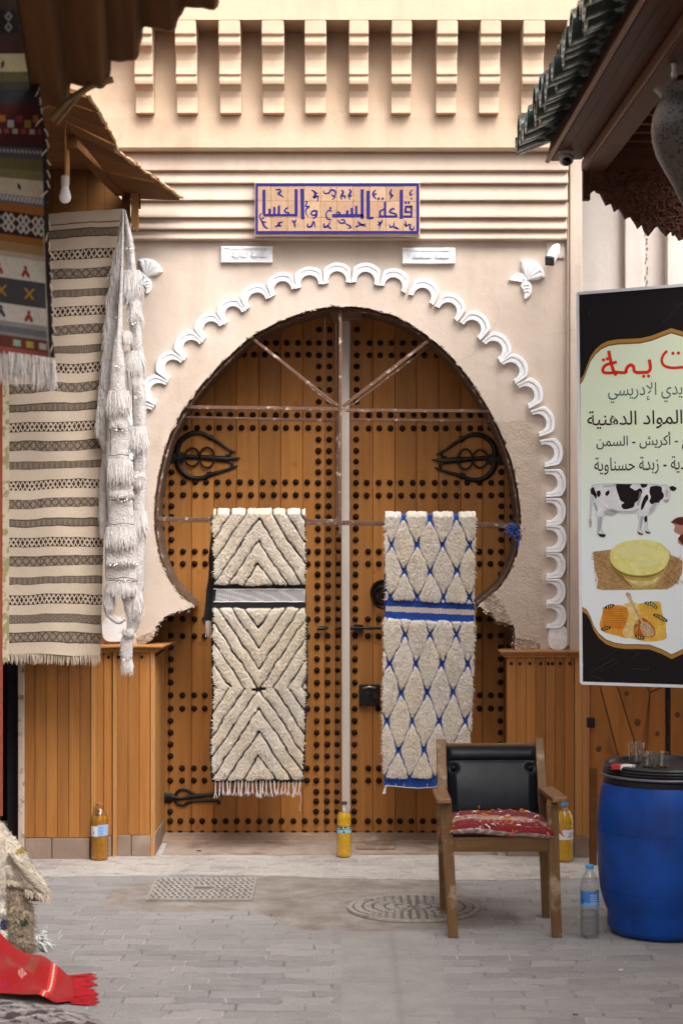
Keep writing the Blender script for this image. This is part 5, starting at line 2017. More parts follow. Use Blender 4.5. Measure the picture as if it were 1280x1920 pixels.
def photo_ink(name, c, hi, lo, scale=28.0, stretch=None):
    """ink of a printed photograph: the pictured stuff's own mottled tones"""
    m, nt, b = nodes_of(name)
    n1 = tex_noise(nt, scale, 7, 0.68, stretch)
    n2 = tex_noise(nt, scale * 4.5, 4, 0.6, stretch)
    col = mixrgb(nt, ramp(nt, n1, 0.34, 0.66), lo, hi)
    col = mixrgb(nt, 0.45, col, c)
    col = mixrgb(nt, ramp(nt, n2, 0.55, 0.75), col, hi)
    nt.links.new(col, b.inputs['Base Color'])
    b.inputs['Roughness'].default_value = 0.4
    b.inputs['Specular IOR Level'].default_value = 0.14
    return m


# ================================================================== GLAZED TILE SIGN OVER THE ARCH
YT_ = 10.318
ts = thing('tile_sign', 'glazed tile panel with dark blue Kufic lettering in a blue frame, above the arch', 'sign', P(632, 390, YT_))
cp = lambda x, y, Y=YT_ - 0.0015: P(460 + x / 3.765, 330 + y / 3.765, Y)
mb = MB()
xe = [70, 180, 297, 413, 530, 645, 760, 877, 992, 1110, 1228]
ye = [47, 175, 290, 408]
for i in range(10):
    for k in range(3):
        t_ = lambda x: (x - 70) * 0.0035
        a, b_ = cp(xe[i] + .9, ye[k] + .9 + t_(xe[i]), YT_), cp(xe[i + 1] - .9, ye[k + 1] - .9 + t_(xe[i]), YT_)
        dy = random.uniform(-.0006, .0006)
        mb.box((a.x, YT_ + dy, b_.z), (b_.x, YT_ + 0.02, a.z))
m_, nt, b_ = nodes_of('buff_glazed_tile')
g_ = nt.nodes.new('ShaderNodeNewGeometry')
c_ = ramp(nt, g_.outputs['Random Per Island'], 0, 1, (0.33, 0.195, 0.105), (0.42, 0.265, 0.155))
c_ = mixrgb(nt, ramp(nt, tex_noise(nt, 40, 5), .5, .8), c_, (0.27, 0.15, 0.09))
nt.links.new(c_, b_.inputs['Base Color'])
b_.inputs['Roughness'].default_value = 0.35
obj('tiles', mb, m_, ts, bevel=0.0012)
mb = MB()
a, b_ = cp(66, 42), cp(1232, 416)
mb.box((a.x, YT_ + 0.006, b_.z), (b_.x, YT_ + 0.07, a.z))
obj('mortar_bed', mb, M['plaster_top'], ts)
navy = ink('cobalt_blue_glaze', (0.020, 0.014, 0.14), 0.4)
mb = MB()
for (x0, y0, x1, y1) in ((72, 48, 1227, 70), (72, 386, 1222, 406), (72, 70.2, 88, 385.8), (1206, 70.2, 1226, 385.8)):
    n = max(2, int((x1 - x0) / 110))
    a, b2 = cp(x0, y0, YT_ - .0008), cp(x1, y1, YT_ - .0008)
    mb.box((a.x, YT_ - 0.0012, b2.z), (b2.x, YT_ - 0.0005, a.z))
obj('border', mb, navy, ts)


def ribbon(mb, pts, wd, f=cp, taper=False):
    """a brush stroke: widths in the drawing's own units"""
    pts = [Vector((p[0], p[1])) for p in pts]
    n = len(pts)
    L, Rr = [], []
    for i, p in enumerate(pts):
        d = (pts[min(i + 1, n - 1)] - pts[max(i - 1, 0)])
        d = d.normalized() if d.length > 1e-6 else Vector((1, 0))
        w_ = wd
        if taper:
            u = i / (n - 1)
            w_ = wd * (0.25 + 0.9 * math.sin(math.pi * min(1, max(0, u * .9 + .08))))
        q = Vector((-d.y, d.x)) * w_ / 2
        L.append(p + q)
        Rr.append(p - q)
    vs = [f(*p) for p in L] + [f(*p) for p in Rr]
    mb.add(vs, [(i, i + 1, n + i + 1, n + i) for i in range(n - 1)])


def seg(mb, x0, y0, x1, y1, wd):
    ribbon(mb, [(x0, y0), (x1, y1)], wd)


mb = MB()
for q in ((1100, 95, 1099, 300, 20), (1113, 283, 1178, 283, 12), (1171, 208, 1171, 277, 13), (1126, 214, 1178, 214, 14), (1130, 222, 1130, 256, 13), (1124, 252, 1165, 252, 10),
          (866, 102, 866, 286, 22), (856, 294, 904, 294, 15), (824, 92, 824, 300, 19), (612, 277, 834, 277, 19), (782, 208, 782, 268, 15), (750, 222, 752, 268, 15), (718, 240, 720, 268, 15),
          (400, 88, 404, 302, 22), (358, 90, 358, 268, 19), (128, 274, 367, 274, 15), (131, 94, 131, 267, 19), (236, 206, 236, 267, 15), (204, 216, 204, 267, 15), (171, 228, 171, 267, 15),
          (940, 283, 1072, 283, 13), (985, 180, 985, 277, 14), (948, 246, 980, 230, 10), (948, 246, 950, 276, 12)):
    seg(mb, *q[:4], q[4] * 1.12)
for pts, wd in (([(1052, 228), (1030, 232), (1018, 250), (1034, 258), (1056, 264), (1068, 276)], 12), ([(302, 222), (286, 228), (276, 246), (290, 254), (312, 262)], 11),
                ([(610, 246), (588, 240), (572, 256), (570, 280), (580, 300), (606, 306)], 9), ([(640, 262), (655, 250), (668, 262), (655, 270)], 9),
                ([(500, 240), (502, 270), (494, 290)], 15), ([(500, 242), (474, 246), (464, 264), (478, 274), (496, 270)], 11), ([(494, 290), (476, 296)], 9),
                ([(112, 262), (100, 280), (108, 300), (132, 294)], 8)):
    ribbon(mb, spline(pts, 5), wd)
for x, y in ((1130, 186), (1152, 186), (940, 157), (968, 157), (600, 224)):
    mb.flat([cp(x + 9 * math.cos(k * math.pi / 4), y + 9 * math.sin(k * math.pi / 4)) for k in range(8)])
obj('kufic_lettering', mb, navy, ts)
mb = MB()
cf = lambda x, y: cp(x, y, YT_ - 0.0013)
for pts, wd in (([(212, 96), (240, 92), (248, 108), (232, 122), (252, 134), (270, 148)], 9), ([(466, 98), (486, 108), (494, 130), (482, 150), (512, 140), (506, 180)], 11), ([(486, 120), (512, 118)], 7),
                ([(548, 98), (560, 120), (590, 116), (604, 96), (632, 104), (634, 130), (612, 136), (608, 118)], 8), ([(612, 136), (632, 146), (610, 164)], 6), ([(676, 96), (690, 112), (676, 138), (680, 164)], 10), ([(680, 138), (702, 140), (700, 160)], 8),
                ([(732, 90), (744, 108), (730, 136), (738, 164)], 10), ([(734, 134), (752, 142)], 8), ([(920, 94), (902, 116), (906, 140), (924, 160)], 9), ([(906, 130), (928, 120)], 7), ([(1030, 90), (1022, 116), (1030, 138), (1022, 162)], 10), ([(1028, 134), (1046, 138)], 7),
                ([(1180, 92), (1162, 116), (1166, 132), (1184, 124)], 8), ([(1166, 150), (1176, 162)], 7),
                ([(104, 300), (118, 318), (128, 344), (144, 362), (164, 368)], 9), ([(112, 324), (150, 322)], 7), ([(208, 358), (232, 346), (256, 352)], 9), ([(226, 330), (266, 322)], 7), ([(240, 322), (236, 356)], 8),
                ([(330, 310), (346, 326), (358, 302)], 9), ([(346, 326), (350, 364)], 8), ([(438, 332), (440, 354), (466, 352), (482, 320), (494, 366)], 9), ([(556, 330), (556, 356), (580, 350), (598, 318)], 9), ([(580, 350), (606, 372)], 8),
                ([(650, 306), (670, 330), (700, 324), (690, 304), (664, 312)], 7), ([(700, 330), (730, 346), (744, 362), (720, 366)], 7), ([(792, 318), (812, 338), (852, 354)], 10), ([(774, 358), (806, 346)], 8), ([(806, 346), (852, 336)], 7),
                ([(966, 306), (954, 330), (930, 346)], 9), ([(936, 318), (950, 336), (944, 368)], 8), ([(1016, 338), (1022, 358), (1044, 352), (1052, 318)], 8), ([(1044, 356), (1084, 374)], 10),
                ([(1120, 334), (1134, 352), (1128, 310)], 8), ([(1134, 352), (1160, 340), (1164, 372), (1186, 374), (1190, 350)], 8),
                ([(418, 178), (436, 178), (424, 210), (450, 214), (426, 236), (430, 264), (442, 286)], 7)):
    ribbon(mb, spline(pts, 5), wd * 1.4, cf, True)
obj('vine_curls', mb, navy, ts)

# ================================================================== CARVED GYPSUM PLAQUES
for (x0, y0, x1, y1), lab, txt in (((414, 461, 511, 492), 'carved white gypsum plaque under the end of the tile sign nearer the striped rug', 'العافية الباقية'),
                                   ((754, 464, 853, 494), 'carved white gypsum plaque under the end of the tile sign nearer the banner', 'الغبطة المتصلة')):
    c0 = P((x0 + x1) / 2, (y0 + y1) / 2, YW)
    t = thing('gypsum_plaque', lab, 'plaque', c0, 'carved gypsum plaques')
    mb = MB()
    a, b_ = P(x0, y0, YW - .02), P(x1, y1, YW - .02)
    mb.box((a.x, YW - 0.022, b_.z), (b_.x, YW, a.z))
    obj('slab', mb, M['gypsum'], t, bevel=0.002)
    yF = YW - 0.0225
    mb = MB()
    def rim(xa, ya, xb, yb, wd=1.6):
        for (q0, r0, q1, r1) in ((xa, ya, xb, ya + wd), (xa, yb - wd, xb, yb), (xa, ya + wd, xa + wd, yb - wd), (xb - wd, ya + wd, xb, yb - wd)):
            a_, b2_ = P(q0, r0, yF), P(q1, r1, yF)
            mb.box((a_.x, yF - 0.005, b2_.z), (b2_.x, yF + .0003, a_.z))
    rim(x0 + 1, y0 + 1, x1 - 1, y1 - 1, 3.2)
    rim(x0 + 15, y0 + 5.0, x1 - 5, y1 - 5.2, 1.2)
    for k in range(5):
        mb.ball(P(x0 + 9 + random.uniform(-1.5, 1.5), lerp(y0 + 7, y1 - 8, k / 4), yF), .005, .003, .004, 8, 4)
    obj('raised_border', mb, M['gypsum'], t)
    vs, fs = text_mesh(shape(txt), 0.012)
    xs_, ys_ = [v[0] for v in vs], [v[1] for v in vs]
    mb = MB()
    w0, w1 = x0 + 20, x1 - 9
    h0, h1 = y0 + 8.5, y1 - 8
    f2 = lambda x, y, Y: P(lerp(w0, w1, (x - min(xs_)) / (max(xs_) - min(xs_))), lerp(h1, h0, (y - min(ys_)) / (max(ys_) - min(ys_))), Y)
    n_ = len(vs)
    mb.add([f2(x, y, yF - .011) for x, y, _ in vs], fs)
    # side walls of the relief
    ec = {}
    for f_ in fs:
        for q in range(len(f_)):
            e_ = tuple(sorted((f_[q], f_[(q + 1) % len(f_)])))
            ec[e_] = ec.get(e_, 0) + 1
    bd = [e_ for e_, k in ec.items() if k == 1]
    mb.add([f2(x, y, yF - .011) for x, y, _ in vs] + [f2(x, y, yF + .0003) for x, y, _ in vs], [(a_, b2_, b2_ + n_, a_ + n_) for a_, b2_ in bd])
    obj('carved_inscription', mb, M['gypsum'], t)

# ================================================================== GYPSUM PALMETTES
def palmette(cx, cy, s_, flip, rot, lab):
    t = thing('palmette', lab, 'wall ornament', P(cx, cy, YW), 'white gypsum palmettes')
    Q = lambda x, y, d=0.0: P(cx + flip * (x * math.cos(rot) - y * math.sin(rot)) * s_, cy + (x * math.sin(rot) + y * math.cos(rot)) * s_, YW - d)
    # fan of five ribs
    mb = MB()
    for k in range(5):
        a = R(-98 + k * 21)
        tip = (33 * math.cos(a), 36 * math.sin(a))
        path = [(2, -1), (tip[0] * .35, tip[1] * .35), (tip[0] * .7, tip[1] * .7), (tip[0] * .95, tip[1] * .95)]
        mb.tube([Q(x, y, .010 + .004 * i) for i, (x, y) in enumerate(path)], [.006, .012, .0185, .013], 10, flat=((0, 1, 0), .8))
    pts = [Q(0, 2)] + [Q(36 * math.cos(R(-106 + i * 8.3)), 38 * math.sin(R(-106 + i * 8.3))) for i in range(13)]
    mb.prism([(p.x, p.z) for p in pts], 'y', YW - .014, YW)
    obj('fan', mb, M['gypsum'], t, smooth=True, auto=45)
    mb = MB()
    out = spline([(0, -6), (-10, -12), (-22, -10), (-32, 0), (-20, 3), (-8, 5), (0, 4)], 5)
    mb.prism([(Q(*p).x, Q(*p).z) for p in out], 'y', YW - .016, YW)
    obj('leaf', mb, M['gypsum'], t, bevel=0.004)
    mb = MB()
    out = spline([(-6, 4), (-10, 12), (-4, 24), (-3, 36), (6, 30), (10, 20), (8, 8), (2, 3)], 5)
    mb.prism([(Q(*p).x, Q(*p).z) for p in out], 'y', YW - .018, YW)
    for y in (9, 15, 21):
        mb.tube([Q(-7 + y * .15, y + 2, .019), Q(0, y, .022), Q(7 - y * .05, y + 1, .019)], .0028, 6)
    obj('leaf', mb, M['gypsum'], t, bevel=0.003)
    mb = MB()
    for q in ((-4, -1), (1, 7)):
        mb.ball(Q(q[0], q[1], .018), .006, .005, .006, 8, 5)
    obj('boss', mb, M['gypsum'], t, smooth=True)


palmette(986, 524, 1.0, 1, 0.0, 'white gypsum palmette of a fan and two leaves below the white surveillance camera')
palmette(274, 518, 0.9, 1, -0.15, 'white gypsum palmette of a fan and two leaves, partly hidden by the hanging wedding blanket')
# ================================================================== SECURITY CAMERAS
cc = thing('security_camera', 'white bullet security camera with a dark face, on the wall above the palmette', 'camera', P(1042, 475, YW))
mb = MB()
a, b_ = P(1025, 453, YW), P(1057, 484, YW)
mb.box((a.x, YW - 0.012, b_.z), (b_.x, YW, a.z))
obj('wall_plate', mb, M['plaster_white'], cc, bevel=0.002)
mb = MB()
for q in ((1028, 455), (1054, 455), (1054, 480)):
    mb.ball(P(*q, YW - .0125), .003, .002, .003, 8, 4)
obj('screws', mb, M['rust'], cc)
mb = MB()
mb.tube([P(1044, 462, YW - .012), P(1044, 462, YW - .05)], .017, 14)
mb.ball(P(1043, 464, YW - .055), .02, .02, .02, 14, 8)
obj('ball_joint', mb, M['white_paint'], cc, smooth=True, auto=50)
p0, p1 = P(1043, 465, YW - .06), P(1031, 487, YW - .15)
mb = MB()
mb.beam(p0, p1, .046, .050, up=(0, -0.4, .9))
obj('housing', mb, M['white_paint'], cc, bevel=0.012, seg=3)
d_ = (p1 - p0).normalized()
mb = MB()
mb.beam(p1 + d_ * .001, p1 + d_ * .018, .047, .051, up=(0, -0.4, .9))
fc = obj('face_cap', mb, slab_mat('smoked_lens_cap', (0.05, 0.055, 0.065), 0.25), cc, bevel=0.004)
mb = MB()
mb.beam(p1 + d_ * .0182, p1 + d_ * .021, .030, .018, up=(0, -0.4, .9))
obj('lens_window', mb, slab_mat('dark_lens', (0.10, 0.07, 0.08), 0.15), fc)

dc = thing('dome_camera', 'small grey turret camera with a black lens under the corner of the tiled eave', 'camera', P(1060, 290, 9.3))
mb = MB()
q = P(1061, 293, 9.32)
mb.lathe([(.034, .0), (.036, .012), (.03, .022), (.0, .022)], q + Vector((0, 0, 0.012)), 20)
obj('base', mb, slab_mat('grey_camera_shell', (0.36, 0.33, 0.33), 0.5), dc, smooth=True, auto=50)
mb = MB()
mb.ball(P(1061, 297, 9.315), .035, .035, .035, 18, 12)
obj('ball', mb, slab_mat('grey_camera_ball', (0.34, 0.31, 0.31), 0.45), dc, smooth=True)
mb = MB()
mb.ball(P(1062, 302, 9.286), .021, .014, .021, 16, 8)
obj('lens', mb, slab_mat('black_camera_lens', (0.008, 0.008, 0.01), 0.15), dc, smooth=True)

# ================================================================== SHOP BANNER
bn = thing('shop_banner', 'tall printed dairy shop banner with a cow, a butter bowl and honeycomb', 'banner', P(1086, 1280, 9.6))
# the board: left edge nearer the wall, right edge nearer the camera
TL, TR = P(1083, 550, 9.62), P(1437, 522, 9.27)
BL, BR = P(1090, 1281, 9.62), P(1444, 1292, 9.27)
nrm = (TR - TL).cross(BL - TL).normalized()
if nrm.y > 0:
    nrm = -nrm


def B(px, py, lift=0.0):
    """photo pixel on the banner's face"""
    # intersect the sight line with the plane
    o = Vector((0, 0, CAM_Z))
    d = P(px, py, 1.0) - o
    t_ = (TL - o).dot(nrm) / d.dot(nrm)
    return o + d * t_ + nrm * lift


mb = MB()
n_ = nrm * 0.022
mb.hexa([BL - n_, BR - n_, BR, BL], [TL - n_, TR - n_, TR, TL])
obj('backing_board', mb, slab_mat('silver_frame', (0.62, 0.63, 0.66), 0.4, 0.2), bn)
mb = MB()
for a, b_ in ((TL, TR), (TR, BR), (BR, BL), (BL, TL)):
    mb.beam(a + nrm * .003, b_ + nrm * .003, .014, .010, up=nrm)
obj('frame', mb, slab_mat('white_frame', (0.74, 0.76, 0.80), 0.4), bn)
blackp = ink('black_vinyl_print', (0.012, 0.009, 0.011), 0.35)
mb = MB()
mb.flat([TL + nrm * .0008, TR + nrm * .0008, BR + nrm * .0008, BL + nrm * .0008])
obj('black_ground', mb, blackp, bn)
mb = MB()
for k in range(26):
    cx, cy = random.uniform(1092, 1430), random.choice([random.uniform(556, 690), random.uniform(1212, 1276)])
    q = [(cx + random.uniform(-28, 28), cy + random.uniform(-20, 20)) for _ in range(3)]
    q = [(min(max(x, 1092), 1430), y) for x, y in q]
    for i in range(2):
        a, b_ = Vector(q[i]), Vector(q[i + 1])
        d = (b_ - a)
        if d.length < 2:
            continue
        o_ = Vector((-d.y, d.x)).normalized() * .35
        mb.add([B(*(a + o_), .0012), B(*(b_ + o_), .0012), B(*(b_ - o_), .0012), B(*(a - o_), .0012)], [(0, 1, 2, 3)])
obj('faint_line_print', mb, ink('charcoal_print', (0.045, 0.04, 0.042), 0.4), bn)
mirror = lambda pts: [(2 * 1260 - x, y - (1260 - x) * 0.004) for x, y in pts[::-1]]
topg = [(1088, 711), (1094, 702), (1100, 686), (1107, 668), (1116, 655), (1127, 645), (1140, 639), (1158, 636), (1180, 635), (1200, 634), (1222, 629), (1242, 621), (1258, 615)]
botg = [(1090, 1146), (1100, 1152), (1107, 1165), (1113, 1182), (1122, 1196), (1136, 1208), (1152, 1214), (1172, 1217), (1196, 1217), (1218, 1218), (1240, 1226), (1259, 1236)]
full_top = topg + mirror(topg)[1:]
full_bot = botg + mirror(botg)[1:]
gold = ink('ochre_gold_print', (0.42, 0.22, 0.05), 0.35)
gold2 = ink('brown_gold_print', (0.22, 0.10, 0.03), 0.35)
cream_c = [(p[0], p[1]) for p in full_top]
mb = MB()
mb.flat([B(x, y, .0014) for x, y in full_top] + [B(x, y, .0014) for x, y in full_bot[::-1]])
obj('gold_edge', mb, gold, bn)
mb = MB()
mb.flat([B(x, y + 7, .002) for x, y in full_top] + [B(x, y - 7, .002) for x, y in full_bot[::-1]])
obj('gold_edge', mb, gold2, bn)
# pale green field with a gentle printed change of hue from green to pale blue
m_, nt, b_ = nodes_of('pale_green_print')
tc = nt.nodes.new('ShaderNodeTexCoord')
sx_ = nt.nodes.new('ShaderNodeSeparateXYZ')
nt.links.new(tc.outputs['Object'], sx_.inputs[0])
mr = nt.nodes.new('ShaderNodeMapRange')
mr.inputs[1].default_value = 0.1
mr.inputs[2].default_value = 1.9
nt.links.new(sx_.outputs['Z'], mr.inputs[0])
col_ = ramp(nt, mr.outputs[0], 0.28, 0.62, (0.80, 0.87, 0.90), (0.76, 0.88, 0.66))
nt.links.new(col_, b_.inputs['Base Color'])
b_.inputs['Roughness'].default_value = 0.4
mb = MB()
mb.flat([B(x, y + 10, .0026) for x, y in full_top] + [B(x, y - 9, .0026) for x, y in full_bot[::-1]])
obj('pale_field', mb, m_, bn)


def line_txt(name, s, x0, x1, y0, y1, c, thick=0.0, rise=-0.02, arabic=True):
    b2 = MB()
    sh = ' '.join(shape(w_) for w_ in s.split(' ')[::-1]) if arabic else s
    text_on(b2, sh, lambda u, v: B(lerp(x0, x1, u), lerp(y1, y0, v) + (lerp(x0, x1, u) - x0) * rise, .0036), thick)
    return obj(name, b2, c, bn)


red = ink('red_print', (0.72, 0.03, 0.012), 0.4)
teal = ink('grey_green_print', (0.10, 0.19, 0.17), 0.4)
brown = ink('dark_brown_print', (0.045, 0.018, 0.016), 0.4)
# brush lettered headline: strokes drawn by hand
mb = MB()
bs = lambda x, y: B(1040 + x / 3.84, 320 + y / 3.84, .0036)
for pts, wd in (([(388, 1296), (396, 1340), (410, 1400), (430, 1455), (446, 1472)], 18), ([(446, 1376), (420, 1384), (370, 1398), (348, 1424), (352, 1450), (390, 1456), (440, 1450), (500, 1454), (520, 1440)], 17),
                ([(510, 1446), (524, 1412), (548, 1398), (566, 1410), (572, 1440), (592, 1452), (640, 1452), (672, 1448), (688, 1420), (680, 1358)], 18),
                ([(808, 1296), (780, 1330), (770, 1370), (790, 1404), (840, 1418), (900, 1416), (980, 1404), (1010, 1370), (1004, 1330)], 15),
                ([(1060, 1310), (1064, 1390), (1050, 1416), (1010, 1420)], 15), ([(1064, 1400), (1110, 1414), (1150, 1408), (1160, 1370), (1150, 1340)], 15)):
    ribbon(mb, spline(pts, 6), wd * 1.3, bs)
for x, y in ((350, 1362), (377, 1354), (640, 1480), (675, 1478), (850, 1314), (890, 1312), (1090, 1470), (1120, 1470)):
    mb.flat([bs(x + 12 * math.cos(k * math.pi / 5), y + 12 * math.sin(k * math.pi / 5)) for k in range(10)])
obj('headline_lettering', mb, red, bn)
line_txt('name_lettering', 'اليزيدي الإدريسي', 1140, 1312, 718, 756, teal, 0.004)
line_txt('text_line', 'المواد الدهنية', 1101, 1279, 771, 806, brown, 0.006)
line_txt('text_line', 'الخليع - أكريش - السمن', 1118, 1330, 812, 847, brown, 0.004)
line_txt('text_line', 'بلدية - زبدة حسناوية', 1114, 1300, 858, 891, brown, 0.004)

# ---- printed pictures, flat inks on the banner face
ck = lambda x, y, l=.0036: B(1040 + x / 3.692, 780 + y / 3.692, l)


def flatpic(name, polys, parent=bn):
    """polys: [(points, ink, layer)] in one printed picture"""
    inks = []
    b2 = MB()
    for pts, c_, ly in polys:
        if c_ not in inks:
            inks.append(c_)
        b2.flat([ck(x, y, .0032 + ly * .0005) for x, y in pts], inks.index(c_))
    return obj(name, b2, inks, parent)


whitep = photo_ink('white_print', (0.74, 0.75, 0.78), (0.86, 0.87, 0.89), (0.50, 0.51, 0.55), 15)
greyp = ink('pale_grey_print', (0.42, 0.44, 0.45), 0.4)
blk = ink('black_print', (0.014, 0.010, 0.012), 0.4)
pinkp = ink('pinkish_grey_print', (0.45, 0.40, 0.40), 0.4)


def sm(pts, n=5):
    return [tuple(p) for p in spline(list(pts) + [pts[0]], n)][:-1]


body = [(262, 478), (330, 470), (420, 468), (520, 470), (600, 468), (690, 472), (740, 480), (762, 474), (784, 484), (796, 500), (798, 540), (792, 580), (780, 598), (756, 590), (744, 575), (728, 590), (712, 620), (690, 655), (668, 678), (640, 690), (642, 740), (640, 780), (662, 806), (660, 816), (632, 812), (622, 790), (624, 740), (614, 690), (606, 730), (600, 780), (612, 815), (608, 825), (582, 820), (570, 800), (578, 780), (584, 730), (574, 672), (540, 672), (480, 676), (440, 668), (424, 680), (396, 690), (366, 684), (340, 690), (328, 720), (320, 780), (340, 812), (354, 822), (345, 840), (316, 838), (292, 812), (298, 780), (296, 720), (288, 690), (284, 650), (270, 610), (262, 560), (254, 660), (250, 740), (246, 775), (238, 760), (244, 660), (248, 560), (248, 510)]
cow = [(body, whitep, 0),
       (sm([(420, 470), (530, 470), (520, 490), (540, 505), (560, 515), (590, 500), (605, 520), (590, 560), (570, 590), (555, 600), (545, 630), (500, 645), (470, 640), (462, 615), (480, 600), (455, 585), (440, 545), (428, 510)]), blk, 1),
       (sm([(660, 490), (700, 482), (738, 492), (742, 520), (756, 550), (744, 576), (728, 585), (718, 600), (690, 602), (672, 612), (655, 590), (665, 560), (655, 530)]), blk, 1),
       (sm([(590, 468), (640, 470), (632, 490), (604, 496)]), blk, 1),
       (sm([(618, 560), (640, 542), (648, 570), (630, 600), (612, 640), (596, 650), (600, 610)]), blk, 1),
       (sm([(290, 520), (312, 516), (318, 540), (304, 562), (292, 548)]), blk, 1), (sm([(352, 528), (372, 514), (380, 530), (364, 552), (350, 546)]), blk, 1),
       (sm([(244, 505), (268, 492), (276, 510), (290, 545), (286, 575), (268, 550), (250, 535)]), blk, 1),
       (sm([(788, 496), (812, 484), (842, 498), (830, 518), (806, 516)]), blk, 1),
       (sm([(620, 700), (636, 690), (640, 720), (630, 736), (618, 722)]), blk, 1),
       (sm([(400, 640), (440, 660), (424, 678), (392, 688), (352, 684), (340, 664), (364, 652)]), greyp, 1),
       (sm([(292, 812), (312, 816), (352, 822), (344, 840), (314, 838)]), blk, 1), (sm([(572, 798), (592, 810), (612, 816), (606, 825), (582, 820)]), blk, 1), (sm([(622, 792), (640, 800), (662, 808), (658, 817), (632, 812)]), blk, 1),
       (sm([(754, 580), (790, 578), (780, 600), (758, 594)]), pinkp, 1), (sm([(268, 600), (284, 650), (298, 660), (294, 630), (282, 600)]), greyp, 1), (sm([(596, 690), (608, 700), (600, 760), (588, 790), (590, 730)]), greyp, 1), (sm([(310, 700), (326, 700), (318, 780), (306, 790)]), greyp, 1), (sm([(240, 720), (250, 712), (256, 745), (247, 776)]), ink('straw_print', (0.36, 0.34, 0.2)), 1)]
ob = body + [body[0]]
for i in range(len(ob) - 1):
    a, b_ = Vector(ob[i]), Vector(ob[i + 1])
    q_ = (b_ - a)
    if q_.length < 1:
        continue
    o_ = Vector((-q_.y, q_.x)).normalized() * 1.6
    cow.append(([tuple(a + o_), tuple(b_ + o_), tuple(b_ - o_), tuple(a - o_)], greyp, 3))
for pts in ([(300, 590), (360, 640), (440, 655), (540, 655), (580, 640), (560, 664), (470, 668), (380, 660)], [(690, 600), (706, 608), (680, 655), (652, 678), (660, 640)], [(330, 480), (420, 474), (418, 486), (340, 494)], [(590, 520), (600, 560), (580, 620), (566, 600)], [(300, 700), (312, 700), (306, 800), (298, 800)], [(770, 500), (784, 520), (778, 560), (766, 540)]):
    cow.append((sm(pts), photo_ink('cow_shade_print', (0.46, 0.47, 0.50), (0.60, 0.61, 0.64), (0.36, 0.36, 0.39), 20), 1))
flatpic('cow_print', cow)
straw = photo_ink('burlap_print', (0.40, 0.23, 0.09), (0.62, 0.42, 0.22), (0.26, 0.13, 0.045), 60)
straw2 = ink('dark_burlap_print', (0.24, 0.125, 0.05), 0.5)
bowlg = photo_ink('bowl_gold_print', (0.46, 0.33, 0.075), (0.66, 0.52, 0.20), (0.30, 0.19, 0.03), 18)
bowld = ink('bowl_shade_print', (0.27, 0.17, 0.035), 0.4)
but = photo_ink('butter_print', (0.74, 0.70, 0.22), (0.84, 0.82, 0.42), (0.62, 0.56, 0.12), 14)
but2 = ink('butter_pale_print', (0.73, 0.70, 0.32), 0.4)
bl = [([(265, 940), (390, 925), (420, 1000), (760, 1000), (800, 960), (860, 985), (886, 1010), (880, 1090), (850, 1150), (780, 1200), (330, 1206), (290, 1195), (300, 1130), (275, 1060)], straw, 0)]
for k in range(90):
    side = random.random() < .5
    x, y = (random.uniform(270, 420), random.uniform(945, 1190)) if side else (random.uniform(760, 875), random.uniform(985, 1170))
    a = R(random.choice([28, -55]) + random.uniform(-8, 8))
    dx, dy = math.cos(a) * 24, math.sin(a) * 24
    bl.append(([(x - dx, y - dy - 1.6), (x + dx, y + dy - 1.6), (x + dx, y + dy + 1.6), (x - dx, y - dy + 1.6)], straw2, 1))
for k in range(30):
    a = lerp(0, 1, k / 29)
    x, y = (lerp(268, 300, a), lerp(940, 1195, a)) if k % 2 else (lerp(878, 800, a), lerp(985, 1195, a))
    dx = -22 if k % 2 else 24
    bl.append(([(x, y - 2), (x + dx, y - 6 + random.uniform(-8, 8)), (x, y + 2)], straw, 0))
bl += [(sm([(378, 935), (384, 1000), (410, 1060), (450, 1110), (500, 1165), (540, 1195), (660, 1196), (710, 1165), (760, 1080), (790, 1010), (796, 940), (700, 880), (480, 880)]), bowlg, 2),
       (sm([(384, 1010), (404, 1060), (450, 1120), (520, 1180), (540, 1190), (500, 1140), (450, 1080)]), bowld, 3), (sm([(470, 1120), (560, 1140), (660, 1140), (720, 1110), (700, 1150), (640, 1172), (560, 1172)]), photo_ink('bowl_gleam_print', (0.62, 0.50, 0.2), (0.80, 0.72, 0.42), (0.45, 0.33, 0.08), 30), 3),
       (sm([(430, 1062), (500, 1096), (600, 1108), (690, 1094), (750, 1060), (752, 1070), (690, 1106), (600, 1120), (500, 1108), (428, 1072)]), bowld, 3),
       (sm([(384, 940), (440, 885), (540, 860), (640, 858), (730, 880), (785, 930), (790, 990), (760, 1050), (700, 1088), (600, 1104), (500, 1092), (420, 1050), (388, 1000)]), but, 4),
       (sm([(430, 930), (520, 885), (600, 890), (680, 920), (660, 960), (560, 970), (470, 985)]), but2, 5), (sm([(560, 1000), (700, 990), (740, 1010), (680, 1030), (590, 1035)]), but2, 5)]
flatpic('butter_bowl_print', bl)
hon = photo_ink('honey_orange_print', (0.72, 0.29, 0.025), (0.86, 0.46, 0.07), (0.52, 0.15, 0.01), 22)
hond = ink('comb_cell_print', (0.45, 0.11, 0.01), 0.4)
hony = photo_ink('honey_yellow_print', (0.76, 0.48, 0.05), (0.86, 0.64, 0.16), (0.60, 0.28, 0.02), 26)
honl = photo_ink('wax_print', (0.78, 0.58, 0.18), (0.88, 0.76, 0.42), (0.62, 0.36, 0.06), 34)
dip = photo_ink('dipper_wood_print', (0.56, 0.38, 0.22), (0.72, 0.54, 0.36), (0.36, 0.20, 0.09), 30)
dipd = ink('dipper_groove_print', (0.22, 0.10, 0.06), 0.4)
bee = ink('bee_print', (0.05, 0.03, 0.012), 0.4)
grn = ink('leaf_print', (0.08, 0.14, 0.04), 0.4)
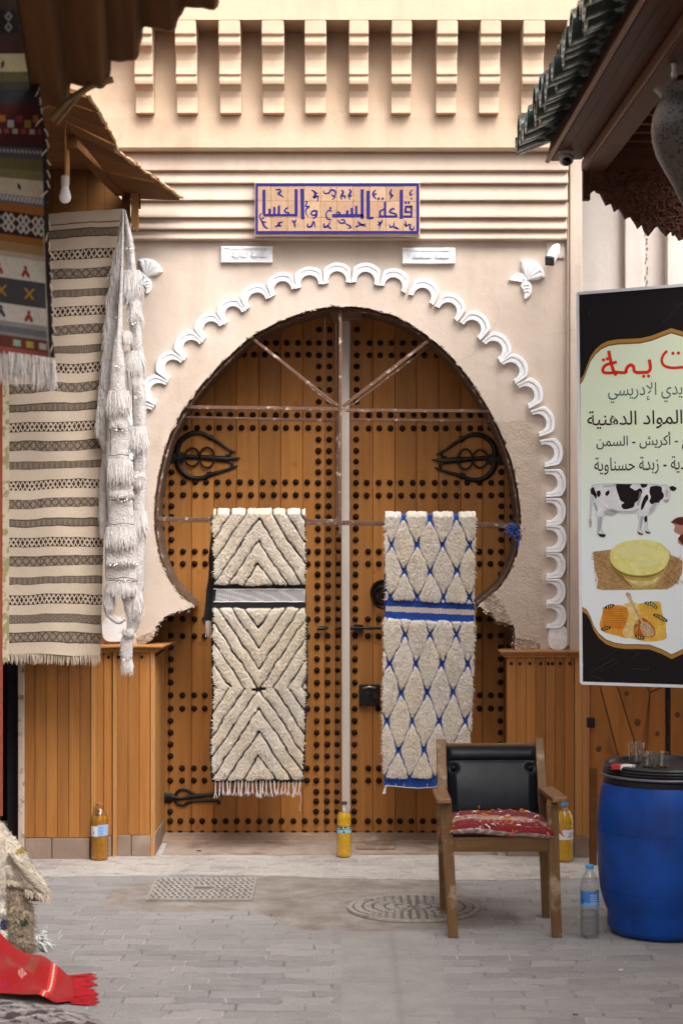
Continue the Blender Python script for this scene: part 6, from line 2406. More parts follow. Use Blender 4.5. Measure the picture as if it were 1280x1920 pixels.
hb = [(sm([(340, 1480), (420, 1500), (540, 1540), (640, 1562), (760, 1548), (768, 1500), (700, 1470), (400, 1460)]), hony, 0),
      (sm([(310, 1440), (330, 1370), (350, 1320), (480, 1316), (520, 1400), (520, 1530), (430, 1520), (330, 1490)]), hon, 1),
      (sm([(480, 1300), (560, 1290), (580, 1360), (570, 1480), (510, 1535), (470, 1500), (500, 1420), (515, 1360)]), honl, 2),
      (sm([(575, 1300), (720, 1285), (740, 1350), (765, 1440), (760, 1500), (640, 1490), (575, 1440)]), hony, 1),
      (sm([(560, 1420), (620, 1400), (690, 1470), (680, 1530), (560, 1520), (545, 1470)]), hond, 2)]
for i in range(13):
    for k in range(12):
        x, y = 336 + i * 13.5 + (k % 2) * 6.7, 1330 + k * 12.4
        if x < 322 + abs(y - 1400) * .05 or x > 500 or y > 1468:
            continue
        hb.append(([(x + 5 * math.cos(q * math.pi / 3), y + 4.6 * math.sin(q * math.pi / 3)) for q in range(6)], hond, 2))
for i in range(12):
    for k in range(12):
        x, y = 596 + i * 13.5 + (k % 2) * 6.7, 1305 + k * 12.4
        if x > 728 + (y - 1300) * .2 or (x < 650 and y > 1380):
            continue
        hb.append(([(x + 5 * math.cos(q * math.pi / 3), y + 4.6 * math.sin(q * math.pi / 3)) for q in range(6)], hon, 2))
hb += [([(490, 1235), (500, 1220), (522, 1228), (535, 1270), (560, 1330), (600, 1400), (618, 1430), (606, 1440), (570, 1380), (530, 1300)], dip, 3),
       (sm([(590, 1440), (630, 1425), (670, 1460), (690, 1500), (670, 1526), (620, 1520), (595, 1480)]), dip, 3)]
for k in range(5):
    hb.append(([(598 + k * 17, 1470 + k * 8), (604 + k * 17, 1466 + k * 8), (632 + k * 12, 1438 + k * 14), (626 + k * 12, 1436 + k * 14)], dipd, 4))
for x, y, a in ((380, 1318, -.3), (355, 1470, -.25), (715, 1385, .3), (750, 1405, .5), (588, 1532, .3), (655, 1300, .2), (685, 1310, .8)):
    hb.append((sm([(x + 36 * math.cos(q) * math.cos(a) - 13 * math.sin(q) * math.sin(a), y + 36 * math.cos(q) * math.sin(a) + 13 * math.sin(q) * math.cos(a)) for q in [2 * math.pi * j / 8 for j in range(8)]], 3), bee if y > 1312 or y == 1318 else grn, 5))
    for j in (-1, 0, 1):
        xx, yy = x + j * 15 * math.cos(a), y + j * 15 * math.sin(a)
        hb.append(([(xx - 2, yy - 8), (xx + 3, yy - 8), (xx + 2, yy + 8), (xx - 3, yy + 8)], honl, 6))
flatpic('honeycomb_print', hb)
mt = ink('meat_brown_print', (0.09, 0.025, 0.018), 0.4)
mtl = ink('meat_pink_print', (0.45, 0.22, 0.16), 0.4)
flatpic('preserved_meat_print', [(sm([(800, 735), (840, 705), (900, 695), (1000, 690), (1080, 720), (1090, 800), (1040, 880), (960, 910), (890, 900), (850, 870), (870, 830), (826, 800), (830, 760)]), mtl, 0), (sm([(806, 735), (850, 705), (920, 700), (1000, 715), (960, 750), (880, 756)]), mt, 1), (sm([(850, 850), (880, 820), (930, 830), (960, 880), (900, 898)]), mt, 1), (sm([(980, 780), (1050, 770), (1060, 830), (1000, 850)]), mt, 1)])

# ================================================================== ARMCHAIR
YF_, YBk = 8.40, 8.80
ch = thing('armchair', 'worn wooden armchair with a black leatherette back, standing on the paving', 'armchair', (X_(945, 8.6), 8.6, 0))
dF = 0.024


def leg(name, pt, pb, yt, yb, wt, wb, dt=0.045, m='chair_wood'):
    """pt, pb: photo pixel of the front face's middle at top and bottom"""
    t_, b_ = P(pt[0], pt[1], yt), P(pb[0], pb[1], yb)
    mb = MB()
    mb.hexa([(b_.x - wb, yb, b_.z), (b_.x + wb, yb, b_.z), (b_.x + wb, yb + dt, b_.z), (b_.x - wb, yb + dt, b_.z)],
            [(t_.x - wt, yt, t_.z), (t_.x + wt, yt, t_.z), (t_.x + wt, yt + dt, t_.z), (t_.x - wt, yt + dt, t_.z)])
    return obj(name, mb, M[m], ch, bevel=0.004)


zb = 960 + F * CAM_Z / YF_
leg('leg', (835, 1508), (850, zb), YF_, YF_, .0255, .0205)
leg('leg', (1035.5, 1508), (1044.5, zb), YF_, YF_, .0235, .0205)
zb2 = 960 + F * CAM_Z / YBk
leg('leg', (826, 1480), (833, zb2), YBk, YBk + 0.015, .021, .0165, .04)
leg('leg', (1016, 1480), (1024, zb2), YBk, YBk + 0.015, .021, .0165, .04)
YT2 = 8.93
leg('back_post', (827, 1388), (829, 1481), YT2, YBk + .0, .0215, .0215, .036)
leg('back_post', (1010.5, 1386), (1017, 1481), YT2, YBk + .0, .0185, .021, .036)


def plank(name, q, y, th, dp, m):
    """q: four pixels TL TR BR BL on the front face"""
    f = [P(a, b_, y) for a, b_ in q]
    mb = MB()
    bk = [p + Vector((0, dp, 0)) for p in f]
    mb.add(f + bk, [(0, 1, 2, 3), (7, 6, 5, 4), (0, 4, 5, 1), (1, 5, 6, 2), (2, 6, 7, 3), (3, 7, 4, 0)])
    return obj(name, mb, M[m], ch, bevel=0.003)


plank('front_rail', [(849, 1571), (1034, 1569), (1034, 1597), (850, 1598)], YF_ + .008, 0, .022, 'chair_wood_x')
plank('back_rail', [(834, 1560), (1012, 1558), (1014, 1580), (835, 1582)], YBk + .008, 0, .022, 'chair_wood_x')
plank('top_rail', [(834, 1395.5), (1004, 1394), (1004, 1401), (834, 1402)], YT2 - .004, 0, .03, 'chair_wood_x')
for px_, p2 in ((841, 832), (1032, 1018)):
    mb = MB()
    mb.beam((P(px_, 1586, YF_).x, YF_ + .045, P(px_, 1586, YF_).z), (P(p2, 1572, YBk).x, YBk + .002, P(px_, 1586, YF_).z), .022, .06)
    obj('side_rail', mb, M['chair_wood_y'], ch, bevel=0.003)


def arm(f0, f1, yb0, b0, b1, th):
    """front edge pixels f0,f1 at the front depth and back edge b0,b1"""
    ya, y2 = YF_ - .03, YBk + .01
    a0, a1 = P(*f0, ya), P(*f1, ya)
    c0, c1 = P(*b0, y2), P(*b1, y2)
    dn = Vector((0, 0, -th))
    mb = MB()
    mb.add([a0, a1, c1, c0, a0 + dn, a1 + dn, c1 + dn, c0 + dn], [(0, 1, 2, 3), (7, 6, 5, 4), (0, 4, 5, 1), (1, 5, 6, 2), (2, 6, 7, 3), (3, 7, 4, 0)])
    return obj('armrest', mb, M['chair_wood_y'], ch, bevel=0.005)


arm((819, 1499), (846, 1498.5), 0, (810, 1478.5), (837, 1477.5), .021)
arm((1036, 1497), (1064, 1495), 0, (1009, 1477), (1038, 1475), .022)

# padded back: a gently swelling sheet with a rolled top and two deep buttons
nu, nv = 84, 64
pos = np.zeros((nv, nu, 3))
btn = [(0.075, 0.315), (0.925, 0.315)]
for i in range(nv):
    for j in range(nu):
        u, v = j / (nu - 1), i / (nv - 1)
        x0, x1 = lerp(836, 841, v), lerp(1005, 1010, v)
        px_, py_ = lerp(x0, x1, u), lerp(1400, 1531, v) - u * 1.0
        y = lerp(YT2 - .012, YBk - .016, v)
        bul = .026 * (math.sin(math.pi * min(1, max(0, u))) ** .45) * (math.sin(math.pi * min(1, max(0.0, v))) ** .5)
        if v < .21:
            bul = .020 * math.sin(math.pi * v / .21) ** .6 * min(1, math.sin(math.pi * u) * 6) + .002
        else:
            bul = .030 * (math.sin(math.pi * min(1, (v - .21) / .79 * .9 + .1)) ** .6) * min(1, (math.sin(math.pi * u) * 3.2)) ** .6
        for bu, bv in btn:
            d2 = ((u - bu) * 1.3) ** 2 + (v - bv) ** 2
            bul -= .018 * math.exp(-d2 / .0035)
        bul += .0012 * noise.noise(Vector((u * 7, v * 5, 3)))
        p = P(px_, py_, y - bul)
        pos[i, j] = p
grid_obj('back_pad', pos, M['black_leather'], ch)
mb = MB()
q = [P(836, 1401, YT2 - .008), P(1005, 1400, YT2 - .008), P(1010, 1531, YBk - .012), P(841, 1532, YBk - .012)]
mb.add(q + [p + Vector((0, .014, 0)) for p in q], [(0, 1, 2, 3), (7, 6, 5, 4), (0, 4, 5, 1), (1, 5, 6, 2), (2, 6, 7, 3), (3, 7, 4, 0)])
obj('back_board', mb, M['black_leather'], ch)
mb = MB()
for u, v in btn:
    mb.ball(P(lerp(837, 1006, u), lerp(1400, 1531, v), lerp(YT2, YBk, v) - .024), .013, .009, .013, 14, 8)
obj('button', mb, M['black_leather'], ch, smooth=True)
mb = MB()
q = [P(842, 1569, YF_ + .01), P(1037, 1567, YF_ + .01)]
mb.box((q[0].x, YF_ + .012, q[0].z - .004), (q[1].x, YBk, q[0].z + .016))
obj('seat_board', mb, M['black_leather'], ch, bevel=0.004)

# cushion pad, a separate thing lying on the seat
cu = thing('seat_cushion', 'dark red woven cushion with white and orange bands, lying on the armchair seat', 'cushion', P(945, 1565, 8.58))
nu, nv = 150, 90
zs0 = P(0, 1567, YF_ + .01).z + .016
pos = np.zeros((nv, nu, 3))
col = np.zeros((nv, nu, 3))
for i in range(nv):
    for j in range(nu):
        u, v = j / (nu - 1), i / (nv - 1)       # v: 0 back edge .. 1 front lower edge
        xa, xb = lerp(838, 843, v), lerp(1012, 1038, min(1, v * 1.3))
        x = lerp(xa, xb, u)
        e = (1 - abs(2 * u - 1) ** 4)
        if v < .72:
            t_ = v / .72
            y = lerp(YBk - .05, YF_ + .02, t_)
            z = zs0 + .040 + .012 * math.sin(t_ * 3.0) - .024 * u * t_ + .006 * math.sin(math.pi * t_)
        else:
            t_ = (v - .72) / .28
            a = t_ * math.pi * .85
            z0 = zs0 + .040 + .012 * math.sin(3.0) - .024 * u
            y = YF_ + .02 - .035 * math.sin(a)
            z = lerp(z0, zs0 - .012 - .020 * max(0, u - .2), (1 - math.cos(a)) / 1.9)
        z = zs0 + .004 + (z - zs0 - .004) * (0.35 + .65 * e) if z > zs0 else z
        z += .004 * noise.noise(Vector((u * 6, v * 4, 1.7)))
        X0 = X_(x, y if v > .3 else lerp(YBk, 8.6, v / .3))
        pos[i, j] = (X0, y + .004 * noise.noise(Vector((u * 8, v * 3, 7))), z)
        # woven stripes
        c_ = np.array((.17, .012, .018))
        vv = v + .05 * (1 - abs(2 * u - 1)) - .06 * u + .02 * math.sin(u * 9)
        k = (vv * 42) % 1
        if .46 < vv < .60 or vv < .04:
            c_ = np.array((.48, .42, .40)) if k < .5 else np.array((.20, .06, .05))
            if .48 < vv < .52 and (u * 30) % 1 < .6:
                c_ = np.array((.50, .16, .03))
        elif .60 < vv < .66:
            c_ = np.array((.42, .10, .04)) if (u * 17 + vv * 9) % 1 < .45 else c_
        elif .88 < vv < .97:
            c_ = np.array((.45, .38, .34)) if k < .7 else np.array((.06, .02, .02))
        col[i, j] = c_ * random.uniform(.8, 1.15)
grid_obj('woven_cover', pos, M['weave'], cu, col)
mb = MB()
mb.box((X_(848, 8.6), YF_ + .03, zs0 + .002), (X_(1008, 8.6), YBk - .03, zs0 + .03))
obj('padding', mb, mat('dark_red_cloth', (.14, .012, .016), .95, .2, 30), cu, bevel=.012)
orange, whit, dred = mat('orange_tuft', (.62, .22, .02), .9, .2, 60), mat('white_tuft', (.72, .66, .62), .9, .1, 60), mat('salmon_tuft', (.48, .12, .07), .9, .2, 60)
for m_, n_, nm in ((orange, 26, 'tuft'), (whit, 20, 'tuft'), (dred, 30, 'tuft')):
    mb = MB()
    for k in range(n_):
        i, j = int(random.uniform(.12, .93) * (nv - 1)), int(random.uniform(.03, .95) * (nu - 1))
        p = Vector(pos[i, j])
        d = Vector((random.gauss(0, 1), -.25, random.gauss(.05, .35))).normalized()
        mb.tube([p + Vector((0, -.002, .002)), p + d * .011 + Vector((0, -.004, .006)), p + d * .022 + Vector((0, -.004, .002))], [.0026, .003, .0015], 5)
    obj(nm, mb, m_, cu, smooth=True)
mb = MB()
for k in range(22):
    u = random.choice((random.uniform(-.03, .0), random.uniform(.98, 1.0)))
    p = P(838 if u < .5 else 1040, random.uniform(1543, 1562), YF_ + (.12 if u < .5 else .03))
    dr = -1 if u < .5 else 1
    mb.tube([p, p + Vector((dr * .015, -.005, random.gauss(.0, .008))), p + Vector((dr * random.uniform(.025, .045), -.006, random.gauss(-.008, .012)))], .0018, 4)
obj('corner_fringe', mb, dred, cu)

# ================================================================== BLUE DRUM
YDR = 8.53
sD = F / YDR
cx = 1248
dr = thing('plastic_drum', 'tall blue plastic drum with a black lid, standing beside the water bottle', 'drum', (X_(cx, YDR), YDR, 0))
c0 = Vector((X_(cx, YDR), YDR, 0))
zof = lambda py: CAM_Z - (py - 960) / sD
rof = lambda px_: (cx - px_) / sD
pr = [(0.0, 0.0), (.21, 0.0), (.235, .010), (.250, .035)]
for px_, py in ((1139, 1708), (1131.5, 1690), (1126.6, 1672), (1124.8, 1662), (1123.4, 1650), (1121.2, 1620), (1120.2, 1585), (1120, 1553), (1120.5, 1535), (1121.8, 1515), (1124.2, 1495), (1128, 1475), (1131, 1466)):
    pr.append((rof(px_), zof(py)))
mb = MB()
mb.lathe(pr, c0, 64)
obj('body', mb, M['blue_plastic'], dr, smooth=True, auto=60)
M['seam'] = slab_mat('dark_blue_seam', (.003, .03, .17), .5, 0, .2)
for py_, px_ in ((1553, 1120.4), (1662, 1125.2)):
    mb = MB()
    mb.tube([c0 + Vector((rof(px_) * math.cos(2 * math.pi * k / 64), rof(px_) * math.sin(2 * math.pi * k / 64), zof(py_))) for k in range(64)], .0018, 6, closed=True)
    obj('mould_seam', mb, M['seam'], dr, smooth=True)
mb = MB()
zz = zof(1466)
mb.lathe([(rof(1134), zz - .004), (rof(1133), zz + .022), (rof(1130), zz + .026), (rof(1128), zz + .032), (rof(1129), zz + .042), (rof(1134), zz + .046), (rof(1131), zz + .050), (rof(1134), zz + .056), (rof(1131.5), zz + .062), (rof(1134), zz + .068), (rof(1132), zz + .074), (rof(1134), zz + .082), (rof(1137), zz + .085), (rof(1140), zz + .082), (rof(1142), zz + .068), (0, zz + .068)], c0, 64)
obj('lid', mb, M['black_plastic'], dr, smooth=True, auto=40)
mb = MB()
mb.lathe([(rof(1128.6), zz + .030), (rof(1126.4), zz + .033), (rof(1126.4), zz + .039), (rof(1128.6), zz + .042)], c0, 64)
obj('clamp_ring', mb, slab_mat('grey_steel_ring', (0.16, 0.16, 0.18), .4, .6), dr, smooth=True)
zlid = zz + .0685
# tumblers and packet on the lid
gproto = None
for px_, yy, h, r, lab in ((1192, YDR + .10, .088, .036, 'clear glass tumbler on the drum lid, the tallest and rearmost of the group'), (1213, YDR - .05, .066, .034, 'clear glass tumbler on the drum lid, between the taller one and the last'), (1240, YDR - .06, .066, .033, 'clear glass tumbler on the drum lid, at the far side from the red packet')):
    t = thing('glass_tumbler', lab, 'glass', (X_(px_, yy), yy, zlid), 'tumblers on the drum lid')
    mb = MB()
    mb.lathe([(r * .80, .0), (r * .84, .004), (r, h), (r * .95, h + .0005), (r * .94, h - .002), (r * .78, .010), (0, .008)], (X_(px_, yy), yy, zlid + .0005), 24)
    g = obj('bowl', mb, M['glass'], t, smooth=True, auto=50)
    mb = MB()
    mb.lathe([(0, 0), (r * .76, 0), (r * .77, .004), (0, .004)], (X_(px_, yy), yy, zlid + .006), 20)
    obj('dregs', mb, mat('tea_dregs', (.12, .08, .05), .2, .3, 30), t)
pk = thing('cigarette_packet', 'small red and white packet lying on the drum lid', 'packet', (X_(1168, YDR - .13), YDR - .13, zlid))
rotz = Matrix.Rotation(R(-25), 4, 'Z')
for nm, xa, xb, m_ in (('flip_top', -.045, -.005, slab_mat('red_card', (.45, .02, .02), .4)), ('carton', -.0048, .045, slab_mat('white_card', (.72, .70, .70), .4))):
    mb = MB()
    mb.box((xa, -.028, .001), (xb, .028, .021))
    mb.v = [tuple((rotz @ Vector(v)) + Vector((X_(1168, YDR - .13), YDR - .13, zlid))) for v in mb.v]
    obj(nm, mb, m_, pk, bevel=.002)

# ================================================================== BOTTLES
def oil_mat(name, tint, c, body):
    """clear oil: tints what shows through it and scatters a little of its own colour"""
    m = bpy.data.materials.new(name)
    m.use_nodes = True
    nt = m.node_tree
    nt.nodes.clear()
    out = nt.nodes.new('ShaderNodeOutputMaterial')
    tr = nt.nodes.new('ShaderNodeBsdfTransparent')
    tr.inputs[0].default_value = (*tint, 1)
    df = nt.nodes.new('ShaderNodeBsdfPrincipled')
    df.inputs['Roughness'].default_value = .12
    nz = tex_noise(nt, 45, 3)
    nt.links.new(mixrgb(nt, ramp(nt, nz, .35, .7), sc(c, .86), sc(c, 1.12)), df.inputs['Base Color'])
    mx = nt.nodes.new('ShaderNodeMixShader')
    mx.inputs[0].default_value = body
    nt.links.new(tr.outputs[0], mx.inputs[1])
    nt.links.new(df.outputs[0], mx.inputs[2])
    nt.links.new(mx.outputs[0], out.inputs[0])
    return m


M['oil'] = oil_mat('amber_oil', (.98, .84, .25), (0.82, 0.46, 0.008), .66)
M['oil_dark'] = oil_mat('dark_amber_oil', (.92, .66, .18), (0.60, 0.27, 0.008), .5)
M['water'] = thin_clear('still_water', (.93, .94, .95), .05, .02)
M['cap_blue'] = slab_mat('blue_cap', (.05, .30, .62), .4)
M['cap_green'] = slab_mat('olive_cap', (.06, .055, .02), .45)
M['cap_orange'] = slab_mat('brown_orange_cap', (.34, .11, .04), .45)


def bottle(lab, px_, yb, H, Rr, fill, liquid, cap, label_z, label_draw, grp='plastic bottles standing on the ground'):
    """PET bottle: ribbed body, shoulder, neck, cap, liquid and a paper sleeve"""
    Y = F * CAM_Z / (yb - 960) + Rr
    c_ = Vector((X_(px_, Y), Y, 0.0045))
    t = thing('plastic_bottle', lab, 'bottle', c_, grp)
    pr_ = [(0, .004), (Rr * .55, .0), (Rr * .88, .002), (Rr, .012)]
    z = .012
    zl0, zl1 = label_z
    while z < H * .66:
        z += .009
        if zl0 * H - .004 < z < zl1 * H + .004:
            pr_.append((Rr * .965, z))
        else:
            pr_.append((Rr * (1.0 if int(z / .009) % 3 else .945), z))
    pr_ += [(Rr, H * .69), (Rr * .96, H * .74), (Rr * .80, H * .82), (Rr * .55, H * .88), (Rr * .36, H * .915), (Rr * .34, H * .935), (Rr * .42, H * .94), (Rr * .34, H * .945), (Rr * .33, H * .955)]
    mb = MB()
    mb.lathe(pr_, c_, 28)
    obj('shell', mb, M['clear'], t, smooth=True, auto=60)
    fl = [(0, .006)] + [(r_ * .965, z_ + (.003 if i < 3 else 0)) for i, (r_, z_) in enumerate(pr_[1:]) if z_ < fill * H]
    fl += [(np.interp(fill * H, [q[1] for q in pr_[3:]], [q[0] for q in pr_[3:]]) * .965, fill * H), (0, fill * H)]
    mb = MB()
    mb.lathe(fl, c_, 28)
    obj('liquid', mb, liquid, t, smooth=True, auto=50)
    mb = MB()
    n_ = 28
    vs = []
    for k in range(n_):
        a = 2 * math.pi * k / n_
        rr = Rr * (.44 if k % 2 else .42)
        for zz_ in (H * .945, H * .998):
            vs.append((c_.x + rr * math.cos(a), c_.y + rr * math.sin(a), c_.z + zz_))
    fs = [(2 * k, 2 * ((k + 1) % n_), 2 * ((k + 1) % n_) + 1, 2 * k + 1) for k in range(n_)] + [tuple(2 * k + 1 for k in range(n_)), tuple(2 * k for k in range(n_))[::-1]]
    mb.add(vs, fs)
    obj('cap', mb, cap, t, bevel=.0012)
    label_draw(t, c_, Rr * .985, H)
    return t


def sleeve(mb, c_, r_, z0, z1, a0=0.0, a1=360.0, mi=0, n=30):
    vs = []
    for k in range(n + 1):
        a = R(lerp(a0, a1, k / n))
        for z in (z0, z1):
            vs.append((c_.x + r_ * math.cos(a), c_.y + r_ * math.sin(a), c_.z + z))
    mb.add(vs, [(2 * k, 2 * k + 2, 2 * k + 3, 2 * k + 1) for k in range(n)], mi)


def wrap_text(mb, s, c_, r_, z0, z1, a0, a1, mi=0, thick=.0):
    text_on(mb, s, lambda u, v: (c_.x + r_ * math.cos(R(lerp(a0, a1, u))), c_.y + r_ * math.sin(R(lerp(a0, a1, u))), c_.z + lerp(z0, z1, v)), thick, mi)


paleblue, whitel, midblue, navyl = ink('pale_blue_paper', (.28, .42, .62)), ink('white_paper', (.66, .67, .70)), ink('blue_paper', (.06, .16, .46)), ink('navy_print', (.015, .03, .15))
greenl, cyanl = ink('dark_green_paper', (.025, .04, .015)), ink('cyan_paper', (.22, .48, .55))


def lab_left(t, c_, r_, H):
    mb = MB()
    sleeve(mb, c_, r_, H * .44, H * .635, -100, -8, 0)
    sleeve(mb, c_, r_ - .0002, H * .43, H * .61, -175, -95, 1)
    for k in range(6):
        z = H * (.455 + .028 * k)
        sleeve(mb, c_, r_ + .0004, z, z + .003, -88, -58, 2, 6)
    wrap_text(mb, '3', c_, r_ + .0004, H * .46, H * .52, -140, -122, 2)
    obj('paper_label', mb, [paleblue, whitel, midblue], t)


def lab_mid(t, c_, r_, H):
    mb = MB()
    sleeve(mb, c_, r_, H * .505, H * .565, 180, 360, 0)
    sleeve(mb, c_, r_, H * .445, H * .504, 180, 360, 1)
    wrap_text(mb, 'las Aclas', c_, r_ + .0006, H * .512, H * .565, -158, -28, 2, .004)
    vs = [(c_.x + (r_ + .0008) * math.cos(a_), c_.y + (r_ + .0008) * math.sin(a_), c_.z + H * .468 + .005 * math.sin(q)) for q in [k * math.pi / 5 for k in range(10)] for a_ in [R(-92) + .16 * math.cos(q)]]
    mb.flat(vs, 0)
    obj('paper_label', mb, [greenl, cyanl, whitel], t)


def lab_right(t, c_, r_, H):
    mb = MB()
    sleeve(mb, c_, r_, H * .385, H * .555, -150, 10, 0)
    wrap_text(mb, 'SIDI', c_, r_ + .0005, H * .42, H * .47, -72, -22, 1, .003)
    sleeve(mb, c_, r_ + .0004, H * .49, H * .50, -66, -30, 1, 6)
    obj('paper_label', mb, [whitel, ink('grey_print', (.16, .16, .2))], t)


def lab_water(t, c_, r_, H):
    mb = MB()
    sleeve(mb, c_, r_, H * .445, H * .648, 150, 390, 0)
    sleeve(mb, c_, r_ + .0003, H * .445, H * .49, 150, 390, 1)
    for k in range(6):
        z = H * (.475 + .024 * k)
        sleeve(mb, c_, r_ + .0006, z, z + .003, -95, -48, 2, 6)
    wrap_text(mb, '3', c_, r_ + .0006, H * .475, H * .535, -160, -135, 3)
    obj('paper_label', mb, [midblue, ink('sky_blue_paper', (.10, .32, .66)), paleblue, navyl], t)


bottle('bottle of dark golden oil with a brown cap, standing against the timber wainscot', 187, 1617, .292, .0452, .79, M['oil_dark'], M['cap_orange'], (.43, .64), lab_left)
bottle('bottle of bright yellow oil with an olive cap, at the foot of the timber prop', 645, 1611.5, .289, .0385, .80, M['oil'], M['cap_green'], (.44, .57), lab_mid)
bottle('bottle of golden oil with a blue cap and white label, behind the armchair', 1058, 1620, .302, .0455, .86, M['oil'], M['cap_blue'], (.38, .56), lab_right)
bottle('nearly empty clear water bottle with a blue cap and blue label, beside the drum', 1105, 1763, .305, .0400, .36, M['water'], M['cap_blue'], (.44, .65), lab_water)

# ================================================================== LEFT SHOP: awnings, header, doorway
la = thing('plank_awning', 'rough plank awning with a splintered edge and pale props over the hanging striped rug', 'awning', P(150, 330, 9.6))
# outer edge recedes level along the alley; the boards run across it
def edge_pt(t_):
    """outer lip from near (0) to far (1), in photo pixels and depth"""
    pts = [(165, 182), (197, 235), (222, 288), (262, 318), (300, 346), (340, 375)]
    ys_ = [7.9, 8.5, 9.0, 9.5, 9.95, 10.3]
    i = min(int(t_ * 5), 4)
    f_ = t_ * 5 - i
    return (lerp(pts[i][0], pts[i + 1][0], f_), lerp(pts[i][1], pts[i + 1][1], f_), lerp(ys_[i], ys_[i + 1], f_))


def inner_pt(t_):
    return (lerp(60, 236, t_), lerp(150, 372, t_), lerp(7.9, 10.3, t_))


nb_ = 9
mb = MB()
for i in range(nb_):
    a, b_ = i / nb_, (i + 1) / nb_ - .004
    o0, o1, i0, i1 = P(*edge_pt(a)), P(*edge_pt(b_)), P(*inner_pt(a)), P(*inner_pt(b_))
    o0.x += random.uniform(-.012, .012)
    o1.x += random.uniform(-.012, .012)
    up = Vector((0, 0, .018))
    dz = Vector((0, 0, random.uniform(-.004, .004)))
    mb.add([p + dz for p in (o0, o1, i1, i0)] + [p + up + dz for p in (o0, o1, i1, i0)], [(0, 1, 2, 3), (7, 6, 5, 4), (0, 4, 5, 1), (1, 5, 6, 2), (2, 6, 7, 3), (3, 7, 4, 0)])
obj('roof_boards', mb, M['awning_wood'], la)
mb = MB()
pts = [P(*edge_pt(t_)) + Vector((random.uniform(-.008, .008), 0, .012 + random.uniform(-.006, .006))) for t_ in np.linspace(0, 1, 46)]
mb.tube(pts, [random.uniform(.006, .012) for _ in pts], 6)
obj('splintered_lip', mb, M['awning_edge'], la)
mb = MB()
mb.beam(P(136, 262, 9.3), P(226, 354, 10.18), .05, .075)
obj('purlin', mb, M['awning_wood'], la, bevel=.004)
mb = MB()
mb.box(tuple(P(121, 345, 9.32)), tuple(P(131, 222, 9.36)))
obj('prop', mb, M['awning_light'], la, bevel=.003)
mb = MB()
pp = [P(245, 342, 10.17), P(259, 342, 10.17), P(259, 428, 10.17), P(254, 433, 10.17), P(251, 421, 10.17), P(246, 428, 10.17)]
mb.prism([(p.x, p.z) for p in pp], 'y', 10.17, 10.21)
obj('prop', mb, M['awning_light'], la, bevel=.003)
mb = MB()
mb.box(tuple(P(228, 440, 10.18)), tuple(P(244.6, 338, 10.24)))
mb.box(tuple(P(259.5, 390, 10.19)), tuple(P(264, 362, 10.22)))
obj('jamb', mb, M['awning_wood'], la, bevel=.003)

sh_ = thing('rug_shop', 'dark timber shop front with an unlit doorway behind the hanging rugs', 'shop front', (-1.75, 10.3, 0))
mb = MB()
for k in range(9):
    q0, q1 = lerp(-60, 228, k / 9), lerp(-60, 228, (k + 1) / 9) - .6
    t0, t1 = interp([(-60, 150), (60, 168), (236, 384)], q0), interp([(-60, 150), (60, 168), (236, 384)], q1)
    mb.prism([(X_(q0, 10.26), Z_(425, 10.26)), (X_(q1, 10.26), Z_(425, 10.26)), (X_(q1, 10.26), Z_(t1, 10.26)), (X_(q0, 10.26), Z_(t0, 10.26))], 'y', 10.26, 10.29)
obj('header_boards', mb, M['awning_wood'], sh_)
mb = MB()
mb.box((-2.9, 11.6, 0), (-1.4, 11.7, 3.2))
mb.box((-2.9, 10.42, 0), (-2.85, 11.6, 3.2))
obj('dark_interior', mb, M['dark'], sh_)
mb = MB()
mb.box((X_(34, 10.30), 10.29, 0.0), (X_(46, 10.30), 10.36, 1.2))
obj('door_jamb', mb, mat('flaking_white_jamb', (.50, .40, .33), .85, .2, 14, .6, 60, c2=(.24, .15, .10), c2lo=.55, c2hi=.68, c2scale=22), sh_, bevel=.006)
mb = MB()
mb.box((X_(14, 10.5), 10.5, 0.0), (X_(33, 10.5), 10.54, 1.2))
obj('door_edge', mb, mat('grey_black_door', (.035, .028, .025), .7, .4, 30), sh_)
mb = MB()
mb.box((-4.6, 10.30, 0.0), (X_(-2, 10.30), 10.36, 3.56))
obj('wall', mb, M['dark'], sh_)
mb = MB()
mb.box((-4.6, 4.0, 3.565), (-1.20, 10.25, 3.66))  # unseen slab added to stop light leaking onto the header boards
obj('shade_roof', mb, M['awning_wood'], sh_)

lb = thing('light_bulb', 'white light bulb hanging unlit from a wire under the plank awning', 'light bulb', P(122, 381, 9.0))
cb = P(122, 356, 9.0)
mb = MB()
s9 = F / 9.0
prb = [(0, -25), (5, -24.2), (9, -21), (11.3, -15), (11.3, -11), (9.5, -4), (7.6, 2), (7.0, 6), (0, 6)]
mb.lathe([(r_ / s9, z_ / s9) for r_, z_ in prb], cb, 24)
obj('globe', mb, slab_mat('opal_glass', (.80, .78, .77), .25), lb, smooth=True, auto=50)
mb = MB()
mb.lathe([(0, 6.1 / s9), (7.2 / s9, 6.1 / s9), (7.6 / s9, 14 / s9), (7.6 / s9, 26 / s9), (5 / s9, 28 / s9), (0, 28 / s9)], cb, 20)
obj('socket', mb, slab_mat('white_socket', (.66, .60, .56), .4), lb, smooth=True, auto=40)
mb = MB()
mb.tube(spline([cb + Vector((0, 0, 28 / s9)), cb + Vector((.004, 0, 60 / s9)), cb + Vector((-.002, .01, 100 / s9)), cb + Vector((.006, .02, 150 / s9))], 5), .0022, 6)
obj('wire', mb, slab_mat('orange_wire', (.30, .10, .03), .5), lb)

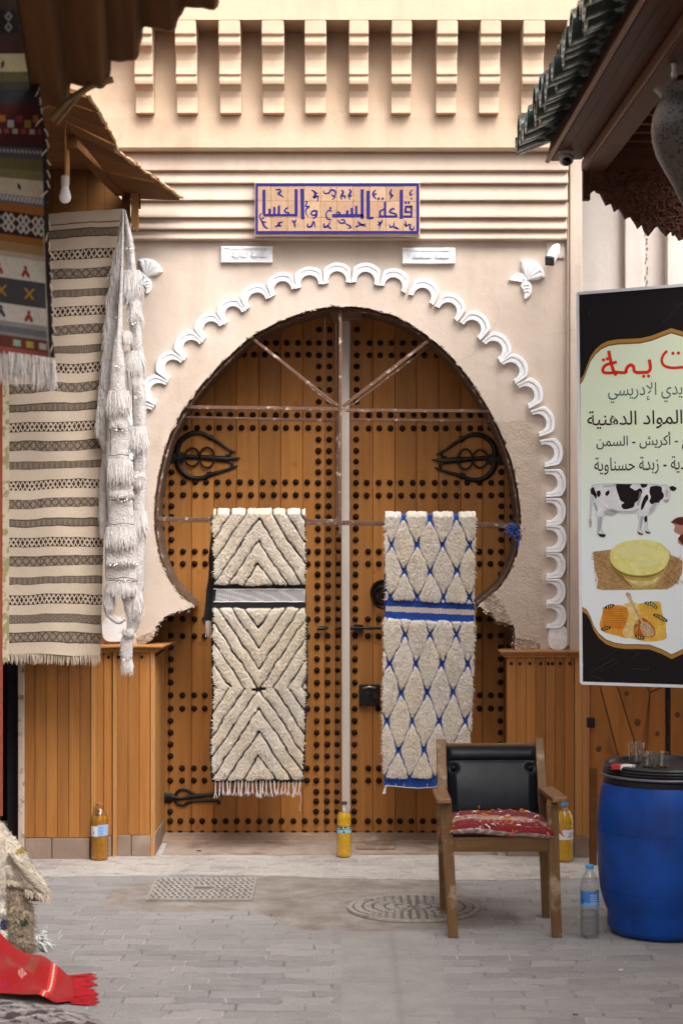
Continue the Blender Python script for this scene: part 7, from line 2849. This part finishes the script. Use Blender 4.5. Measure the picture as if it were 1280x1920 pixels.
# near corrugated sheet over the alley
cs = thing('corrugated_awning', 'dark brown corrugated sheet overhead with a wavy edge, nearest the camera', 'awning', P(240, 100, 6.6))
nu, nv = 200, 40
pos = np.zeros((nv, nu, 3))
E0, E1 = P(70, 224, 6.9), P(440, -48, 6.5)
for i in range(nv):
    for j in range(nu):
        u, v = j / (nu - 1), i / (nv - 1)
        e = E0.lerp(E1, u)
        wv = .026 * math.sin(2 * math.pi * (u * 5.4 + .12)) + .016 * math.sin(2 * math.pi * (u * 2.1)) + .004 * math.sin(2 * math.pi * u * 16)
        p = e + Vector((lerp(.46, .24, u) * v, -3.6 * v, -.12 * v))
        p += Vector((-.55, 0, .75)).normalized() * wv
        p.y += .012 * math.sin(u * 60)
        pos[i, j] = p
grid_obj('sheet', pos, M['corrugated'], cs)
pos2 = pos.copy()
pos2[..., 2] += .012
pos2[..., 0] += .004
grid_obj('sheet_top', pos2[:, ::2], M['corrugated'], cs)
mb = MB()
mb.box((-2.3, 2.0, 3.78), (-.62, 6.25, 3.80))  # unseen slab added overhead to keep the sun off the kilim
obj('shade_slab', mb, M['corrugated'], cs)
mb = MB()
mb.tube([Vector(pos[0, j]) + Vector((.002, 0, .006)) for j in range(0, nu, 2)], .011, 6)
obj('rolled_edge', mb, mat('brown_edge_paint', (.19, .095, .045), .5, .3, 30), cs, smooth=True)
mb = MB()
pts = spline([P(212, 148, 6.75), P(172, 160, 6.75), P(130, 188, 6.75), P(96, 224, 6.75)], 8)
mb.tube(pts, [.012] * len(pts), 8)
pts = spline([P(150, 178, 6.75), P(120, 214, 6.75), P(106, 232, 6.75)], 8)
mb.tube(pts, [.006] * len(pts), 8)
obj('bent_rod', mb, mat('tan_bent_tube', (.26, .16, .07), .6, .3, 30), cs, smooth=True)

# ================================================================== HEAP OF RUGS AT THE LOWER LEFT
def loft(name, tabL, tabR, Y, thick, mat_, root, cfun, nrow=90, ncol=60, lump=.02, seed=0, tufts=2500, tl=.016, y_of=None):
    """a draped thick fold: left and right outlines down the picture, bulging to the front"""
    r_ = np.random.default_rng(seed)
    y0, y1 = tabL[0][0], tabL[-1][0]
    n1, n2 = vnoise(nrow, ncol, 9, r_), vnoise(nrow, ncol, 2.2, r_)
    pos = np.zeros((nrow, ncol, 3))
    col = np.zeros((nrow, ncol, 3))
    for i in range(nrow):
        y = lerp(y0, y1, i / (nrow - 1))
        xa, xb = interp(tabL, y), interp(tabR, y)
        yy = Y if y_of is None else y_of(y)
        vv = i / (nrow - 1)
        for j in range(ncol):
            a = math.pi * 1.15 * (j / (ncol - 1)) - .075 * math.pi
            u = .5 - .5 * math.cos(min(math.pi, max(0, a)))
            d = math.sin(min(math.pi, max(0, a))) ** .8 * thick * (math.sin(math.pi * min(1, vv * .92 + .06)) ** .5)
            p = P(lerp(xa, xb, u), y, yy)
            k = 1 + lump * 6 * n1[i, j]
            pos[i, j] = (p.x + n1[i, j] * .006, yy - d * k - n2[i, j] * .004, p.z + n2[i, j] * .004)
            col[i, j] = cfun(lerp(xa, xb, u), y, n1[i, j], n2[i, j])
    ev, ef, ec = [], [], []
    for _ in range(tufts):
        i, j = r_.integers(1, nrow - 1), r_.integers(1, ncol - 1)
        p = pos[i, j]
        o = len(ev)
        a = r_.uniform(0, math.pi)
        wd, ln = r_.uniform(.002, .004), tl * r_.uniform(.5, 1.2)
        dx, dz = math.cos(a) * wd, math.sin(a) * wd
        side = (j / ncol - .5) * 2
        ev += [(p[0] - dx, p[1], p[2] - dz), (p[0] + dx, p[1], p[2] + dz), (p[0] + ln * (r_.normal(0, .5) + side * .8), p[1] - ln * r_.uniform(.2, .9), p[2] + ln * r_.normal(-.3, .5))]
        ef.append((o, o + 1, o + 2))
        c_ = col[i, j] * r_.uniform(.8, 1.2)
        ec += [c_, c_, c_]
    return grid_obj(name, pos, mat_, root, col, True, extra=(ev, ef, ec))


cream = np.array((.62, .54, .44))
rh = thing('folded_rug', 'cream shaggy rug folded over the heap, with one corner pointing out', 'rug', P(20, 1700, 8.35), 'rugs heaped at the lower left')
def c_up(x, y, a, b_):
    c_ = cream * (1 + .14 * a + .12 * b_)
    if (x - 42) ** 2 + ((y - 1592) * 1.6) ** 2 < 60:
        c_ = np.array((.36, .25, .03))
    return c_
loft('pile_fold', [(1530, -60), (1560, -70), (1640, -70), (1660, 5), (1680, 75)], [(1530, -12), (1548, 8), (1572, 28), (1600, 48), (1640, 74), (1664, 88), (1680, 94)], 8.35, .16, M['pile'], rh, c_up, seed=2, tufts=5200, tl=.010)
loft('rolled_edge', [(1574, -8), (1600, -9), (1660, -10), (1700, -8)], [(1574, 8), (1600, 11), (1660, 10), (1700, 4)], 8.20, .05, M['pile'], rh, lambda x, y, a, b_: cream * .92 * (1 + .1 * b_), seed=3, tufts=300, tl=.006, ncol=24)
loft('hem', [(1600, 14), (1640, 40), (1664, 62), (1684, 84)], [(1600, 22), (1640, 60), (1664, 80), (1684, 95)], 8.22, .03, M['pile'], rh, lambda x, y, a, b_: np.array((.40, .33, .26)) * (1 + .08 * b_), seed=4, tufts=100, tl=.004, ncol=20)
loft('dark_lining', [(1612, -10), (1640, 0), (1690, 18)], [(1612, 24), (1640, 48), (1690, 84)], 8.36, .02, M['pile'], rh, lambda x, y, a, b_: np.array((.12, .09, .075)) * (1 + .2 * b_), seed=5, tufts=300, tl=.01, ncol=24)  # dark brown layer behind the hem and rolled edge
mb = MB()
for k in range(60):
    x = lerp(46, 98, random.random())
    strands([P(x, lerp(1668, 1682, (x - 46) / 52), 8.2)], .035, .0018, jit_=.6, seg=3, out=mb)
obj('fringe', mb, M['cream_thread'], rh)
rm = thing('shaggy_rug', 'mottled white and brown shaggy rug slumped under the cream folded rug', 'rug', P(20, 1780, 8.2), 'rugs heaped at the lower left')
def c_lo(x, y, a, b_):
    c_ = np.array((.62, .56, .50)) if x < 18 + 6 * a else np.array((.36, .28, .20))
    c_ = c_ * (1 + .3 * a + .2 * b_)
    if (x - 15) ** 2 + (y - 1728) ** 2 * .7 < 80:
        c_ = np.array((.02, .025, .10))
    if (x - 50) ** 2 + (y - 1722) ** 2 < 50:
        c_ = np.array((.06, .09, .04))
    return c_
yfun = lambda y: lerp(8.32, 8.14, min(1, max(0, (y - 1640) / 130)))
loft('pile_fold', [(1636, -40), (1700, -60), (1800, -60)], [(1636, 14), (1654, 26), (1672, 20), (1700, 22), (1740, 24), (1770, 26), (1800, 30)], 8.2, .10, M['pile'], rm, c_lo, seed=6, tufts=6000, tl=.017, y_of=yfun)
loft('pile_fold', [(1660, 14), (1700, 20), (1740, 22), (1782, 20)], [(1660, 36), (1676, 46), (1700, 58), (1730, 60), (1760, 58), (1782, 66)], 8.25, .11, M['pile'], rm, c_lo, seed=7, tufts=6000, tl=.019, y_of=yfun)
mb = MB()
for k in range(130):
    x, y = random.uniform(30, 84), random.uniform(1765, 1782)
    p = G(x, y + 4) + Vector((0, 0, .012 + random.random() * .03))
    d = Vector((random.gauss(.4, .6), random.gauss(-.2, .5), random.gauss(.1, .4))).normalized()
    pts = [p, p + d * .02, p + d * .035 + Vector((0, 0, -.008)), p + d * .045 + Vector((random.gauss(0, .01), 0, -.015))]
    pts = [Vector((q.x, q.y, max(q.z, .004))) for q in pts]
    mb.tube(pts, [.004, .005, .004, .002], 5)
obj('trailing_tufts', mb, mat('greyish_white_yarn', (.52, .52, .50), .95, .2, 40), rm, smooth=True)

# red fringed shawl
rd = thing('red_shawl', 'bright red woven shawl with a white stripe and fringed end, spilling onto the paving', 'shawl', P(60, 1850, 7.75), 'textiles spilling onto the paving')
nu, nv = 150, 90
pos = np.zeros((nv, nu, 3))
col = np.zeros((nv, nu, 3))
topo = [(-70, 1725), (0, 1758), (28, 1773), (60, 1795), (100, 1814), (130, 1830), (146, 1838)]
boto = [(-70, 1850), (0, 1862), (30, 1862), (60, 1868), (100, 1879), (130, 1882), (146, 1884)]
nz = vnoise(nv, nu, 26)
for i in range(nv):
    for j in range(nu):
        u, v = j / (nu - 1), i / (nv - 1)
        x = lerp(-70, 134, u)
        y = lerp(interp(topo, x), interp(boto, x), v)
        Y = lerp(lerp(8.0, 7.70, u), lerp(7.34, 7.25, u), v)
        xx = x + (6 * math.sin(v * 3.1))
        p = P(xx, y, Y)
        pos[i, j] = (p.x, p.y - .03 * math.sin(math.pi * v) + .02 * nz[i, j] + .016 * math.sin(u * 11 + v * 3), max(.012, p.z + .02 * nz[i, j] + .012 * math.sin(u * 9 + v * 7)))
        c_ = np.array((.33, .005, .006))
        e = x + (y - 1850) * .35
        if 88 < e < 91:
            c_ = np.array((.72, .60, .58))
        elif 82 < e < 87 or 93 < e < 97:
            c_ = np.array((.72, .025, .01))
        for cx_, cy_, cc_, rr_2, st_ in ((18, 1802, (.20, .11, .03), 15, 4.4), (56, 1816, (.20, .11, .03), 16, 4.4), (36, 1831, (.66, .56, .5), 9, 3.6), (8, 1848, (.2, .02, .12), 8, 4)):
            if abs(x - cx_) + abs(y - cy_) * 1.0 < rr_2 and ((x + y) / st_ % 1 < .55 and (x - y) / st_ % 1 < .55):
                c_ = np.array(cc_)
        col[i, j] = c_ * random.uniform(.85, 1.1)
grid_obj('woven_cloth', pos, M['weave'], rd, col)
mb = MB()
redf = mat('red_fringe_wool', (.33, .007, .012), .95, .3, 40)
for k in range(300):
    v = random.random()
    y = lerp(interp(topo, 130), interp(boto, 130), v)
    Y = lerp(7.70, 7.26, v)
    p = P(132, y, Y)
    d = Vector((1, random.gauss(-.05, .22) + .25 * math.sin(v * 19), random.gauss(-.12, .2))).normalized()
    L = random.uniform(.04, .11)
    pts = []
    for q in range(5):
        c0 = p + d * L * q / 4 + Vector((0, 0, -.004 * q * q * .35))
        c0.z = max(c0.z, .006)
        pts.append(c0)
    mb.tube(pts, [.0024, .0024, .0022, .002, .0012], 4)
obj('fringe', mb, redf, rd, smooth=True)

# grey patterned rug roll at the bottom edge
gp_ = thing('grey_rug', 'grey patterned rug roll lying on the paving in front of the red shawl', 'rug', G(60, 1905), 'textiles spilling onto the paving')
nu, nv = 120, 60
pos = np.zeros((nv, nu, 3))
col = np.zeros((nv, nu, 3))
n2 = vnoise(nv, nu, 5)
for i in range(nv):
    for j in range(nu):
        u, v = j / (nu - 1), i / (nv - 1)
        X = lerp(-1.35, -.80, u)
        yc = lerp(7.10, 6.84, u ** 1.6)
        r_ = .062 * (1 - u ** 5) ** .5 + .004
        a = lerp(-.15, math.pi * 1.05, v)
        pos[i, j] = (X + .02 * math.sin(a), yc - r_ * 1.25 * math.cos(a), max(.003, r_ * .9 * math.sin(a) + .004 * n2[i, j] + .02 * (u < .2) * math.sin(u * 15)))
        q = (math.sin(X * 62 + v * 9 + 1.6 * n2[i, j]) + .8 * math.sin(X * 30 - v * 22))
        c_ = np.array((.26, .225, .22)) if q > -.35 else np.array((.075, .06, .065))
        if abs((v * 9 + X * 5) % 1 - .5) < .10:
            c_ = np.array((.05, .04, .045))
        if abs((v * 7 - X * 9) % 1 - .5) < .06:
            c_ = np.array((.44, .39, .37))
        col[i, j] = c_ * (1 + .25 * n2[i, j] + random.uniform(-.1, .1))
grid_obj('woven_cloth', pos, M['weave'], gp_, col)

# ================================================================== RIGHT: TILED EAVE
ev_ = thing('tiled_eave', 'dark wooden eave with green glazed tiles, slatted underside and a carved hanging valance', 'canopy', (1.1, 9.5, 3.5))
XE, ZE = .985, 3.50                   # foot of the fascia, along the alley
YE0, YE1 = 2.5, 9.58
mb = MB()
mb.prism([(XE, ZE), (XE + .012, ZE - .004), (XE + .060, ZE + .17), (XE + .045, ZE + .18)], 'y', YE0, YE1)
obj('fascia_board', mb, M['eave'], ev_, bevel=.003)
mb = MB()
mb.prism([(XE - .006, ZE - .016), (XE + .012, ZE - .022), (XE + .020, ZE - .0045), (XE - .001, ZE + .002)], 'y', YE0, YE1)
obj('lip', mb, M['eave_light'], ev_, bevel=.002)
mb = MB()
for k in range(3):
    mb.prism([(XE + .022 + k * .05, ZE - .012 + k * .004), (XE + .069 + k * .05, ZE - .010 + k * .004), (XE + .069 + k * .05, ZE + .02), (XE + .022 + k * .05, ZE + .02)], 'y', YE0, YE1 - .01)
obj('soffit_boards', mb, M['eave'], ev_)
mb = MB()
mb.prism([(XE + .175, ZE - .075), (XE + .27, ZE - .075), (XE + .27, ZE + .05), (XE + .175, ZE + .05)], 'y', YE0, YE1 - .03)
obj('wall_plate', mb, M['eave'], ev_, bevel=.004)
mb = MB()
mb.prism([(XE + .165, ZE - .062), (XE + .1735, ZE - .064), (XE + .1735, ZE - .02), (XE + .165, ZE - .02)], 'y', YE0, YE1 - .03)
obj('lip', mb, M['eave_light'], ev_)
mb = MB()
mb.box((XE + .10, YE0, ZE + .19), (XE + .78, YE1 - .02, ZE + .21))
obj('roof_deck', mb, M['eave'], ev_)
k = 0
y = 9.44
rproto = None
while y > 5.0:
    mb = MB()
    mb.box((XE + .271, y - .022, ZE + .02), (XE + .78, y + .022, ZE + .10))
    if rproto is None:
        o = rproto = obj('rafter', mb, M['eave'], ev_, bevel=.003)
        oy = y
    else:
        o = dup(rproto, ev_)
        o.location = (0, y - oy, 0)
    y -= .205
# barrel tiles, axis running out over the eave
def tile_mesh(y0):
    b_ = MB()
    n = 12
    vs, fs = [], []
    L = .42
    for i, (s_, r_) in enumerate(((0, .066), (L, .058))):
        for rr in (r_, r_ - .013):
            for k_ in range(n + 1):
                a = math.pi * (-.06 + 1.12 * k_ / n)
                vs.append((XE - .115 + s_ * .93, y0 - rr * math.cos(a), ZE + .115 + s_ * .36 + rr * math.sin(a) * 1.1))
    m_ = n + 1
    for q in range(n):
        fs += [(q, q + 1, 2 * m_ + q + 1, 2 * m_ + q), (m_ + q + 1, m_ + q, 3 * m_ + q, 3 * m_ + q + 1), (q + 1, q, m_ + q, m_ + q + 1), (2 * m_ + q, 2 * m_ + q + 1, 3 * m_ + q + 1, 3 * m_ + q)]
    fs += [(0, 2 * m_, 3 * m_, m_), (n, m_ + n, 3 * m_ + n, 2 * m_ + n)]
    b_.add(vs, fs)
    return b_


y, tp = 9.66, None
while y > 5.2:
    if tp is None:
        tp = o = obj('roof_tile', tile_mesh(y), M['tile'], ev_, smooth=True, auto=50)
        ty = y
    else:
        o = dup(tp, ev_)
        o.location = (random.uniform(-.035, .02), y - ty, random.uniform(-.015, .012))
        o.rotation_euler = (0, random.uniform(-.012, .012), random.uniform(-.01, .01))
    y -= .132
y, tp = 9.60, None
while y > 5.2:                        # channel tiles lying between them, hollow side up
    if tp is None:
        tm = tile_mesh(y)
        zc = ZE + .105
        tm.v = [(a - .02, b_, 2 * (zc + (a - XE + .115) * .387) - c_ - .004) for a, b_, c_ in tm.v]
        tp = o = obj('roof_tile', tm, M['tile'], ev_, smooth=True, auto=50)
        ty = y
    else:
        o = dup(tp, ev_)
        o.location = (random.uniform(-.03, .03), y - ty, random.uniform(-.012, .012))
    y -= .132
# corner post and carved valance across the end
mb = MB()
mb.box(tuple(P(1093, 374, 9.50)), tuple(P(1104, 300, 9.55)))
obj('corner_post', mb, M['eave'], ev_, bevel=.003)
YV = 9.50
vt = [(1104, 304), (1120, 282), (1196, 150), (1460, 150)]
low = [(1104, 360)]
xs_ = 1104
bl = [(1104, 366), (1116, 352), (1124, 360), (1130, 372), (1136, 384), (1146, 380), (1152, 396), (1160, 390), (1166, 398), (1172, 410), (1182, 405), (1190, 416), (1196, 428), (1204, 420), (1208, 432), (1216, 442), (1224, 432), (1232, 420), (1240, 432), (1250, 442), (1258, 433), (1266, 438), (1274, 450), (1284, 446), (1292, 462), (1302, 456), (1312, 474), (1322, 468), (1332, 486), (1345, 480), (1360, 500), (1460, 520)]
poly = [P(*p, YV) for p in vt] + [P(*p, YV) for p in bl[::-1]]
mb = MB()
mb.prism([(p.x, p.z) for p in poly], 'y', YV, YV + .035)
va = obj('carved_valance', mb, M['carved'], ev_, bevel=.003)
mb = MB()
for k in range(330):
    x = random.uniform(1108, 1300)
    ymax = interp(bl, x) - 6
    y = random.uniform(320, max(322, ymax))
    r0 = random.uniform(4, 10)
    a0 = random.uniform(0, 6.28)
    sp_ = random.choice((-1, 1)) * random.uniform(2.2, 4.2)
    pts = []
    for q in range(9):
        t_ = q / 8
        rr = r0 * (1 - .6 * t_)
        pts.append(P(x + rr * math.cos(a0 + sp_ * t_), min(y + rr * math.sin(a0 + sp_ * t_), interp(bl, x) - 2), YV - .004))
    mb.tube(pts, [.0075 * (1 - .5 * q / 8) for q in range(9)], 5, flat=((0, 1, 0), .9))
obj('carved_scrolls', mb, M['carved'], va, smooth=True)

# pierced metal lantern
YL_ = 7.2
ln_ = thing('pierced_lantern', 'grey pierced metal vase shaped lantern hanging under the tiled eave', 'lantern', P(1312, 360, YL_))
sL = F / YL_
cl = P(1315, 240, YL_)
m_, nt, b_ = nodes_of('pierced_nickel')
tc = nt.nodes.new('ShaderNodeTexCoord')
vo = nt.nodes.new('ShaderNodeTexVoronoi')
vo.inputs['Scale'].default_value = 75
nt.links.new(tc.outputs['Object'], vo.inputs['Vector'])
hole = ramp(nt, vo.outputs['Distance'], .30, .42)
zone = ramp(nt, tex_noise(nt, 9, 1), .36, .40)
mask_ = mixrgb(nt, zone, (1, 1, 1), hole)
c_ = mixrgb(nt, mask_, (.02, .016, .012), mixrgb(nt, tex_noise(nt, 20, 4), (.06, .052, .046), (.11, .098, .09)))
nt.links.new(c_, b_.inputs['Base Color'])
b_.inputs['Metallic'].default_value = .55
b_.inputs['Roughness'].default_value = .42
mb = MB()
prl = [(0, -150), (34, -148), (44, -128), (56, -102), (70, -78), (84, -52), (92, -24), (94, 0), (91, 25), (82, 48), (76, 58), (81, 68), (89, 75), (60, 78), (0, 80)]
mb.lathe([(r_ / sL, z_ / sL) for r_, z_ in prl], cl, 40)
obj('shade', mb, m_, ln_, smooth=True, auto=50)
mb = MB()
mb.tube([cl + Vector((0, 0, 78 / sL)), cl + Vector((0, 0, .62))], .006, 8)
obj('chain', mb, M['iron'], ln_)
mb = MB()
mb.lathe([(0, -17), (4, -15), (6, -8), (4.2, 0), (4, 6), (6, 14), (3, 19), (0, 20)], (0, 0, 0), 16)
hk = P(1263, 132, YL_)
mb.v = [(hk.x + x / sL, hk.y + y / sL, hk.z + z / sL) for x, y, z in mb.v]
obj('finial', mb, slab_mat('pale_finial', (.55, .50, .47), .35, .4), ln_, smooth=True)

# shop front timber under the banner
sf_ = thing('plank_shutter', 'varnished knotty plank shutter with slanting boards, behind the banner and the drum', 'shutter', (1.9, 10.1, 0))
YSF = 10.12
mb = MB()
xa, xb = X_(1106, YSF), X_(1500, YSF)
mb.box((xa, YSF + .012, .06), (xb, YSF + .05, 2.0))
obj('back_panel', mb, wood('knotty_red_wood', (.36, .13, .035), (.25, .075, .018), .4, 'z', 30, .25, long=.12), sf_)
m_ = wood('knotty_board_wood', (.40, .155, .038), (.27, .09, .02), .35, 'z', 30, .3, long=.14)
mb = MB()
def clipped(p, q, r_, s_):
    f = [P(*a, YSF) for a in (p, q, r_, s_)]
    bk_ = [v + Vector((0, .011, 0)) for v in f]
    mb.add(f + bk_, [(0, 1, 2, 3), (7, 6, 5, 4), (0, 4, 5, 1), (1, 5, 6, 2), (2, 6, 7, 3), (3, 7, 4, 0)])
clipped((1107, 1262), (1117, 1262), (1200, 1590), (1107, 1590))
clipped((1119, 1262), (1148, 1262), (1198, 1425), (1202, 1580))
clipped((1150, 1262), (1196, 1262), (1217, 1300), (1199, 1420))
clipped((1198, 1262), (1247, 1262), (1247, 1285), (1219, 1298))
clipped((1219, 1301), (1247, 1288), (1247, 1590), (1204, 1590))
clipped((1256, 1262), (1300, 1262), (1300, 1590), (1256, 1590))
clipped((1302, 1262), (1400, 1262), (1400, 1590), (1302, 1590))
obj('slanting_boards', mb, m_, sf_, bevel=.003)
mb = MB()
mb.box(tuple(P(1249, 1600, YSF - .004)), tuple(P(1254, 1255, YSF + .012)))
obj('iron_stile', mb, M['iron'], sf_)
mb = MB()
mb.beam(P(1139, 1384, YSF - .006), P(1158, 1425, YSF - .006), .004, .008)
obj('metal_strip', mb, slab_mat('copper_strip', (.35, .14, .07), .35, .6), sf_)
mb = MB()
for x, y, r_ in ((1122, 1404, 5), (1195, 1354, 6), (1270, 1340, 5), (1175, 1300, 4), (1232, 1376, 4)):
    mb.ball(P(x, y, YSF - .0005), r_ / 369, .002, r_ * 1.25 / 369, 12, 6)
obj('knots', mb, mat('dark_knot', (.10, .032, .010), .4, .3, 60), sf_, smooth=True)
mb = MB()
mb.box(tuple(P(1101, 1365, YSF - .03)), tuple(P(1113, 1345, YSF + .01)))
obj('bolt_box', mb, M['iron'], sf_, bevel=.003)
mb = MB()
mb.box((X_(1105, YSF), YSF - .015, .0), (X_(1118, YSF), YSF + .02, .5))
obj('side_post', mb, M['awning_wood'], sf_, bevel=.003)

# ================================================================== buildings along the alley, beside and behind the camera
for x0, x1, nm, lab in ((-4.5, -2.2, 'alley_building', 'plain plastered building along the shop side of the alley, beside the kilims'), (2.2, 4.5, 'alley_building', 'plain plastered building along the eave side of the alley, behind the drum')):
    t = thing(nm, lab, 'building', ((x0 + x1) / 2, 3, 0))
    mb = MB()
    mb.box((x0, -8, 0), (x1, 9.0, 4.0))
    obj('wall', mb, M['plaster'], t)

# small litter on the paving
for px_, py, s_, c_, lab in ((508, 1722, .012, (.16, .08, .05), 'thin dry splinter lying on the brown concrete patch'), (1164, 1826, .008, (.6, .58, .56), 'small pale paper scrap on the pavers in front of the water bottle'), (1078, 1911, .008, (.1, .06, .05), 'small dark leaf fragment on the pavers at the bottom edge'), (373, 1601, .012, (.05, .045, .04), 'dark twig on the pale pavers before the studded door')):
    p = G(px_, py)
    mb = MB()
    for k in range(2):
        a = random.uniform(0, 3)
        mb.beam(p + Vector((-s_ * math.cos(a) * 1.2, -s_ * math.sin(a) * .5, .014)), p + Vector((s_ * math.cos(a) * 1.2, s_ * math.sin(a) * .5, .016)), .007, .004, w2=.003)
    o = obj('litter_scrap', mb, mat('litter_%d' % px_, c_, .9, .2, 30), None, loc=p)
    tag(o, lab, 'litter')
